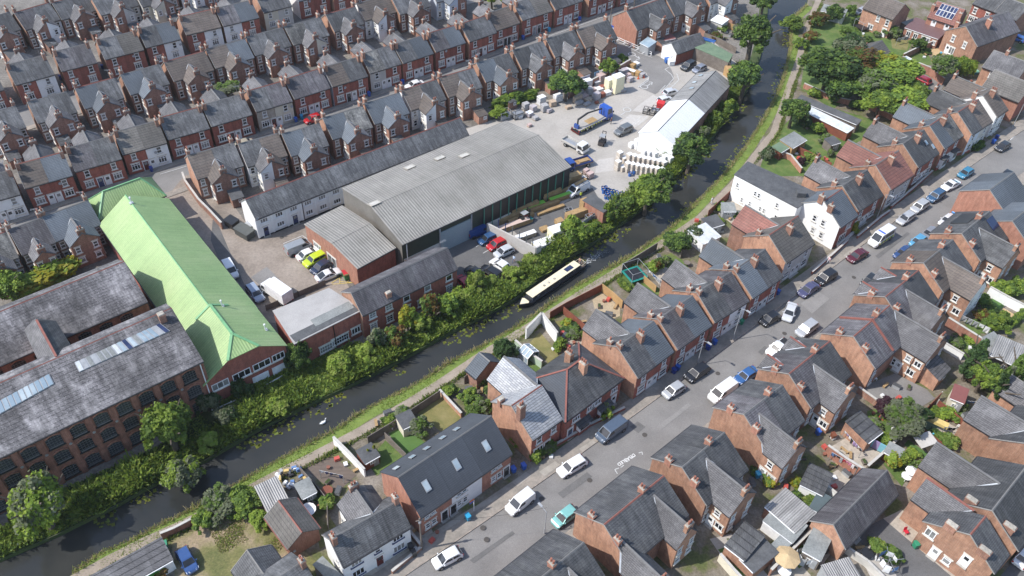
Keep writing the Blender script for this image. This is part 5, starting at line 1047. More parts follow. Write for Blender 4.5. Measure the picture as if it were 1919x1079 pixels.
HS('grey slated brick house at the right edge below the blue car', (7455, 375, 7720, 470), zr=7.6, ze=5.0, dn=4.0, df=4.0, roofs=('s8',), near=('bg',), rg='br', group=g3, chims=[(-.3, .2, 1.2, .7, .9, 2)], wins=[('sash', 'n', -.4, 3.0, .9, 1.4)])
for i, c in enumerate(((7390, -80, 7545, -22), (7552, -19, 7720, 44))):
 HS(['red terrace pair with white windows across the corner street', 'red terrace pair at the top right corner, white porches'][i], c, name='house_pair', cat='houses', zr=7.9, roofs=('s1', 's1'), near=('bf', 'bf'), group=g3, wins=pair_front(True, ('dred', 'ptw')))
bg_ = HS('brown tiled bungalow half hidden behind garden trees', (6428, 400, 6612, 300), name='bungalow', cat='bungalow', zr=5.0, ze=2.7, dn=3.6, df=3.4, roofs=('t3',), near=('bg',), lg='bg', chims=[(-.6, 1.0, .8, .5, .5, 1), (.0, 1.0, .8, .5, .5, 1)])
# bottom left corner
HS('slated house cut off by the bottom edge beside the white house', (2000, 4392, 2270, 4204), zr=7.2, ze=5.0, dn=3.2, df=3.0, roofs=('s1',), near=('br',), chims=[(.9, -.3, 1.3, .6, .9, 2)])
HS('grey slated outhouse with hipped look at the bottom edge of the scrub', (1856, 4124, 2020, 4360), name='outhouse', cat='outbuilding', zr=5.2, ze=3.4, dn=2.3, df=2.6, roofs=('s1',), near=('br',), lg='br')
HS('garage with pinkish tiled roof and red ridge beside the scrub plot', (2090, 3752, 2264, 3986), name='garage', cat='garage', zr=4.2, ze=2.7, dn=2.1, df=2.1, roofs=('t3',), near=('bo',), far=('bo',), lg='bo', rg='bo', ridge='ridr', gutter='ridr')
HS('small blue slated annexe behind the mottled slate house', (3592, 2640, 3672, 2706), name='annexe', cat='outbuilding', zr=4.6, ze=2.9, dn=2.6, df=2.0, roofs=('s4',), near=('br',), lg='br', verge=False)
# ------------------------------------------------------------------ vehicles
TYRE = plain('tyre_rubber', (0.018, 0.018, 0.019), 0.85); RIM = plain('alloy_rim', (0.38, 0.39, 0.40), 0.35, 0.8); TRIM = plain('black_trim', (0.02, 0.02, 0.022), 0.6)
HL = plain('headlight_lens', (0.72, 0.74, 0.76), 0.12); TL = plain('tail_light_lens', (0.35, 0.012, 0.012), 0.2); PLW = plain('number_plate', (0.65, 0.64, 0.55), 0.5)
KIND = {   # length, width, height, sill, bonnet z, belt z, boot z, (greenhouse rear base, rear top, front top, front base) as fractions of length from the rear
 'hatch': (3.95, 1.72, 1.48, .24, .86, .92, .95, (.02, .13, .60, .78)), 'saloon': (4.6, 1.8, 1.43, .24, .84, .90, .93, (.13, .27, .60, .76)),
 'estate': (4.6, 1.8, 1.47, .24, .85, .92, .95, (.02, .10, .60, .76)), 'suv': (4.5, 1.86, 1.68, .32, 1.02, 1.08, 1.08, (.02, .09, .62, .76)),
 'coupe': (4.65, 1.82, 1.38, .23, .83, .88, .92, (.10, .36, .58, .75)), 'van': (5.1, 1.95, 1.98, .34, 1.12, 1.2, 1.2, (.005, .02, .70, .86)),
 'smallvan': (4.3, 1.8, 1.82, .3, 1.0, 1.08, 1.08, (.005, .02, .62, .80)), 'bigvan': (5.9, 2.0, 2.55, .36, 1.2, 1.3, 1.3, (.005, .02, .74, .87)),
 'pickup': (4.9, 1.85, 1.72, .36, 1.05, 1.1, 1.0, (.40, .44, .64, .78))}
VP = {}
def sub(o, name, b, loc=(0, 0, 0), rz=0): return b.build(name, o, loc, rz)
def make_vehicle(kind, pm, label):
 L, W, Hh, zs, zb, zl, zt, gh = KIND[kind]; van = 'van' in kind
 root = empty({'van': 'parked_van', 'smallvan': 'parked_van', 'bigvan': 'parked_van', 'pickup': 'pickup_truck'}.get(kind, 'parked_car'), (0, 0, 0), 0, label, 'van' if van else 'pickup' if kind == 'pickup' else 'car')
 X = lambda f: -L / 2 + L * f
 st = [(0.0, .78, zs + .1, zt - .18), (.02, .92, zs, zt - .06), (.1, .99, zs, zt), (gh[0] + .02, 1.0, zs, zl), (.5, 1.0, zs, zl), (gh[3], .99, zs, zl - .02), (gh[3] + .06, .985, zs, (zl + zb) / 2), (.93, .95, zs, zb - .06), (.975, .88, zs, zb - .16), (1.0, .72, zs + .08, zb - .32)]
 st.sort(); b = MB(); P = []; w = W / 2
 for f, k, z0, z1 in st:
  P += [(X(f), s * w * k * m, z) for s, m, z in ((-1, .93, z0), (-1, 1.0, z0 + .16), (-1, 1.0, (z0 + z1) / 2), (-1, .97, z1 - .10), (-1, .86, z1), (1, .86, z1), (1, .97, z1 - .10), (1, 1.0, (z0 + z1) / 2), (1, 1.0, z0 + .16), (1, .93, z0))]
 n = 10; F = [(i * n + j, i * n + (j + 1) % n, (i + 1) * n + (j + 1) % n, (i + 1) * n + j) for i in range(len(st) - 1) for j in range(n)]; F += [tuple(range(n)), tuple(range(len(st) * n - 1, (len(st) - 1) * n - 1, -1))]
 b.mesh(P, F, pm)
 # cabin
 rb, rt, ft, fb = [X(f) for f in gh]; wb, wt = w * .93, w * (.80 if not van else .86); zr = Hh
 cab = [(rb, wb, zl - .03), (rt, wt, zr - .06), (rt + .25, wt * .97, zr - .01), ((rt + ft) / 2, wt * .97, zr), (ft - .15, wt * .96, zr - .02), (ft, wt * .97, zr - .07), (fb, wb, zl - .05)]
 P = []
 for x, ww, z in cab: P += [(x, -ww, z), (x, ww, z)]
 P += [(rb, -wb, zl - .05), (rb, wb, zl - .05), (fb, -wb, zl - .07), (fb, wb, zl - .07)]
 m = len(cab); F = [(2 * i, 2 * i + 1, 2 * i + 3, 2 * i + 2) for i in range(m - 1)]; F += [tuple(2 * i for i in range(m)), tuple(2 * i + 1 for i in range(m - 1, -1, -1))]
 b.mesh(P, F, pm)
 for s in (-1, 1): b.box((X(gh[3]) - .25, s * (w + .08), zl - .02), (.14, .16, .14), pm)
 body = b.build('body', root)
 for p in body.data.polygons: p.use_smooth = False
 def glass(name, pts, off):
  g = MB(); a, c, d = Vector(pts[0]), Vector(pts[1]), Vector(pts[2]); nn = (c - a).cross(d - a).normalized() * off; cc = sum((Vector(p) for p in pts), Vector()) / len(pts)
  g.poly([Vector(p) * .88 + cc * .12 + nn for p in pts], 'cg'); return g.build(name, root)
 glass('windscreen', [(fb, -wb, zl - .02), (fb, wb, zl - .02), (ft, wt * .97, zr - .07), (ft, -wt * .97, zr - .07)], .015)
 if kind != 'pickup' and not van or kind == 'bigvan': glass('rear_window', [(rb, wb, zl), (rb, -wb, zl), (rt, -wt, zr - .06), (rt, wt, zr - .06)], .015)
 for s in (-1, 1):
  g = MB(); e = .012
  def sp(x, t): return (x, s * (wb + (wt - wb) * t + e), zl - .03 + (zr - .06 - zl) * t)
  fx = ft + (fb - ft) * .12; mid = rt + (ft - rt) * .55
  if van: qs = [(ft - .75, ft - .72, ft + .02, fb - .28)] if kind != 'bigvan' else [(ft - .9, ft - .88, ft, fb - .2), (rb + .5, rb + .5, ft - 1.1, ft - 1.1)]
  elif kind == 'pickup': qs = [(rb + .1, rt + .08, ft - .02, fb - .3)]
  else: qs = [(rb + .34, rt + .3, mid - .06, mid - .06), (mid + .06, mid + .06, ft - .02, fb - .32)]
  for a, bb, c, d in qs:
   pts = [sp(a, .15), sp(d, .15), sp(c, .86), sp(bb, .86)]; g.poly(pts if s < 0 else pts[::-1], 'cg')
  g.build('side_window', root)
 if kind == 'pickup':
  g = MB(); g.box(((X(.03) + X(.39)) / 2, 0, zt + .02), (L * .36, W * .78, .04), TRIM); g.build('load_bed', root)
 r = .31 if not van else .34
 for fx in (.17, .81):
  for s in (-1, 1):
   g = MB(); g.cyl((0, -.1, 0), (0, .1, 0), r, r, TYRE, 14); t = g.build('wheel', root, (X(fx), s * (w - .07), r)); g = MB(); g.cyl((0, s * .09, 0), (0, s * .115, 0), r * .66, r * .55, RIM, 10); g.build('rim', t)
   g = MB(); g.cyl((0, -.11, 0), (0, .05, 0), r + .07, r + .07, TRIM, 14); g.build('wheel_arch', root, (X(fx), s * (w - .045), r + .02))
 for s in (-1, 1):
  g = MB(); g.mesh([(X(.985), s * w * .42, zb - .28), (X(.96), s * w * .9, zb - .26), (X(.90), s * w * .93, zb - .12), (X(.95), s * w * .46, zb - .12)], [(0, 1, 2, 3)], HL)
  for v in range(4): g.v[v] = (g.v[v][0] + .03, g.v[v][1] * 1.02, g.v[v][2] + .05)
  g.build('headlight', root)
  g = MB(); g.box((X(.012), s * w * .78, zt - .34), (.1, w * .26, .24 if not van else .5), TL); g.build('tail_light', root)
 g = MB(); g.box((X(.992), 0, zs + .16), (.06, .5, .12), PLW); g.box((X(.985), 0, zs + .02), (.08, W * .7, .1), TRIM); g.build('number_plate', root)
 return root
NV = [0]
def car(kind, pname, col, front, rear, label, group=None, z=.55):
 f, r = G(front[0], front[1], z), G(rear[0], rear[1], z); c = (f + r) / 2; th = ang(r, f); pm = paint(pname, col); NV[0] += 1
 if kind not in VP:
  VP[kind] = (make_vehicle(kind, pm, label), pm); o = VP[kind][0]; o.location = (c.x, c.y, .045); o.rotation_euler = (0, 0, th)
  if group: o['group'] = group
 else:
  o = copy_tree(VP[kind][0], (c.x, c.y, .045), th, label, group, 1.0, {VP[kind][1]: pm})
 if not group and 'group' in o: del o['group']
 return o
WHT, SIL, BLK, NAVY, GRY = (.78, .78, .77), (.42, .43, .44), (.016, .016, .018), (.02, .028, .06), (.10, .105, .11)
gp_ = 'cars parked along the road'
for a in [
 ('hatch', 'car_white', WHT, (815, 1058), (861, 1034), 'small white hatchback on the road at the bottom of the picture', gp_),
 ('smallvan', 'van_white', WHT, (945, 966), (1003, 921), 'white panel van parked in front of the new terrace', gp_),
 ('hatch', 'car_teal', (.22, .50, .46), (1038, 984), (1079, 953), 'pale teal hatchback half hidden behind the dark slated roof', gp_),
 ('estate', 'car_white2', WHT, (1047, 889), (1096, 860), 'white estate car parked alone near the disabled bay', gp_),
 ('van', 'van_greyblue', (.085, .115, .16), (1115, 830), (1174, 788), 'grey blue panel van parked outside the hipped house', gp_),
 ('hatch', 'car_silver', SIL, (1243, 744), (1281, 720), 'silver hatchback with black roof panel beside the black estate', gp_),
 ('estate', 'car_black', BLK, (1286, 712), (1326, 686), 'black estate car parked nose down behind a silver hatchback', gp_),
 ('van', 'van_white2', WHT, (1329, 753), (1377, 719), 'white van on the far side kerb, partly behind a slate roof', gp_),
 ('saloon', 'car_blue', (.035, .115, .30), (1378, 717), (1419, 691), 'bright blue saloon in front of the white van', gp_),
 ('hatch', 'car_black2', BLK, (1422, 609), (1462, 587), 'black hatchback near the white fronted pair and tall lamp post', gp_),
 ('saloon', 'car_white3', (.6, .61, .62), (1473, 602), (1486, 568), 'pale silver saloon pulled out at an angle across the road', gp_),
 ('suv', 'car_silver2', SIL, (1494, 630), (1528, 605), 'silver people carrier on the far kerb above the white pickup', gp_),
 ('pickup', 'pickup_white', WHT, (1440, 666), (1476, 640), 'white pickup parked behind the small red ridged gablet', gp_),
 ('saloon', 'car_purple', (.075, .075, .15), (1499, 554), (1530, 532), 'purple blue saloon behind the large black four by four', gp_),
 ('suv', 'car_black3', BLK, (1529, 532), (1565, 510), 'large black four by four next to a walking person', gp_),
 ('hatch', 'car_dark', (.03, .032, .035), (1616, 539), (1641, 516), 'dark hatchback almost hidden behind the red front gablets', gp_),
 ('saloon', 'car_burgundy', (.10, .012, .022), (1590, 489), (1622, 470), 'burgundy saloon parked just below the yellow chequered van', gp_),
 ('estate', 'car_silver3', SIL, (1681, 420), (1713, 399), 'silver estate behind the yellow chequered white van', gp_),
 ('suv', 'car_silver4', SIL, (1707, 399), (1738, 378), 'boxy silver four by four between silver estate and blue car', gp_),
 ('suv', 'car_blue2', (.04, .10, .19), (1738, 378), (1768, 359), 'mid blue four by four between silver one and white coupe', gp_),
 ('coupe', 'car_white4', WHT, (1766, 355), (1797, 339), 'white coupe with black glass roof up the road', gp_),
 ('hatch', 'car_cyan', (.04, .20, .32), (1796, 333), (1822, 317), 'turquoise hatchback with white roof up the road', gp_),
 ('hatch', 'car_dark2', (.028, .03, .034), (1864, 284), (1893, 267), 'dark grey hatchback farthest up the near kerb', gp_),
 ('hatch', 'car_black4', BLK, (1872, 340), (1896, 321), 'black hatchback on the far kerb above a silver saloon', gp_),
 ('saloon', 'car_silver5', SIL, (1848, 355), (1876, 335), 'silver saloon on the far kerb below a black hatchback', gp_),
 ('hatch', 'car_azure', (.05, .23, .52), (1785, 403), (1815, 384), 'bright azure hatchback above the solar panel roof', gp_),
 ('saloon', 'car_white5', (.66, .66, .67), (1760, 424), (1791, 402), 'whitish saloon between azure hatchback and grey saloon', gp_),
 ('saloon', 'car_grey', (.23, .24, .26), (1727, 448), (1756, 427), 'mid grey saloon behind the light blue hatchback', gp_),
 ('hatch', 'car_sky', (.10, .32, .50), (1704, 464), (1735, 442), 'sky blue hatchback with black sunroof on the far kerb', gp_),
 ('saloon', 'car_blue3', (.03, .07, .19), (1677, 485), (1708, 463), 'dark blue saloon, lowest of the visible run on far kerb', gp_),
 ('saloon', 'car_white6', WHT, (1935, 1025), (1909, 1058), 'white car just showing at the right bottom edge', None),
 ('smallvan', 'van_white3', WHT, (442, 524), (423, 491), 'small white van beside the green roof in the works yard', None),
 ('estate', 'car_paleblue', (.30, .35, .43), (488, 562), (469, 537), 'pale blue grey estate beside the green roof and box truck', None),
 ('van', 'van_grey', (.28, .30, .31), (584, 456), (538, 475), 'grey panel van at the end of the works parking row', None),
 ('saloon', 'car_white7', WHT, (601, 467), (557, 486), 'white saloon between grey van and lime green car', None),
 ('suv', 'car_lime', (.50, .62, .02), (571, 498), (610, 478), 'lime green boxy four by four in the works parking row', None),
 ('hatch', 'car_navy', NAVY, (586, 511), (617, 492), 'navy hatchback between the lime car and white coupe', None),
 ('coupe', 'car_white8', (.70, .71, .72), (637, 507), (594, 524), 'white coupe with black roof at the near end of the row', None),
 ('van', 'van_blue', (.012, .055, .23), (922, 427), (877, 441), 'royal blue panel van beside the warehouse shutter', None),
 ('hatch', 'car_blue4', (.03, .085, .20), (896, 456), (932, 440), 'blue hatchback between blue van and red car', None),
 ('hatch', 'car_red', (.46, .012, .018), (911, 468), (951, 449), 'bright red hatchback in front of the concrete yard wall', None),
 ('hatch', 'car_silver6', (.5, .51, .52), (926, 481), (963, 464), 'silver hatchback with black roof beside the red one', None),
 ('saloon', 'car_white9', WHT, (922, 487), (956, 509), 'white saloon parked crosswise near the person in blue', None),
 ('estate', 'car_black5', BLK, (903, 500), (938, 521), 'black estate behind the bush at the canal car park', None),
 ('hatch', 'car_red2', (.40, .012, .02), (860, 520), (877, 538), 'red car at the corner of the brick canal range', None),
 ('hatch', 'car_black6', (.02, .02, .022), (880, 505), (898, 517), 'small black car partly under the bush by the range', None),
 ('suv', 'car_dgrey', (.14, .15, .155), (1153, 252), (1183, 238), 'dark silver four by four in the middle of the builders yard', None),
 ('suv', 'car_black7', (.035, .04, .045), (1277, 131), (1302, 117), 'black car parked in front of leaning white window frames', None),
 ('hatch', 'car_grey2', (.22, .24, .29), (1299, 135), (1322, 124), 'grey hatchback parked next to the black car by the frames', None),
 ('hatch', 'car_silver7', (.55, .56, .57), (1270, 170), (1245, 177), 'silver car beside the grey part of the long shed', None),
 ('hatch', 'car_white10', (.66, .66, .66), (1258, 184), (1235, 191), 'white car tucked against the shed roof edge', None),
 ('estate', 'car_red3', (.30, .012, .025), (1713, 143), (1741, 156), 'dark red estate on the drive behind the big trees', None),
 ('estate', 'car_blue5', (.03, .11, .35), (1889, 66), (1919, 77), 'blue estate at the top right edge by the terrace', None),
 ('hatch', 'car_silver8', (.36, .36, .38), (1600, 27), (1625, 17), 'silver car on a drive at the top of the gardens', None),
 ('hatch', 'car_blue6', (.035, .085, .23), (364, 1074), (338, 1027), 'blue hatchback parked on the sandy scrub plot', None),
 ('hatch', 'car_red4', (.45, .012, .016), (573, 228), (600, 219), 'red car in the terraced street behind chimneys', None),
 ('saloon', 'car_white11', WHT, (762, 164), (792, 155), 'white saloon parked in the terraced street', None),
 ('saloon', 'car_sand', (.40, .36, .28), (440, 275), (470, 266), 'beige car in the terraced street behind the workshop houses', None)]:
 car(*a[:5], a[5], a[6])
# chequered white van
c_ = car('bigvan', 'van_white4', WHT, (1627, 463), (1672, 434), 'white high roofed van with yellow and green squares along its side', None)
yl = flatmat('hivis_yellow', (0.75, 0.72, 0.03), .4); gn = flatmat('hivis_green', (0.02, 0.25, 0.08), .4)
for s in (-1, 1):
 b = MB()
 for i in range(9): b.box((-2.4 + i * .52, s * 1.005, .72 + (i % 2) * .0), (.5, .02, .42), yl if i % 2 == 0 else gn)
 b.build('side_squares', c_)
b = MB(); b.box((.6, 0, 2.5), (.3, 1.4, .14), flatmat('blue_light_bar', (.04, .10, .5), .2)); b.build('light_bar', c_)
# white van with ladders
c_ = car('van', 'van_white5', WHT, (1062, 368), (1103, 346), 'white van with timber on its roof rack and open side door', None)
b = MB()
for y in (-.7, .7): b.bar((-2.3, y, 2.12), (.8, y, 2.12), .07, 'ptk')
for x in (-2.0, -.9, .3): b.bar((x, -.75, 2.14), (x, .75, 2.14), .06, 'ptk')
for i in range(5): b.box((-.7, -.4 + i * .14, 2.2), (3.0, .12, .1), 'timb')
b.build('roof_rack', c_)
b = MB(); b.box((.2, -.99, .5), (.9, .03, 1.2), 'ptk'); b.build('doorway_shade', c_)  # black panel painted in for the unlit van interior
# box truck, tipper, flatbed, crane truck
def truck(name, label, front, rear, cabcol, cablen, cabw, cabh, bed, total, z=.8, wheels=((.18,), (.82,)), r=.42):
 f, rr_ = G(*front, z), G(*rear, z); c = (f + rr_) / 2; root = empty(name, (c.x, c.y, .06), ang(rr_, f), label, 'truck'); x1 = total / 2; pm = paint(*cabcol); b = MB(); w = cabw / 2; x0 = x1 - cablen
 P = [(x0, .45), (x1 - .05, .45), (x1, .6), (x1 - .06, cabh * .52), (x1 - .42 * min(1, cablen / 1.6), cabh - .05), (x1 - .6, cabh), (x0, cabh)]
 b.mesh([(x, -w, zz) for x, zz in P] + [(x, w, zz) for x, zz in P], [tuple(range(6, -1, -1)), tuple(range(7, 14))] + [(i, (i + 1) % 7, (i + 1) % 7 + 7, i + 7) for i in range(7)], pm); b.build('cab', root)
 b = MB(); a, d = P[3], P[4]; b.poly([(a[0] + .01, -w * .9, a[1] + .05), (a[0] + .01, w * .9, a[1] + .05), (d[0] + .02, w * .86, d[1] - .03), (d[0] + .02, -w * .86, d[1] - .03)], 'cg'); b.build('windscreen', root)
 for s in (-1, 1):
  b = MB(); y = s * (w + .01); b.poly([(x0 + .25, y, cabh * .55), (x1 - .3, y, cabh * .55), (x1 - .62, y, cabh - .2), (x0 + .25, y, cabh - .2)], 'cg'); b.build('side_window', root)
  b = MB(); b.box((x1 - .1, s * (w + .16), cabh * .58), (.1, .22, .4), TRIM); b.build('mirror', root)
  b = MB(); b.box((x1 - .01, s * w * .7, .62), (.06, .3, .2), HL); b.build('headlight', root)
  b = MB(); b.box((-x1 + .02, s * w * .8, .7), (.06, .25, .2), TL); b.build('tail_light', root)
 b = MB(); b.box((0 - .2, 0, .5), (total - .6, .9, .25), TRIM); b.build('chassis', root)
 bed(root, -x1, x0 - .12, w)
 for fx in wheels[0] + wheels[1]:
  for s in (-1, 1):
   g = MB(); g.cyl((0, -.14, 0), (0, .14, 0), r, r, TYRE, 14); t = g.build('wheel', root, (x1 - fx * total, s * (w - .14), r)); g = MB(); g.cyl((0, s * .13, 0), (0, s * .16, 0), r * .6, r * .5, RIM, 10); g.build('rim', t)
 return root
def bed_box(root, x0, x1, w):
 b = MB(); b.box(((x0 + x1) / 2, 0, .85), (x1 - x0, w * 2 + .15, 2.15), 'ptw'); b.build('box_body', root); b = MB(); b.box(((x0 + x1) / 2, 0, 3.0), (x1 - x0 - .06, w * 2 + .08, .05), 'whs'); b.build('box_roof', root)
def bed_flat(col, hh, boards=None):
 def f(root, x0, x1, w):
  b = MB(); b.box(((x0 + x1) / 2, 0, .85), (x1 - x0, w * 2, .14), 'timb' if boards else 'steel'); b.build('deck', root)
  for s in (-1, 1): b = MB(); b.box(((x0 + x1) / 2, s * (w - .03), 1.0), (x1 - x0, .06, hh), col); b.build('dropside', root)
  b = MB(); b.box((x0 + .03, 0, 1.0), (.06, w * 2, hh), col); b.build('tailboard', root)
  b = MB(); b.box((x1 - .05, 0, 1.0), (.08, w * 2, 1.0), col); b.build('headboard', root)
  if boards: b = MB(); b.box(((x0 + x1) / 2 - .3, .1, 1.0), (2.2, 1.0, .4), boards); b.build('load', root)
 return f
truck('box_truck', 'white box truck in the works yard beside the flat roof', (497, 535), (541, 566), ('truck_white', WHT), 1.5, 2.0, 2.1, bed_box, 6.2)
truck('tipper_truck', 'white tipper truck with empty brown bed in the builders yard', (1098, 283), (1058, 262), ('truck_white', WHT), 1.9, 2.0, 2.1, bed_flat('gy', .4, None), 6.0)
truck('flatbed_truck', 'blue dropside flatbed truck at the corner of the warehouse', (1066, 312), (1099, 302), ('truck_blue', (.02, .07, .30)), 1.7, 2.1, 2.2, bed_flat(flatmat('blue_dropside', (.03, .07, .25)), .45, 'timb'), 6.0)
def bed_crane(root, x0, x1, w):
 bl = flatmat('blue_dropside', (.03, .07, .25)); b = MB(); b.box(((x0 + x1) / 2, 0, 1.0), (x1 - x0, w * 2, .16), 'conc'); b.build('deck', root); b = MB(); b.box(((x0 + x1) / 2 + .6, .1, 1.17), (2.6, 1.6, .05), 'timb'); b.build('deck_mat', root)
 for s in (-1, 1):
  b = MB(); b.box(((x0 + x1) / 2, s * (w - .02), .72), (x1 - x0, .05, .36), 'navy')
  for i in range(9): b.box((x0 + .6 + i * .75, s * (w + .012), .78), (.34, .02, .24), yl)
  b.build('side_guard', root)
 b = MB(); b.box((x0 + .25, 0, 1.1), (.5, 1.2, .9), bl); b.cyl((x0 + .5, 0, 1.0), (x0 + .5, 0, 3.2), .2, .16, TRIM, 8); b.bar((x0 + .5, 0, 3.1), (x0 + 3.4, .0, 3.6), .3, TRIM); b.bar((x0 + 3.4, 0, 3.6), (x1 - .3, .1, 2.9), .24, TRIM); b.bar((x1 - .3, .1, 2.9), (x1 - .3, .1, 1.4), .12, TRIM); b.build('crane_arm', root)
 b = MB(); b.box((x0 + .1, 0, .4), (.3, 2.6, .2), TRIM); b.box((x0 - .1, 0, .25), (.35, 2.5, .12), 'dred'); b.build('outrigger', root)
truck('crane_truck', 'large blue flatbed lorry with folded black crane in the builders yard', (1145, 210), (1074, 245), ('truck_blue2', (.015, .085, .42)), 1.9, 2.45, 3.1, bed_crane, 10.2, .9, ((.12,), (.62, .76)), .5)
# forklifts
def forklift(label, p, th, col):
 c = G(*p); root = empty('forklift', (c.x, c.y, .06), th, label, 'forklift', None); b = MB(); b.box((-.2, 0, .3), (1.9, 1.15, .7), col); b.box((-.85, 0, .95), (.6, 1.1, .35), TRIM); b.build('body', root)
 b = MB()
 for x in (-.95, .55):
  for y in (-.5, .5): b.bar((x, y, .9), (x * .8, y * .95, 2.15), .08, TRIM)
 b.box((-.15, 0, 2.12), (1.3, 1.1, .07), 'ptg'); b.build('overhead_guard', root); b = MB()
 for y in (-.35, .35): b.bar((.95, y, .1), (.95, y, 2.6), .13, TRIM)
 b.bar((.95, -.35, 2.55), (.95, .35, 2.55), .1, TRIM); b.bar((.95, -.35, 1.4), (.95, .35, 1.4), .1, TRIM); b.build('mast', root); b = MB()
 for y in (-.3, .3): b.box((1.5, y, .12), (1.1, .12, .06), TRIM)
 b.build('fork', root); b = MB(); b.box((-.3, 0, 1.0), (.5, .5, .12), TRIM); b.box((-.52, 0, 1.05), (.1, .5, .5), TRIM); b.build('seat', root)
 for x in (-.75, .6):
  for s in (-1, 1): g = MB(); g.cyl((0, -.12, 0), (0, .12, 0), .3, .3, TYRE, 12); g.build('wheel', root, (x, s * .52, .3))
forklift('dark forklift standing alone in the builders yard', (1128, 270), 1.2, flatmat('dark_machine_paint', (.06, .05, .05)))
forklift('red forklift among the timber stacks', (983, 415), .8, flatmat('red_machine_paint', (.42, .05, .03)))
# ------------------------------------------------------------------ walls, fences, sheds, yard goods, street furniture, people
def fence(name, label, cat, P, h, mat, th=.08, posts=None, group=None, cap=None, z=0.0, panel='panel', pm=None):
 W = wpts(P); c = W[len(W) // 2]; root = empty(name, (c.x, c.y, z), 0, label, cat, group); b = MB()
 for p, q in zip(W, W[1:]): b.bar((p.x - c.x, p.y - c.y, h / 2), (q.x - c.x, q.y - c.y, h / 2), th, mat, h)
 b.build(panel, root)
 if cap:
  b = MB()
  for p, q in zip(W, W[1:]): b.bar((p.x - c.x, p.y - c.y, h + .04), (q.x - c.x, q.y - c.y, h + .04), th + .12, cap, .09)
  b.build('coping', root)
 if posts:
  for p, q in zip(W, W[1:]):
   n = max(1, int((q - p).length / posts))
   for i in range(n + 1): r_ = p.lerp(q, i / n); b = MB(); b.box((0, 0, 0), (.13, .13, h + .12), pm or 'mort'); b.build('post', root, (r_.x - c.x, r_.y - c.y, 0))
 return root
def wall(label, P, h, mat='br', th=.24, cap='mort'): return fence('garden_wall', label, 'wall', P, h, mat, th, None, None, cap, panel='wall')
F_ = 'fence'
fence('concrete_wall', 'pale concrete retaining wall with steel posts between car park and timber yard', 'wall', [(913, 441), (1003, 487), (1012, 482)], 2.9, 'concw', .3, panel='wall')
for i, (p, l) in enumerate((((934, 426), 'left end'), ((947, 433), 'second'), ((960, 440), 'third'), ((973, 447), 'fourth'), ((986, 454), 'fifth'), ((998, 460), 'right end'))):
 c = G(p[0], p[1], 2.9); b = MB(); b.box((0, 0, 0), (.16, .16, 1.9), 'bar' if i > 1 else 'navy'); tag(b.build('steel_post', None, (c.x, c.y, 2.8)), 'upright steel post on the concrete wall, %s of the run' % l, 'post', 'steel posts on the concrete wall')
fence('palisade_fence', 'grey metal fence of the timber yard along the canal', F_, [(1010, 480), (1060, 452), (1110, 415), (1140, 396)], 1.8, 'ptg', .06, 2.6, None, None, 0, 'panel', 'steel')
fence('railing', 'white low railing on the bank below the green works', 'railing', [(400, 775), (470, 745), (510, 722), (540, 705)], .9, 'ptw', .05, 2.0, None, None, 0, 'rail', 'ptw')
fence('wire_fence', 'rusty wire fence between box truck and flat roof', F_, [(500, 582), (560, 556), (610, 535)], 1.2, 'fenb', .03, 2.5, None, None, 0, 'mesh', 'fenb')
wall('curved brick wall with railing beside the street end of the works yard', [(345, 335), (350, 350), (375, 385), (395, 405), (418, 430)], 1.6, 'br'); wall('brick yard wall behind the upper block stacks', [(1065, 185), (1105, 165), (1150, 143), (1180, 125)], 2.0, 'br')
wall('low red front wall beside the pale fronted pair', [(1520, 515), (1560, 480), (1587, 455)], .8, 'bf'); wall('low red front wall below the yellow shrub', [(1605, 448), (1650, 410), (1665, 400)], .8, 'bf'); wall('white topped low wall in front of the white gable', [(1568, 465), (1600, 438)], .8, 'wh'); wall('low front wall below the red tiled house', [(1668, 392), (1712, 355), (1745, 325)], .8, 'bf'); wall('low front wall below the white bays', [(1752, 320), (1790, 292), (1815, 285)], .8, 'bf'); wall('low front wall of the bay windows beside the blue van', [(1040, 838), (1105, 800), (1170, 768)], .7, 'bf'); wall('low patterned front wall of the white detached house', [(735, 1076), (790, 1030)], .8, 'br'); wall('short brick side wall beside the white detached house', [(790, 1030), (770, 1005)], 1.2, 'br')
wall('tall white garden wall with a dark window by the towpath', [(985, 635), (1014, 605), (1043, 643)], 2.4, 'wh'); wall('white and brick garden wall dividing deck and lawn', [(627, 832), (655, 860), (685, 893)], 1.7, 'wh'); wall('pale green garden wall beside the small dry lawn', [(965, 650), (990, 672), (1015, 690)], 1.6, flatmat('pale_green_render', (.40, .50, .38), .8)); wall('short brick garden wall beside the dry lawn', [(824, 738), (865, 782)], 1.0, 'bg'); wall('brick garden wall with slab coping by the scrub plot', [(515, 985), (545, 1030), (556, 1045)], 1.4, 'bo'); wall('dark brick wall between scrub plot and towpath', [(305, 1010), (330, 1000), (372, 978)], 1.4, 'bm')
wall('long sunlit brick wall of the upper drive', [(1685, 118), (1740, 140), (1765, 160)], 1.9, 'bo'); wall('brick wall beside the pale deck garden', [(1690, 112), (1725, 95), (1765, 80)], 1.6, 'br'); wall('vegetable plot brick wall near the grove', [(1505, 165), (1560, 190), (1630, 205), (1670, 225)], 1.3, 'bo'); wall('garden wall beside the orange fence near the red tiled house', [(1440, 285), (1480, 300), (1500, 325)], 1.3, 'bo')
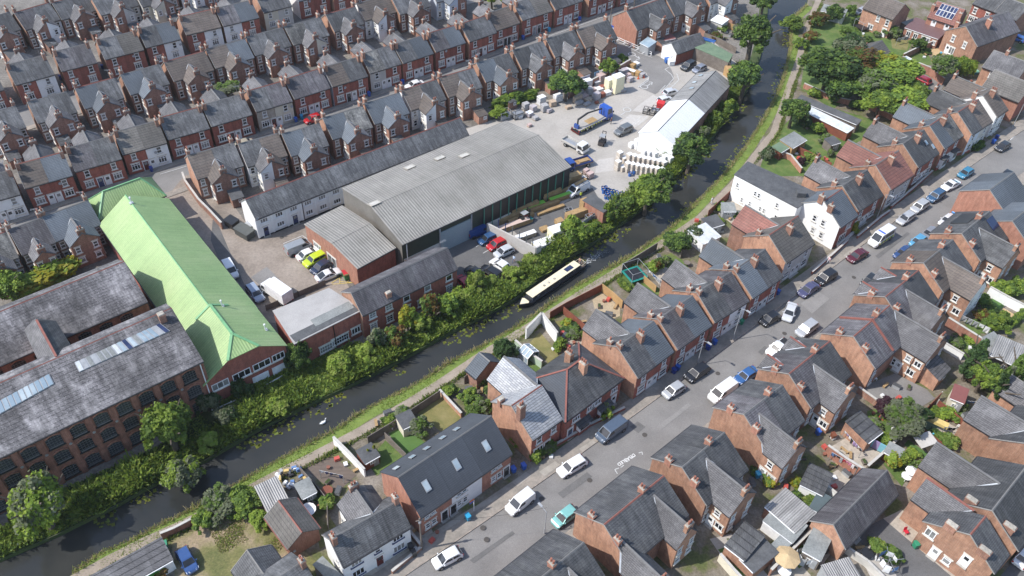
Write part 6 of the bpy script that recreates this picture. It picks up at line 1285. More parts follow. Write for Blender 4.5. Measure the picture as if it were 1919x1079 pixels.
wall('long brick garden wall beside washing lines', [(1770, 610), (1805, 632), (1850, 660)], 1.9, 'bo'); wall('long white garden wall by the pale deck', [(1848, 552), (1880, 570), (1915, 588)], 1.9, 'wh'); wall('short white garden wall beside the long lawn', [(1755, 648), (1775, 660), (1800, 675)], 1.5, 'wh'); wall('brick wall along the bottom of the grey courtyard', [(1605, 735), (1650, 768)], 1.3, 'br'); wall('brick yard wall beside the row of hanging clothes', [(1545, 850), (1580, 875), (1612, 895)], 2.0, 'bo'); wall('white yard wall beside the green flat shed', [(1535, 915), (1570, 945)], 1.7, 'wh'); wall('long grey coped boundary wall among the lower yards', [(1440, 1079), (1500, 1020), (1570, 950)], 1.6, 'br'); wall('long dark coped boundary wall above the lower yards', [(1620, 885), (1660, 850), (1705, 805)], 1.6, 'fenb'); wall('cream wall beside the narrow turf strip at the bottom', [(1345, 1050), (1370, 1079), (1385, 1095)], 1.7, 'cr'); wall('grey wall with coping beside the tarmac yard', [(1575, 1030), (1620, 1060), (1650, 1090)], 1.3, 'gy')
fence('fence', 'dark red stained fence along the towpath by the dry lawn', F_, [(1055, 588), (1075, 605), (1095, 622)], 1.7, 'fenr', .08); fence('fence', 'bright new timber fence beside the sandy patio', F_, [(1127, 546), (1148, 562), (1165, 578)], 1.8, 'feny', .08); fence('fence', 'dark red fence following the towpath to the sandy patio', F_, [(1030, 598), (1060, 580), (1095, 562), (1128, 545)], 1.7, 'fenr', .08); fence('fence', 'dark weathered fence between towpath and green lawns', F_, [(690, 832), (730, 808), (780, 775), (825, 745)], 1.7, 'fenb', .1); fence('fence', 'grey timber fence dividing lawn from turf', F_, [(722, 822), (745, 845), (762, 862)], 1.5, 'fenb', .08); fence('fence', 'weathered fence beside the trampoline', F_, [(1165, 508), (1195, 490), (1230, 468)], 1.7, 'fenb', .08); fence('fence', 'pale slatted fence below the trampoline', F_, [(1205, 528), (1228, 548)], 1.5, 'feny', .08); fence('fence', 'brown fence right of the play patio', F_, [(1245, 465), (1275, 485)], 1.7, 'fenb', .08)
fence('fence', 'orange red fence beside the white building and towpath', F_, [(1325, 408), (1345, 390), (1372, 365)], 1.8, 'fenr', .08); fence('fence', 'orange fence behind the lawns left of the red tiles', F_, [(1478, 280), (1510, 295), (1555, 318)], 1.7, 'fenr', .08); fence('fence', 'dark fence along the towpath by the greenhouses', F_, [(870, 720), (895, 700), (925, 680)], 1.7, 'fenb', .08); fence('fence', 'grey fence between deck yard and rubbish heap', F_, [(558, 880), (590, 915), (615, 945), (616, 995)], 1.5, 'fenb', .08); fence('fence', 'weathered fence running round the store at the top', F_, [(1318, 72), (1345, 82), (1378, 100)], 1.6, 'fenb', .08); fence('fence', 'bright orange panel fence below the white canopy', F_, [(1360, 52), (1378, 58)], 1.6, 'feny', .08)
fence('fence', 'red stained fence with concrete posts between two small gardens', F_, [(1752, 763), (1780, 785), (1808, 808)], 1.7, 'fenr', .08, 2.4); fence('fence', 'long red fence with posts edging the grey courtyard', F_, [(1713, 795), (1735, 772), (1758, 748)], 1.7, 'fenr', .08, 2.4); fence('fence', 'lower red fence beside the yellow swing', F_, [(1712, 800), (1742, 822), (1768, 842)], 1.0, 'fenr', .08, 2.6)
pur, tur = flatmat('purple_panel', (.26, .20, .36), .7), flatmat('turquoise_panel', (.18, .42, .50), .7)
root = fence('painted_fence', 'fence painted in purple and turquoise blocks by the pale patio', F_, [(1590, 818), (1652, 848)], .1, 'fenb', .05)
A_, B_ = G(1590, 815), G(1654, 850)
for i in range(6): p, q = A_.lerp(B_, i / 6), A_.lerp(B_, (i + 1) / 6); b = MB(); b.bar((p.x - root.location.x, p.y - root.location.y, .95), (q.x - root.location.x, q.y - root.location.y, .95), .09, (pur, tur)[i % 2], 1.7); b.build('board', root)
# white barriers at the yard entrance
for i in range(6):
 a, c = G(1146 + i * 12.6, 72 + i * 5.6), G(1157 + i * 12.6, 77 + i * 5.6); o = empty('barrier', (a.x, a.y, 0), ang(a, c), 'white tubular barrier at the yard entrance, %s from the street' % NUM[i], 'barrier', 'white barriers at the yard entrance'); Lb = (c - a).length
 [MB().bar((x, 0, 0), (x, 0, 1.1), .12, 'ptw').build('post', o) for x in (0, Lb)]; b = MB(); b.bar((0, 0, 1.05), (Lb, 0, 1.05), .1, 'ptw'); b.bar((0, 0, .55), (Lb, 0, .55), .1, 'ptw'); b.bar((0, 0, .5), (0, -1.4, .5), .1, 'ptw'); b.build('rail', o)
# sheds and lean roofs: A-B = high edge, d = depth towards the viewer's right hand side of A->B
def lean(name, label, cat, a, c, d, h1, h2, wallm, roofm, z=None, win_=None):
 A, B = G(*a, h1), G(*c, h1); L = (B - A).length; m = (A + B) / 2; o = empty(name, (m.x, m.y, 0), ang(A, B), label, cat); b = MB(); x = L / 2
 for P in ([(-x, 0, h1), (x, 0, h1)], [(x, 0, h1), (x, -d, h2)], [(x, -d, h2), (-x, -d, h2)], [(-x, -d, h2), (-x, 0, h1)]): b.poly([(P[0][0], P[0][1], -.2), (P[1][0], P[1][1], -.2), P[1], P[0]], wallm)
 b.build('wall', o); b = MB(); b.slab([(-x - .12, -d - .15, h2 + .02), (x + .12, -d - .15, h2 + .02), (x + .12, .1, h1 + .08), (-x - .12, .1, h1 + .08)], .09, roofm); b.build('roof', o); b = MB(); b.bar((-x, -d - .2, h2 - .05), (x, -d - .2, h2 - .05), .1, 'ptw'); b.build('fascia', o)
 if win_: win(o, (0, -d, .8), 'n', .8, .8, 'two', sill=None, lintel=None); b = MB(); b.box((x * .5, -d - .03, 0), (.8, .06, min(1.9, h2 - .1)), win_); b.build('door', o)
 return o
lean('garages', 'row of low garages with grey slates and green and white doors at the bottom left', 'garages', (60, 1140), (302, 1008), 3.2, 2.9, 2.2, 'wh', 's8')
o = bpy.data.objects['garages']; gdoor = flatmat('green_door_paint', (.03, .17, .03), .6)
for i, m in enumerate(('ptw', gdoor, 'ptw', gdoor, 'ptw', 'ptw', gdoor, 'ptw')): b = MB(); b.box((0, -.04, .05), (2.1 if i % 2 else 1.3, .07, 1.9), m); b.build('door', o, ((G(60, 1140, 2.9) - G(302, 1008, 2.9)).length / 2 - 1.0 - i * 2.0, -3.2, 0))
SHD = [('shed', 'corrugated grey lean roof between scrub plot and rubbish heap', (478, 912), (518, 893), 4.2, 2.7, 2.2, 'br', 'cors'), ('shed', 'green grey felt roofed shed beside the rubbish heap', (552, 908), (578, 895), 2.4, 2.2, 2.0, 'ptk', 'felt'), ('garden_shed', 'dark roofed shed beside the two yellow dwarf conifers', (668, 845), (695, 830), 2.2, 2.2, 1.8, 'fenr', 'feltd'), ('garden_shed', 'pale hexagonal summer house with dark roof by the dry lawn', (742, 780), (768, 768), 2.2, 2.5, 2.1, 'cr', 'feltd'), ('shed', 'grey felt garden shed behind the brick rear of red tiles', (1315, 410), (1342, 402), 2.6, 2.3, 2.0, 'fenb', 'feltd'), ('shed', 'grey small shed tight against the white building', (1352, 380), (1375, 380), 2.2, 2.2, 1.9, 'ptg', 'felt'), ('lean_roof', 'pale wide canopy roof left of the grey sheds', (1290, 432), (1322, 418), 4.0, 2.4, 2.2, 'ptw', 'poly'), ('summer_house', 'orange timber summer house with grey felt roof', (1462, 262), (1488, 247), 3.2, 2.5, 2.2, 'feny', 'felt'), ('garden_shed', 'small green roofed red shed left of the long lawn', (1447, 275), (1462, 266), 2.2, 2.1, 1.9, 'fenr', 'feltg'), ('garden_shed', 'small greyish shed beside the open garden bays', (1545, 260), (1562, 255), 2.2, 2.1, 1.9, 'fenb', 'feltd'), ('store', 'long dark sheet roof along the vegetable plot', (1502, 178), (1614, 225), 1.8, 2.5, 2.2, 'fenb', 'feltd'), ('open_bays', 'row of open garden bays with pale and green roofs', (1502, 192), (1600, 240), 2.2, 2.4, 2.2, 'fenr', 'poly'), ('carport', 'grey lean roof beside the maroon extension', (1690, 42), (1718, 33), 3.6, 2.6, 2.3, 'fenb', 'felt'), ('shed', 'rounded grey roofed store at the top of the gardens', (1545, 8), (1588, 18), 3.4, 2.6, 2.2, 'gy', 'felt'), ('shed', 'dark brown shed roof by the pink wall yard', (1792, 145), (1806, 150), 2.2, 2.0, 1.8, 'fenr', 'feltd'),
 ('garden_shed', 'black felt shed beside the long lawn and conifers', (1828, 672), (1868, 690), 2.6, 2.5, 2.2, 'bg', 'feltd'), ('long_shed', 'long grey corrugated shed with dark glass front at the right edge', (1872, 628), (1935, 655), 4.6, 3.0, 2.4, 'ptk', 'cors'), ('garden_shed', 'grey ridged shed beside the row of sheets', (1842, 632), (1862, 622), 2.6, 2.4, 2.0, 'ptg', 'felt'), ('garden_shed', 'shed with maroon roof and pale wall in the tiny garden', (1790, 720), (1815, 730), 2.6, 2.9, 2.4, 'cr', flatmat('maroon_felt', (.18, .065, .06), .9)), ('garden_shed', 'green grey shed beside the small astro lawn', (1668, 828), (1694, 842), 2.0, 2.1, 1.9, 'fenr', 'felt'), ('green_shed', 'dark green flat shed with two roof sheets', (1535, 920), (1562, 935), 3.0, 2.3, 2.1, flatmat('sea_green_boards', (.16, .30, .27), .8), flatmat('slate_green_sheet', (.075, .10, .105), .7)), ('outhouse', 'long corrugated outhouse with red ridge between two yards', (1472, 915), (1528, 962), 4.0, 3.0, 2.5, 'br', 'cors'), ('lean_roof', 'grey sheet roof beside the corrugated outhouse', (1458, 945), (1512, 985), 3.2, 2.6, 2.2, 'ptw', 'felt'), ('shed', 'pale grey flat roofed store against the barn gable', (1525, 990), (1558, 1008), 3.8, 2.6, 2.5, 'fenb', 'felt'), ('outhouse', 'black felt outhouse between wing and boundary wall', (1432, 1010), (1458, 1035), 4.4, 2.4, 2.1, 'bg', 'feltd'), ('lean_roof', 'old grey glass lean roof by the pink flowers', (1462, 1005), (1480, 1020), 2.6, 2.2, 1.9, 'ptg', 'felt'), ('outhouse', 'slated wing outhouse beside the hanging clothes', (1518, 868), (1560, 888), 3.4, 3.2, 2.4, 'wh', 's3'), ('outhouse', 'slated outhouse beside the barbecue yard', (1396, 978), (1432, 1005), 4.2, 3.2, 2.5, 'bg', 's3'), ('lean_roof', 'pale boarded lean roof at the bottom edge', (1540, 1060), (1590, 1045), 3.0, 2.4, 2.2, 'ptg', 'cors'), ('conservatory', 'grey glazed lean roof between the two white walls at bottom', (588, 1058), (604, 1044), 4.5, 2.8, 2.4, 'ptg', 'felt'), ('outhouse', 'slated outhouse with purple panel end by the painted fence', (1585, 790), (1612, 770), 4.0, 2.9, 2.3, 'bg', 's3'), ('extension', 'maroon metal roofed rear extension with white doors', (1716, 33), (1778, 54), 6.0, 3.3, 2.7, 'bo', flatmat('maroon_sheet_roof', (.15, .085, .08), .5)), ('canopy', 'bright white canopy roof above a back yard', (1345, 28), (1366, 36), 3.0, 2.5, 2.2, 'gy', 'whs'), ('conservatory', 'small white framed glass porch at the yard entrance', (1214, 70), (1230, 78), 2.6, 2.8, 2.2, 'ptg', 'rg'), ('shed', 'white painted shed with maroon roof behind the porch', (1236, 66), (1256, 62), 2.4, 2.5, 2.3, 'wh', flatmat('maroon_felt', (.18, .065, .06), .9))]
for a in SHD: lean(*a[:2], a[0].replace('_', ' '), *a[2:], win_='ptg' if 'shed' in a[0] else None)
o = bpy.data.objects['extension']
for x in (-3.0, -1.2): win(o, (x, -6.0, .8), 'n', 1.1, 1.3, 'two')
win(o, (1.4, -6.0, .1), 'n', 2.2, 2.0, 'three'); win(o, (3.6, -6.0, .9), 'n', .8, 1.0, 'two')
# greenhouse with ridge
def greenhouse(label, a, c, w, h):
 A, B = G(*a, h), G(*c, h); m = (A + B) / 2; o = empty('greenhouse', (m.x, m.y, 0), ang(A, B), label, 'greenhouse'); x = (B - A).length / 2; e = h - .7
 b = MB()
 for s in (-1, 1): b.box((0, s * w / 2, 0), (2 * x, .05, e), 'rg'); b.slab([(-x, s * w / 2, e), (x, s * w / 2, e), (x, 0, h), (-x, 0, h)][::(-s)], .04, 'rg')
 b.build('glazing', o); b = MB()
 for xx in (-x, -x * .33, x * .33, x):
  for s in (-1, 1): b.bar((xx, s * w / 2, 0), (xx, s * w / 2, e), .09, 'ptw'); b.bar((xx, s * w / 2, e + .04), (xx, 0, h + .04), .09, 'ptw')
 b.bar((-x, 0, h + .04), (x, 0, h + .04), .1, 'ptw')
 for s in (-1, 1): b.bar((-x, s * w / 2, e), (x, s * w / 2, e), .09, 'ptw')
 b.build('frame', o)
greenhouse('white framed greenhouse with grey base by the little dry lawn', (982, 645), (1000, 660), 2.4, 2.3); greenhouse('pale tunnel greenhouse beside the pale deck lawn', (1698, 105), (1712, 112), 2.2, 2.2)
# trampoline
def trampoline(label, p, r, rim, net=True):
 c = G(*p); o = empty('trampoline', (c.x, c.y, 0), .5, label, 'trampoline'); b = MB(); P = [(-r, -r), (r, -r), (r, r), (-r, r)]; b.slab([(x, y, .85) for x, y in P], .05, rim); b.build('rim_pad', o); b = MB(); b.slab([(x * .78, y * .78, .88) for x, y in P], .02, 'ptk'); b.build('jump_mat', o); b = MB()
 for x, y in P: b.bar((x * .95, y * .95, 0), (x * .95, y * .95, 2.6), .07, 'ptg')
 for i in range(4): p_, q_ = P[i], P[(i + 1) % 4]; b.bar((p_[0] * .95, p_[1] * .95, 2.58), (q_[0] * .95, q_[1] * .95, 2.58), .05, 'ptg')
 b.build('net_frame', o)
trampoline('square trampoline with turquoise rim and net frame in a garden by the towpath', (1188, 520), 1.7, flatmat('turquoise_pad', (.015, .20, .16), .5)); trampoline('dark netted trampoline in the upper garden', (1614, 55), 1.6, 'ptk')
# washing lines with clothes
CLO = [flatmat('cloth_white', (.72, .72, .72), .9), flatmat('cloth_navy', (.02, .03, .12), .9), flatmat('cloth_black', (.02, .02, .022), .9), flatmat('cloth_blue', (.12, .22, .42), .9), flatmat('cloth_pink', (.6, .22, .32), .9), flatmat('cloth_red', (.45, .03, .05), .9), flatmat('cloth_lilac', (.36, .26, .46), .9), flatmat('cloth_grey', (.32, .33, .34), .9), flatmat('cloth_yellow', (.58, .42, .16), .9)]
CN = ['white', 'navy', 'black', 'blue', 'pink', 'red', 'lilac', 'grey', 'yellow']
def washing(where, a, c, cols, hh=1.0, top=1.9):
 A, B = G(*a), G(*c); th = ang(A, B); o = empty('washing_line', (A.x, A.y, 0), th, 'washing line of clothes ' + where, 'washing line'); L = (B - A).length; [MB().bar((x, 0, 0), (x, 0, top), .06, 'steel').build('post', o) for x in (0, L)]; b = MB(); b.bar((0, 0, top), (L, 0, top), .02, 'ptw'); b.build('line', o); n = len(cols); random.seed(n)
 for i, k in enumerate(cols):
  b = MB(); h = hh * random.uniform(.6, 1.15); w = L / n * .82; y = random.uniform(.05, .25); b.slab([(-w / 2, 0, 0), (w / 2, 0, 0), (w / 2, y, -h), (0, y * 2, -h * 1.04), (-w / 2, y, -h)], .03, CLO[k])
  t = (i + .5) * L / n; tag(b.build('garment', None, (A.x + math.cos(th) * t, A.y + math.sin(th) * t, top), th), '%s garment, %s from left on the line %s' % (CN[k], NUM[i], where), 'clothes', 'clothes on the line ' + where)
washing('across the pale patio', (1576, 822), (1608, 858), [0, 6, 0, 2, 6, 6, 0, 2]); washing('beside the brick yard wall', (1552, 862), (1600, 890), [3, 3, 2, 7, 5, 4, 4, 0, 2]); washing('above the long brick wall', (1796, 606), (1848, 630), [7, 7, 7, 0, 0], 1.3); washing('on the brown deck', (602, 896), (645, 906), [0, 1, 1, 2, 1]); washing('in the tiny red fenced garden', (1788, 765), (1828, 768), [2, 2, 3, 3, 2], .9); washing('by the yellow swing', (1762, 815), (1800, 818), [0, 2, 2, 8, 3], .9); washing('in the upper garden', (1678, 85), (1700, 80), [7, 0, 7], 1.1); washing('below the grove', (1608, 190), (1652, 208), [2, 4, 0, 2, 6], .8); washing('on the lawn by the trampoline', (1212, 520), (1235, 540), [0, 3, 7], .9)
def sheet_pile(label, p, r, h, col, tilt=0.0):
 """a rotary dryer: pole, arms and draped cloths"""
 c = G(*p); o = empty('rotary_dryer', (c.x, c.y, 0), tilt, label, 'clothes dryer'); b = MB(); b.bar((0, 0, 0), (0, 0, h + .3), .06, 'steel')
 for i in range(4): a = i * PI / 2; b.bar((0, 0, h - .3), (math.cos(a) * r, math.sin(a) * r, h + .2), .04, 'steel')
 b.build('frame', o)
 for i in range(8):
  a0, a1 = i * PI / 4, (i + .9) * PI / 4; k = r * (.55 + .1 * (i % 4)); d = .8 + .35 * ((i * 7) % 3)
  b = MB(); b.slab([(math.cos(a0) * k, math.sin(a0) * k, h), (math.cos(a1) * k, math.sin(a1) * k, h), (math.cos(a1) * k * 1.05, math.sin(a1) * k * 1.05, h - d), (math.cos(a0) * k * 1.08, math.sin(a0) * k * 1.08, h - d)], .03, CLO[col[i % len(col)]]); b.build('hanging_cloth', o)
sheet_pile('rotary dryer heaped with pale clothes on a small lawn', (1503, 1052), 1.3, 1.8, [0, 7, 0, 0]); sheet_pile('rotary dryer with white and blue sheets on the tarmac yard', (1658, 1064), 1.7, 2.2, [0, 0, 3, 2]); sheet_pile('closed dryer with a white sheet among bright plants', (1514, 925), .8, 1.7, [0])
# ------------------------------------------------------------------ builders yard goods
BLK_C = [flatmat('grey_block', (.36, .35, .35), .9, .2), flatmat('lilac_grey_block', (.42, .38, .39), .9, .2), flatmat('red_block', (.26, .09, .06), .9, .2), flatmat('buff_block', (.46, .36, .27), .9, .2), flatmat('pale_block', (.56, .55, .54), .9, .15), flatmat('pink_block', (.48, .36, .33), .9, .2)]
wrap = flatmat('white_wrap', (.74, .74, .74), .35, .08)
BN = ['grey', 'lilac grey', 'red', 'buff', 'pale', 'pink grey']
pb = MB()
for i in range(5): pb.box((0, -.45 + i * .225, .1), (1.1, .12, .03), 'timb')
for i in (-.45, 0, .45): pb.box((i, 0, 0), (.1, 1.0, .1), 'timb')
PAL = pb.data('pallet'); SD = {}
def stack(p, k, w, d, h, rz, label, group, wrapped=False):
 key = (k, w, d, h, wrapped)
 if key not in SD:
  b = MB(); n = max(2, int(h / .3)); m = BLK_C[k]
  for i in range(n): e = .03 * ((i * 5) % 3); b.box((e / 3, -e / 3, i * h / n), (w - e, d - e, h / n - .02), m)
  if wrapped: b.box((0, 0, h - .02), (w + .03, d + .03, .06), wrap)
  SD[key] = b.data('blocks')
 c = G(*p); o = empty('pallet_stack', (c.x, c.y, .06), rz, label, 'blocks', group); link('pallet', PAL, o).scale = (w / 1.1, d, 1); link('blocks', SD[key], o, (0, 0, .13)); return o
yd = .64; gb = 'pallet stacks in the builders yard'
STK = [((985, 205), 0, 1.4, 1.2, 1.5, 0), ((992, 218), 1, 1.3, 1.2, .9, 1), ((1003, 224), 0, 1.2, 1.1, .6, 0), ((1014, 196), 4, 1.7, 1.3, 1.9, 1), ((1020, 208), 0, 1.5, 1.4, 1.5, 0), ((1035, 198), 3, 1.4, 1.3, 1.1, 0), ((1045, 190), 4, 1.9, 1.3, 1.5, 1), ((999, 208), 1, 1.3, 1.2, 1.2, 0), ((1028, 210), 1, 1.2, 1.1, .7, 0),
 ((1085, 178), 0, 1.5, 1.3, 1.6, 0), ((1100, 166), 4, 1.8, 1.4, 2.1, 1), ((1104, 178), 0, 1.3, 1.2, 1.8, 0), ((1117, 160), 4, 1.5, 1.3, 1.0, 1), ((1125, 156), 5, 1.7, 1.4, 2.2, 0), ((1130, 148), 1, 1.7, 1.4, 2.0, 0), ((1143, 143), 4, 1.8, 1.4, 1.0, 1), ((1122, 172), 4, 1.6, 1.4, .8, 1), ((1128, 168), 2, 1.3, 1.2, .9, 0), ((1112, 172), 5, 1.4, 1.2, .8, 0), ((1094, 184), 5, 1.9, 1.3, .7, 0), ((1102, 190), 3, 1.5, 1.2, .6, 0), ((1117, 186), 1, 1.6, 1.3, 1.5, 0), ((1128, 182), 2, 1.1, 1.0, 1.0, 0), ((1138, 178), 4, 1.4, 1.2, .8, 1), ((1118, 194), 2, .8, .7, .4, 0), ((1085, 195), 0, 1.8, 1.0, .6, 0), ((1100, 197), 0, 1.6, .9, .5, 0), ((1082, 190), 3, 2.4, .8, 1.4, 0), ((1148, 172), 1, 1.3, 1.2, 1.1, 0),
 ((1170, 140), 1, 1.3, 1.2, 1.4, 0), ((1163, 142), 0, 1.2, 1.0, 1.3, 0), ((1176, 148), 5, 1.3, 1.0, 1.2, 0), ((1180, 153), 1, 1.2, 1.0, 1.0, 0), ((1203, 144), 0, 1.3, 1.0, .8, 0), ((1189, 124), 4, 2.2, 1.4, .6, 1), ((1200, 137), 0, 1.0, .9, .6, 0), ((1166, 171), 0, 1.4, 1.2, .6, 0), ((1065, 203), 3, 1.3, 1.0, .5, 0), ((992, 237), 5, .9, .8, .5, 0), ((1098, 325), 5, 1.1, .9, .9, 0), ((1105, 333), 5, 1.4, 1.0, 1.1, 0), ((1092, 337), 4, 1.4, 1.0, .5, 0), ((974, 222), 4, 1.0, .8, .5, 1)]
for i, (p, k, w, d, h, wr) in enumerate(STK):
 z_ = 'hedge' if p[0] < 1050 else 'corner wall' if p[0] > 1155 and p[1] < 160 else 'warehouse end' if p[1] > 300 else 'brick wall'
 same = [q for q in STK if ('hedge' if q[0][0] < 1050 else 'corner wall' if q[0][0] > 1155 and q[0][1] < 160 else 'warehouse end' if q[0][1] > 300 else 'brick wall') == z_]
 rank = sorted(q[0][0] for q in same).index(p[0])
 stack(p, k, w, d, h, yd + .15 * math.sin(i), '%s %s, %s from left of the stacks by the %s' % (BN[k], 'wrapped blocks' if wr else 'block pallet', NUM[rank] if rank < 20 else 'rightmost', z_), gb, bool(wr))
def slabby(name, label, cat, p, w, d, h, rz, mat, top=None, group=None, bands=0):
 c = G(*p); o = empty(name, (c.x, c.y, .06), rz, label, cat, group); b = MB()
 n = max(1, bands)
 for i in range(n): b.box((0, (i % 2) * .02, .12 + i * h / n), (w - .04 * (i % 2), d, h / n - (.015 if n > 1 else 0)), mat)
 b.build('stack', o); b = MB()
 for x in (-w * .35, 0, w * .35): b.box((x, 0, 0), (.1, d, .12), 'timb')
 b.build('bearer', o)
 if top: b = MB(); b.slab([(-w / 2 - .02, -d / 2 - .02, h + .15), (w / 2 + .02, -d / 2 - .02, h + .15), (w / 2 + .02, d / 2 + .02, h + .15), (-w / 2 - .02, d / 2 + .02, h + .15)], .04, top); b.build('cover', o)
 return o
ins = flatmat('cream_insulation', (.72, .67, .46), .7, .05)
slabby('insulation_stack', 'tall stack of cream insulation boards with white top in the yard', 'insulation boards', (1155, 172), 2.5, 1.9, 4.0, yd, ins, wrap, None, 2); slabby('insulation_stack', 'lower cream insulation stack left of the tall one', 'insulation boards', (1140, 170), 1.6, 1.6, 3.0, yd, ins, wrap, None, 2)
slabby('insulation_stack', 'long white topped insulation stack by the concrete wall', 'insulation boards', (1025, 462), 5.5, 1.9, 1.3, .55, ins, 'whs', None, 2); slabby('insulation_stack', 'higher white topped insulation stack beside the airy tree', 'insulation boards', (1042, 448), 2.8, 2.0, 2.4, .55, ins, 'whs', None, 2)
slabby('timber_pack', 'yellow timber pack by the yard corner, left', 'timber', (1180, 138), 2.6, 1.0, .9, -.6, 'timb', 'ptw', None, 3); slabby('timber_pack', 'ochre timber pack by the yard corner, right', 'timber', (1190, 140), 2.4, 1.2, .9, -.6, 'feny', None, None, 3); slabby('timber_pack', 'brown sheet pack at the back of the yard corner', 'timber', (1181, 127), 2.4, 1.4, 1.1, -.6, 'feny', None, None, 4)
tg = flatmat('lime_tarpaulin', (.22, .52, .07), .45); tb = flatmat('blue_grey_tarpaulin', (.20, .26, .33), .45); tt_ = flatmat('teal_tarpaulin', (.03, .20, .18), .45)
for p, w, d, h, m, t, l in [((953, 399), 5.5, 1.1, .9, 'timb', None, 'timber stack at the left end along the warehouse'), ((978, 384), 6.0, 1.2, 1.3, 'timb', None, 'high timber stack second along the warehouse'), ((1018, 362), 6.5, 1.3, 1.5, 'timb', None, 'high timber stack in the middle of the warehouse side'), ((1048, 341), 3.6, 1.4, 1.6, 'timb', None, 'square timber stack third along the warehouse'), ((1068, 331), 3.4, 1.4, 1.6, 'timb', None, 'square timber stack at the right end of the warehouse'), ((992, 381), 5.6, .9, .8, 'timb', tg, 'long timber pack under a lime green sheet, left'), ((1050, 361), 6.0, .8, .8, 'timb', tg, 'long timber pack under a lime green sheet, right'), ((1016, 377), 6.4, .9, .6, 'timb', None, 'low loose timber pack between the two green sheets'), ((1040, 352), 5.0, .9, .8, 'timb', tb, 'timber pack under a blue grey sheet'), ((972, 400), 5.5, .8, .6, 'timb', None, 'low brown timber pack near the red forklift'), ((972, 409), 4.8, .8, .6, 'timb', tt_, 'timber pack under a teal sheet near the forklift'), ((1055, 350), 6.0, .9, .9, 'timb', None, 'long boards stack beside the white van'), ((1028, 383), 6.0, .7, .35, 'timb', None, 'thin row of boards nearest the open yard'), ((1020, 432), 1.6, 1.2, .5, 'timb', None, 'single low pallet pile on the open yard, left'), ((1048, 420), 1.5, 1.3, .9, 'timb', None, 'neat pile of pallets on the open yard, right'), ((1080, 408), 4.6, 1.3, 1.5, 'timb', None, 'long row of stacked pallets beside the brick store'), ((1094, 396), 1.5, 1.3, 2.6, 'timb', None, 'tallest pallet pile against the brick store'), ((960, 428), 7.0, 1.0, 1.0, 'timb', flatmat('pinkish_sheet', (.55, .42, .36), .7), 'boards with pinkish top along the concrete wall'), ((985, 446), 4.0, 1.0, .8, 'st', 'ptw', 'packed slabs behind the concrete wall')]:
 if p[0] < 1076 and p[1] < 412: p = (p[0] + 4, p[1] + 13); h *= 1.25
 slabby('timber_stack' if m == 'timb' else 'slab_stack', l, 'timber' if m == 'timb' else 'slabs', p, w, d, h, yd - .08, m, t, None, 4)
# bulk bags in rows
bagm = flatmat('white_woven_bag', (.70, .70, .69), .8, .08); bs = flatmat('sandy_bag_side', (.52, .46, .39), .9, .12)
def bag_data(m2):
 b = MB(); b.box((0, 0, 0), (.93, .93, .5), m2, 0, 1.03); b.box((0, 0, .5), (.96, .96, .5), m2 if m2 is not bagm else bagm, 0, .98); b.box((0, 0, 1.0), (.94, .94, .05), bagm)
 for x in (-.4, .4):
  for y in (-.4, .4): b.bar((x, y, 1.02), (x * .85, y * .85, 1.1), .06, bagm)
 return b.data('bulk_bag')
B1, B2 = bag_data(bagm), bag_data(bs)
BR = [((1183, 276), (1260, 293), 9, 'back', B1), ((1206, 297), (1254, 310), 6, 'short middle', B1), ((1160, 301), (1251, 321), 11, 'second front', B2), ((1157, 318), (1247, 334), 11, 'front', B2)]
for a, c, n, nm_, me in BR:
 A, B = G(*a), G(*c)
 for i in range(n):
  p = A.lerp(B, i / (n - 1))
  for lv in range(2):
   if lv and (i * 7 + n) % 9 == 0: continue
   o = link('bulk_bag', me, None, (p.x, p.y, .06 + lv * 1.08), yd + .05 * math.sin(i * 3 + lv)); o.scale = (1.08, 1.08, 1.02 + .05 * math.sin(i))
   tag(o, 'white bulk bag, %s from left in the %s row, %s layer' % (NUM[i], nm_, 'upper' if lv else 'lower'), 'bulk bag', 'bulk bags in rows by the long shed')
# blue tubs
tb_ = flatmat('blue_plastic', (.03, .12, .38), .5); b = MB(); b.cyl((0, 0, 0), (0, 0, .9), .32, .36, tb_, 10, False); b.cyl((0, 0, .6), (0, 0, .62), .33, .33, BLK_C[3], 10); TUB = b.data('blue_tub'); random.seed(4); k = 0
for i in range(9):
 for j in range(4):
  if (i + j * 3) % 7 == 6: continue
  c = G(1130 + i * 4.9 + j * 1.5 + random.uniform(-1, 1), 357 + i * 1.6 + j * 5.4 + random.uniform(-1, 1)); o = link('blue_tub', TUB, None, (c.x, c.y, .06), random.random() * 6); o.scale = (1.0, 1.0, random.uniform(.8, 1.25)); k += 1
  tag(o, 'blue tub beside the canal trees, %s along, in the %s file' % (NUM[i], ('back', 'second', 'third', 'front')[j]), 'tub', 'blue tubs by the canal')
for p, nm_ in (((1180, 330), 'left'), ((1188, 326), 'right')): c = G(*p); tag(link('blue_tub', TUB, None, (c.x, c.y, .06)), 'lone blue tub behind the broad canal tree, %s one' % nm_, 'tub', 'blue tubs by the canal')
